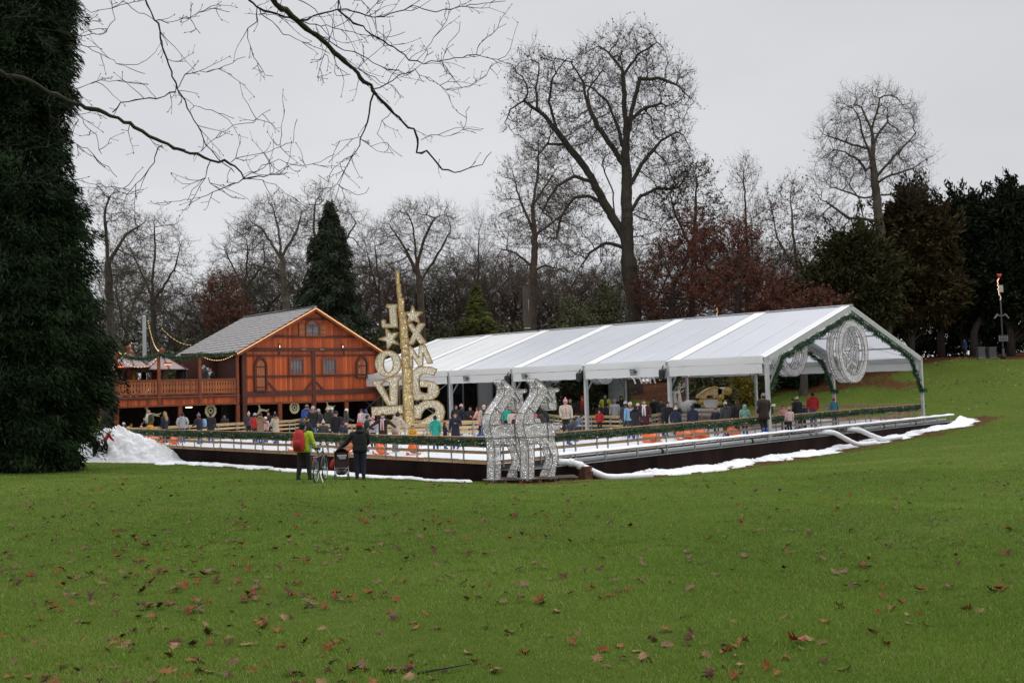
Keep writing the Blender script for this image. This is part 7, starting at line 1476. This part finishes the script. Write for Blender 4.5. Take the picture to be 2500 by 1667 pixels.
B_([(430,1035),(500,995),(600,990),(680,960),(750,935),(820,905),(850,760)],1.9,.7,7.1,7.4); B_([(515,1135),(600,1080),(740,1015),(820,1055),(900,1055),(1000,1030),(1090,985)],1.9,.7,7.1,7.5); B_([(300,1020),(275,1070),(275,1130),(190,1200),(150,1280)],2.2,.8,7.0,7.2); B_([(275,1130),(320,1190),(400,1240),(440,1265),(520,1270)],1.6,.7,7.1,7.2)
B_([(250,960),(290,905),(360,860),(440,805),(560,785),(625,720),(680,700)],1.8,.7,7.0,7.3); B_([(750,935),(750,820),(770,700)],1.2,.6,7.3,7.4); B_([(150,275),(160,350),(165,420),(150,500)],1.8,.8,6.4,6.5,c1); B_([(120,110),(160,150),(200,240),(230,330),(270,400),(310,440),(330,500)],1.6,.8,6.4,6.7,c1)
B_([(200,330),(250,390),(230,450),(300,500),(380,575)],1.5,.7,6.5,6.8,c1); B_([(0,600),(90,590),(160,560),(250,590),(420,615)],1.5,.8,6.4,6.8,c1); B_([(360,0),(370,60),(340,110),(250,115),(190,95)],1.4,.7,6.5,6.6,c1); B_([(390,0),(450,40),(540,75),(600,60),(680,25),(745,40)],1.8,.8,6.6,6.9,c1); B_([(240,0),(300,40),(360,30),(470,0)],1.5,.9,6.6,6.7,c1)
B_([(620,0),(620,60),(650,110)],1.2,.7,6.8,6.9,c1); B_([(0,60),(90,50),(200,70),(330,70)],1.5,.7,6.2,6.5,c1)
tw_parts=[];limbs=MB(); K=0
thinP=[];thinD=[];frP=[];frQ=[];fr0=[];fr1=[]
for pts,w0,w1,Y0,Y1 in LB:
    n=len(pts); seg=[0]
    for i in range(1,n): seg.append(seg[-1]+math.hypot(pts[i][0]-pts[i-1][0],pts[i][1]-pts[i-1][1]))
    P=[]; 
    # finer, slightly kinked polyline
    for i in range(n-1):
        k=max(1,int((seg[i+1]-seg[i])/14))
        for j in range(k):
            t_=j/k; u=(seg[i]+(seg[i+1]-seg[i])*t_)/seg[-1]; q=at(pts[i][0]+(pts[i+1][0]-pts[i][0])*t_,pts[i][1]+(pts[i+1][1]-pts[i][1])*t_,Y0+(Y1-Y0)*u+.05*math.sin(u*9+K)); P.append((q+GR.normal(size=3)*.006-ob,u))
    P.append((at(*pts[-1],Y1)-ob,1.)); K+=1
    A=np.array([p for p,_ in P]); U=np.array([u for _,u in P]); Y=Y0+(Y1-Y0)*U; R=(w0+(w1-w0)*U**.8)*.5*Y/FPX*1.12; R=np.maximum(R,.0022)*(1+.12*GR.normal(size=len(R)))
    if w0>4: limbs_=MB(); limbs_.tube(list(A),list(R),9); limbs_.build('limb',OAKL if w0>7 else OAKT,oak,True)
    else: frP.append(A[:-1]);frQ.append(A[1:]);fr0.append(R[:-1]);fr1.append(R[1:])
    L_=seg[-1]/FPX*7; m_=max(2,int(L_*(9 if w0<6 else 5.5)))
    for s in GR.random(m_)*.97+.03:
        i=min(int(s*(len(A)-1)),len(A)-2); d=unit(A[i+1]-A[i]); thinP.append(A[i]); thinD.append(unit(d+unit(GR.normal(size=3))*1.1+V(0,0,-.1)))
thinP=np.array(thinP);thinD=np.array(thinD); k=len(thinP); ln=.09+.30*GR.random(k)**2; cur=thinP; d=thinD; r=np.full(k,.0028); side=unit(GR.normal(size=(k,3))); tips=[]
for i in range(5):
    nx_=cur+d*(ln/5)[:,None]; r1=r*.86; frP.append(cur);frQ.append(nx_);fr0.append(r);fr1.append(r1)
    # bud spur
    sel=GR.random(k)<.35; sd=unit(d[sel]+unit(GR.normal(size=(sel.sum(),3)))*1.1); L2=(.02+.05*GR.random(sel.sum()))[:,None]; frP.append(nx_[sel]);frQ.append(nx_[sel]+sd*L2);fr0.append(r1[sel]*.8);fr1.append(r1[sel]*.7); frP.append(nx_[sel]+sd*L2);frQ.append(nx_[sel]+sd*(L2+.010));fr0.append(r1[sel]*1.5);fr1.append(r1[sel]*.5)
    cur=nx_;r=r1; d=unit(d+side*.16+GR.normal(size=d.shape)*.16+np.array([0,0,.05]))
frP.append(cur);frQ.append(cur+d*.014);fr0.append(np.full(k,.0042));fr1.append(np.full(k,.0012))
v,f=frusta(np.concatenate(frP),np.concatenate(frQ),np.concatenate(fr0),np.concatenate(fr1),5); q=mk('twigs',v,f,OAKT,oak,True)
# limbs back to the trunk, out of view
m=MB(); a=at(-45,161,6.0)-ob; m.tube([V(.1,.1,3.6),(V(.1,.1,3.9)+a)/2+V(0,0,.1),a],[.13,.09,.014],9); a=at(655,-10,6.6)-ob; m.tube([V(.2,.3,8),V(3.2,3,8.2),a+V(-.6,-.3,1.3),a],[.18,.11,.05,.020],9); a=at(606,-4,6.8)-ob; m.tube([V(3.2,3,8.2),a+V(-.3,-.2,.8),a],[.06,.02,.008],8); a=at(353,-4,6.7)-ob; m.tube([V(1.5,1.5,8.1),a+V(-.3,-.2,.9),a],[.08,.03,.007],8); a=at(824,-4,7.1)-ob; m.tube([V(3.2,3,8.2),a+V(-.3,-.2,.8),a],[.05,.02,.006],8); m.build('limb',OAKL,oak,True)
# ---------------- oak leaves on the lawn ----------------
def oakleaf(seed):
    g=random.Random(seed); L_=[]; R_l=[]; n=6
    base=[(0.0,.04),(.10,.07),(.16,.28),(.24,.10),(.34,.40),(.44,.13),(.55,.44),(.64,.14),(.74,.30),(.82,.10),(.90,.14),(1.0,.0)]
    for t_,w in base: L_.append((t_*g.uniform(.97,1.03)+(.06 if w>.2 else 0),w*g.uniform(.8,1.15)))
    for t_,w in base: R_l.append((t_*g.uniform(.97,1.03)+(.06 if w>.2 else 0),-w*g.uniform(.8,1.15)))
    cu=g.uniform(-1.6,2.2); cv=g.uniform(.3,1.6); vs=[];fs=[]
    mid=[(t_,0) for t_,_ in base]
    def P(t_,w): x=t_-.5; z=cv*w*w*.9+cu*x*x*.45+.03*math.sin(t_*9+seed)+.04*w*math.sin(seed*3+t_*6); return (x,w,z)
    for a in L_: vs.append(P(*a))
    for a in mid: vs.append(P(*a))
    for a in R_l: vs.append(P(*a))
    for i in range(11): fs+=[(i,i+1,12+i+1,12+i),(12+i,12+i+1,24+i+1,24+i)]
    zm=min(v[2] for v in vs); vs=[(x,y,z-zm) for x,y,z in vs]; b=len(vs); vs+=[(-.5,.012,-zm+cu*.11),(-.5,-.012,-zm+cu*.11),(-.78,0,.03)]; fs.append((b,b+1,b+2)); return vs,fs
LM=[mat('leaf_rust',(.16,.046,.014),.6,nz=30,amt=.4,spec=.12),mat('leaf_tan',(.25,.145,.08),.7,nz=30,amt=.35,spec=.12),mat('leaf_grey_brown',(.15,.088,.055),.7,nz=30,amt=.35,spec=.12),mat('leaf_dark_brown',(.07,.032,.018),.6,nz=30,amt=.4,spec=.12),mat('leaf_orange_brown',(.21,.085,.035),.65,nz=30,amt=.4,spec=.12),mat('leaf_bright_red',(.28,.030,.014),.5,nz=30,amt=.3)]
LN=['rust coloured','pale tan','dull grey brown','dark brown','orange brown','bright red']
LMESH=[]
for i in range(18):
    vs,fs=oakleaf(i+1); me=bpy.data.meshes.new('oak_leaf'); me.from_pydata(vs,[],fs); me.update(); me.materials.append(LM[(0,1,2,3,4,1,2,0,4,1,0,3,2,1,4,0,5,5)[i]]); LMESH.append((me,(0,1,2,3,4,1,2,0,4,1,0,3,2,1,4,0,5,5)[i],vs,fs))
GL_=np.random.default_rng(321)
clus=[(-2.6,6.0,.35,12),(-2.9,8.6,.5,12),(-1.0,6.1,.3,10),(1.35,6.5,.35,10),(-3.9,10.2,.6,14),(-2.2,6.4,.5,9),(-1.9,7.6,.6,9),(-.5,5.9,.35,6),(.7,6.7,.5,8),(-3.4,9.5,.8,12),(-4.3,11,.9,10),(-2.6,5.9,.4,8),(-.1,9.5,.6,6),(1.6,6.0,.4,5),(2.3,7.5,.6,6),(-3.8,13.5,1,10),(-2.5,11.5,1.,9),(.2,13,1,8),(3,10,1.,8),(-5.5,15,1.2,12),(-1,16,1.5,10),(-1.7,8.8,.5,8),(-2.9,7.2,.4,8),(1.0,8.6,.7,6),(-5.0,13,1.0,12)]
PL=[]
for cx_,cy_,s_,n_ in clus:
    for _ in range(int(n_*1.7)): PL.append((cx_+GL_.normal()*s_,cy_+GL_.normal()*s_*.7))
while len(PL)<1350:
    y=5+31*GL_.random()**1.15; x=(GL_.random()*2-1)*(.56*y+.5)
    if GL_.random()<(1. if x<-.1*y else .55)*(1-.45*max(0,(y-12)/24)): PL.append((x,y))
PL=[(x,y) for x,y in PL if y>4.7 and abs(x)<.6*y+.8]; PL.sort(key=lambda q:q[1]); PL=np.array(PL)
big=PL[:300]; rest=PL[300:]
bz_=tz(big[:,0],big[:,1])
for i,((x,y),z) in enumerate(zip(big,bz_)):
    k=int(GL_.integers(16)); 
    me,ci,_,_=LMESH[k]
    o=bpy.data.objects.new('fallen_leaf',me); COL.objects.link(o); s=float(.055+.065*GL_.random()); o.scale=(s,s,s*float(GL_.uniform(.5,1.3))); o.location=(float(x),float(y),float(z)+.004+.012*float(GL_.random())); o.rotation_euler=(float(GL_.normal()*.34),float(GL_.normal()*.34),float(GL_.random()*6.28))
    tag(o,'curled '+LN[ci]+' oak leaf lying loose on the lawn','leaf','fallen oak leaves on the lawn')
rp_=ground_at(1940,1573); o=bpy.data.objects.new('fallen_leaf',LMESH[16][0]); COL.objects.link(o); o.location=(rp_[0],rp_[1],rp_[2]+.03); o.scale=(.15,.17,.2); o.rotation_euler=(.5,.1,1.9); tag(o,'single bright red oak leaf standing out on the lawn near the lower right','leaf','fallen oak leaves on the lawn')
rz_=tz(rest[:,0],rest[:,1]); VV=[[],[],[]];FF=[[],[],[]];bb=[0,0,0]
for (x,y),z in zip(rest,rz_):
    k=int(GL_.integers(18)); _,ci,vs,fs=LMESH[k]; gi=0 if ci in(0,5) else (1 if ci in(1,2) else 2); s=(.06+.08*GL_.random())*(1+max(0,y-14)*.01); a=GL_.random()*6.28; v=np.array(vs)*s; ty=GL_.normal()*.3; v=np.stack([v[:,0]*math.cos(a)-v[:,1]*math.sin(a)+x,v[:,0]*math.sin(a)+v[:,1]*math.cos(a)+y,v[:,2]*1.1+z+.012+v[:,0]*ty+.02*GL_.random()],1)
    VV[gi].append(v); FF[gi]+=[tuple(i+bb[gi] for i in f) for f in fs]; bb[gi]+=len(v)
r0=mk('leaf_litter',np.concatenate(VV[1]),FF[1],LM[2]); tag(r0,'countless smaller brown leaves scattered across the farther lawn','leaves',kind='stuff'); mk('rust_leaves',np.concatenate(VV[0]),FF[0],LM[0],r0); mk('dark_leaves',np.concatenate(VV[2]),FF[2],LM[3],r0)
# yellow and brown leaves on the bank
n=2600; ga=GL_.uniform(40,66,n); gbb=GL_.uniform(-1,30,n); dens=np.clip(.5+.5*np.sin(ga*.7+gbb*.4),0,1)*np.clip((ga-46)/6,0,1); keep=GL_.random(n)<.25+.75*dens; P=RC[None,:]+uR[None,:]*ga[keep][:,None]+uL[None,:]*gbb[keep][:,None]; P[:,2]=tz(P[:,0],P[:,1])+.04
v,f,a=leafcards(GL_,P,.085,.8); tag(mk('bank_leaves',v,f,mat('leaf_bank',(.27,.15,.06),.8,attr=.8),attr=a),'yellow and brown leaves strewn over the bank behind the rink','leaves',kind='stuff')
# fallen stick at the bottom
sg=ground_at(1075,1645); m=MB(); m.tube([(-.2,-.05,.01),(-.08,.0,.02),(.05,.03,.03),(.18,.10,.03)],[.006,.007,.005,.003],6); m.tube([(.0,.02,.025),(.05,-.03,.03)],[.004,.002],5); q=m.build('fallen_twig',OAKT,None,True); q.location=(sg[0],sg[1],sg[2]); tag(q,'thin dark fallen twig lying in the grass at the bottom','twig')
# ---------------- grass blades ----------------
GG=np.random.default_rng(11); NB_=1550000
yy=4.2+86*GG.random(NB_)**3.0; xx=(GG.random(NB_)*2-1)*(.60*yy+2.0)
pat=np.sin(xx*1.1+np.sin(yy*.8)*1.5)*.5+np.sin(yy*.7+xx*.4)*.5; pat2=np.sin(xx*3.7+1)*np.sin(yy*2.9)
keep=GG.random(NB_)<np.clip(.72+.3*pat+.15*pat2,.35,1); xx=xx[keep];yy=yy[keep];pat=pat[keep];pat2=pat2[keep]; n=len(xx)
# keep blades off the rink
ra_,rb_=torink(xx,yy); keep=((ra_<-.9)|(rb_<-2.6)|(ra_>43.5))&(GG.random(len(ra_))<1-np.clip(np.interp(0,[0],[0]),0,1))&~((rb_>20)&(ra_>40))&~((yy>84)&(xx>22)); xx,yy,pat,pat2=xx[keep],yy[keep],pat[keep],pat2[keep]; n=len(xx)
zz=tz(xx,yy); h=(.015+.018*GG.random(n)+.006*pat+.005*pat2)*(1+.006*yy); wd_=.0015*(1+yy*.17); a=GG.random(n)*2*PI; lean=GG.normal(size=(n,2))*.55
b0=np.stack([xx-np.cos(a)*wd_,yy-np.sin(a)*wd_,zz-.004],1); b1=np.stack([xx+np.cos(a)*wd_,yy+np.sin(a)*wd_,zz-.004],1); t0=np.stack([xx+lean[:,0]*h,yy+lean[:,1]*h,zz+h],1)
md_=(b0+b1)/2*.45+t0*.55+np.stack([0*h,0*h,h*.12],1); w2=np.stack([np.cos(a)*wd_*.75,np.sin(a)*wd_*.75,0*a],1)
v=np.stack([b0,b1,md_+w2,t0,md_-w2],1).reshape(-1,3)
GRM=bpy.data.materials.new('grass_blade'); GRM.use_nodes=True; t=GRM.node_tree; L=t.links; b=t.nodes['Principled BSDF']; b.inputs['Roughness'].default_value=.5; b.inputs['Specular IOR Level'].default_value=.28
an=t.nodes.new('ShaderNodeAttribute'); an.attribute_name='v'; rp=t.nodes.new('ShaderNodeValToRGB'); e=rp.color_ramp.elements; e[0].position=0; e[0].color=(.073,.128,.015,1); e[1].position=1; e[1].color=(.33,.35,.11,1); x=e.new(.35); x.color=(.130,.224,.028,1); x=e.new(.72); x.color=(.196,.290,.045,1); x=e.new(.92); x.color=(.235,.315,.07,1); L.new(an.outputs['Fac'],rp.inputs[0]); L.new(rp.outputs[0],b.inputs['Base Color'])
ou=[q for q in t.nodes if q.type=='OUTPUT_MATERIAL'][0]; tr=t.nodes.new('ShaderNodeBsdfTranslucent'); L.new(rp.outputs[0],tr.inputs[0]); ms=t.nodes.new('ShaderNodeMixShader'); ms.inputs[0].default_value=.38; L.new(b.outputs[0],ms.inputs[1]); L.new(tr.outputs[0],ms.inputs[2]); L.new(ms.outputs[0],ou.inputs[0])
tn=np.clip(.46+.16*np.clip((yy-22)/14,0,1)-.13*np.clip((12-yy)/8,0,1)+.12*np.sin(xx*.31+yy*.17+1)*np.sin(yy*.23-xx*.12)+.15*pat+.08*pat2+.13*GG.normal(size=n)+.10*np.sin(xx*2.3+2*np.sin(yy*1.3))*np.sin(yy*1.9+xx)+.16*np.clip(np.sin(xx*.23+1.7)*np.sin(yy*.31+.6*np.sin(xx*.4)),-.6,1)+.06*np.sin(xx*.35+2)*np.sin(yy*.22),0,1); tn[GG.random(n)<.035]=1.
tf=(np.sin(xx*5.1+np.sin(yy*3.3)*2)*np.sin(yy*4.3+np.sin(xx*2.7)*2)>.82)&(yy>9); tn[tf]*=.35
tag(mk('grass',v,np.arange(5*n).reshape(n,5),GRM,attr=np.repeat(tn,5)),'short wet green grass of the lawn','grass',kind='stuff')
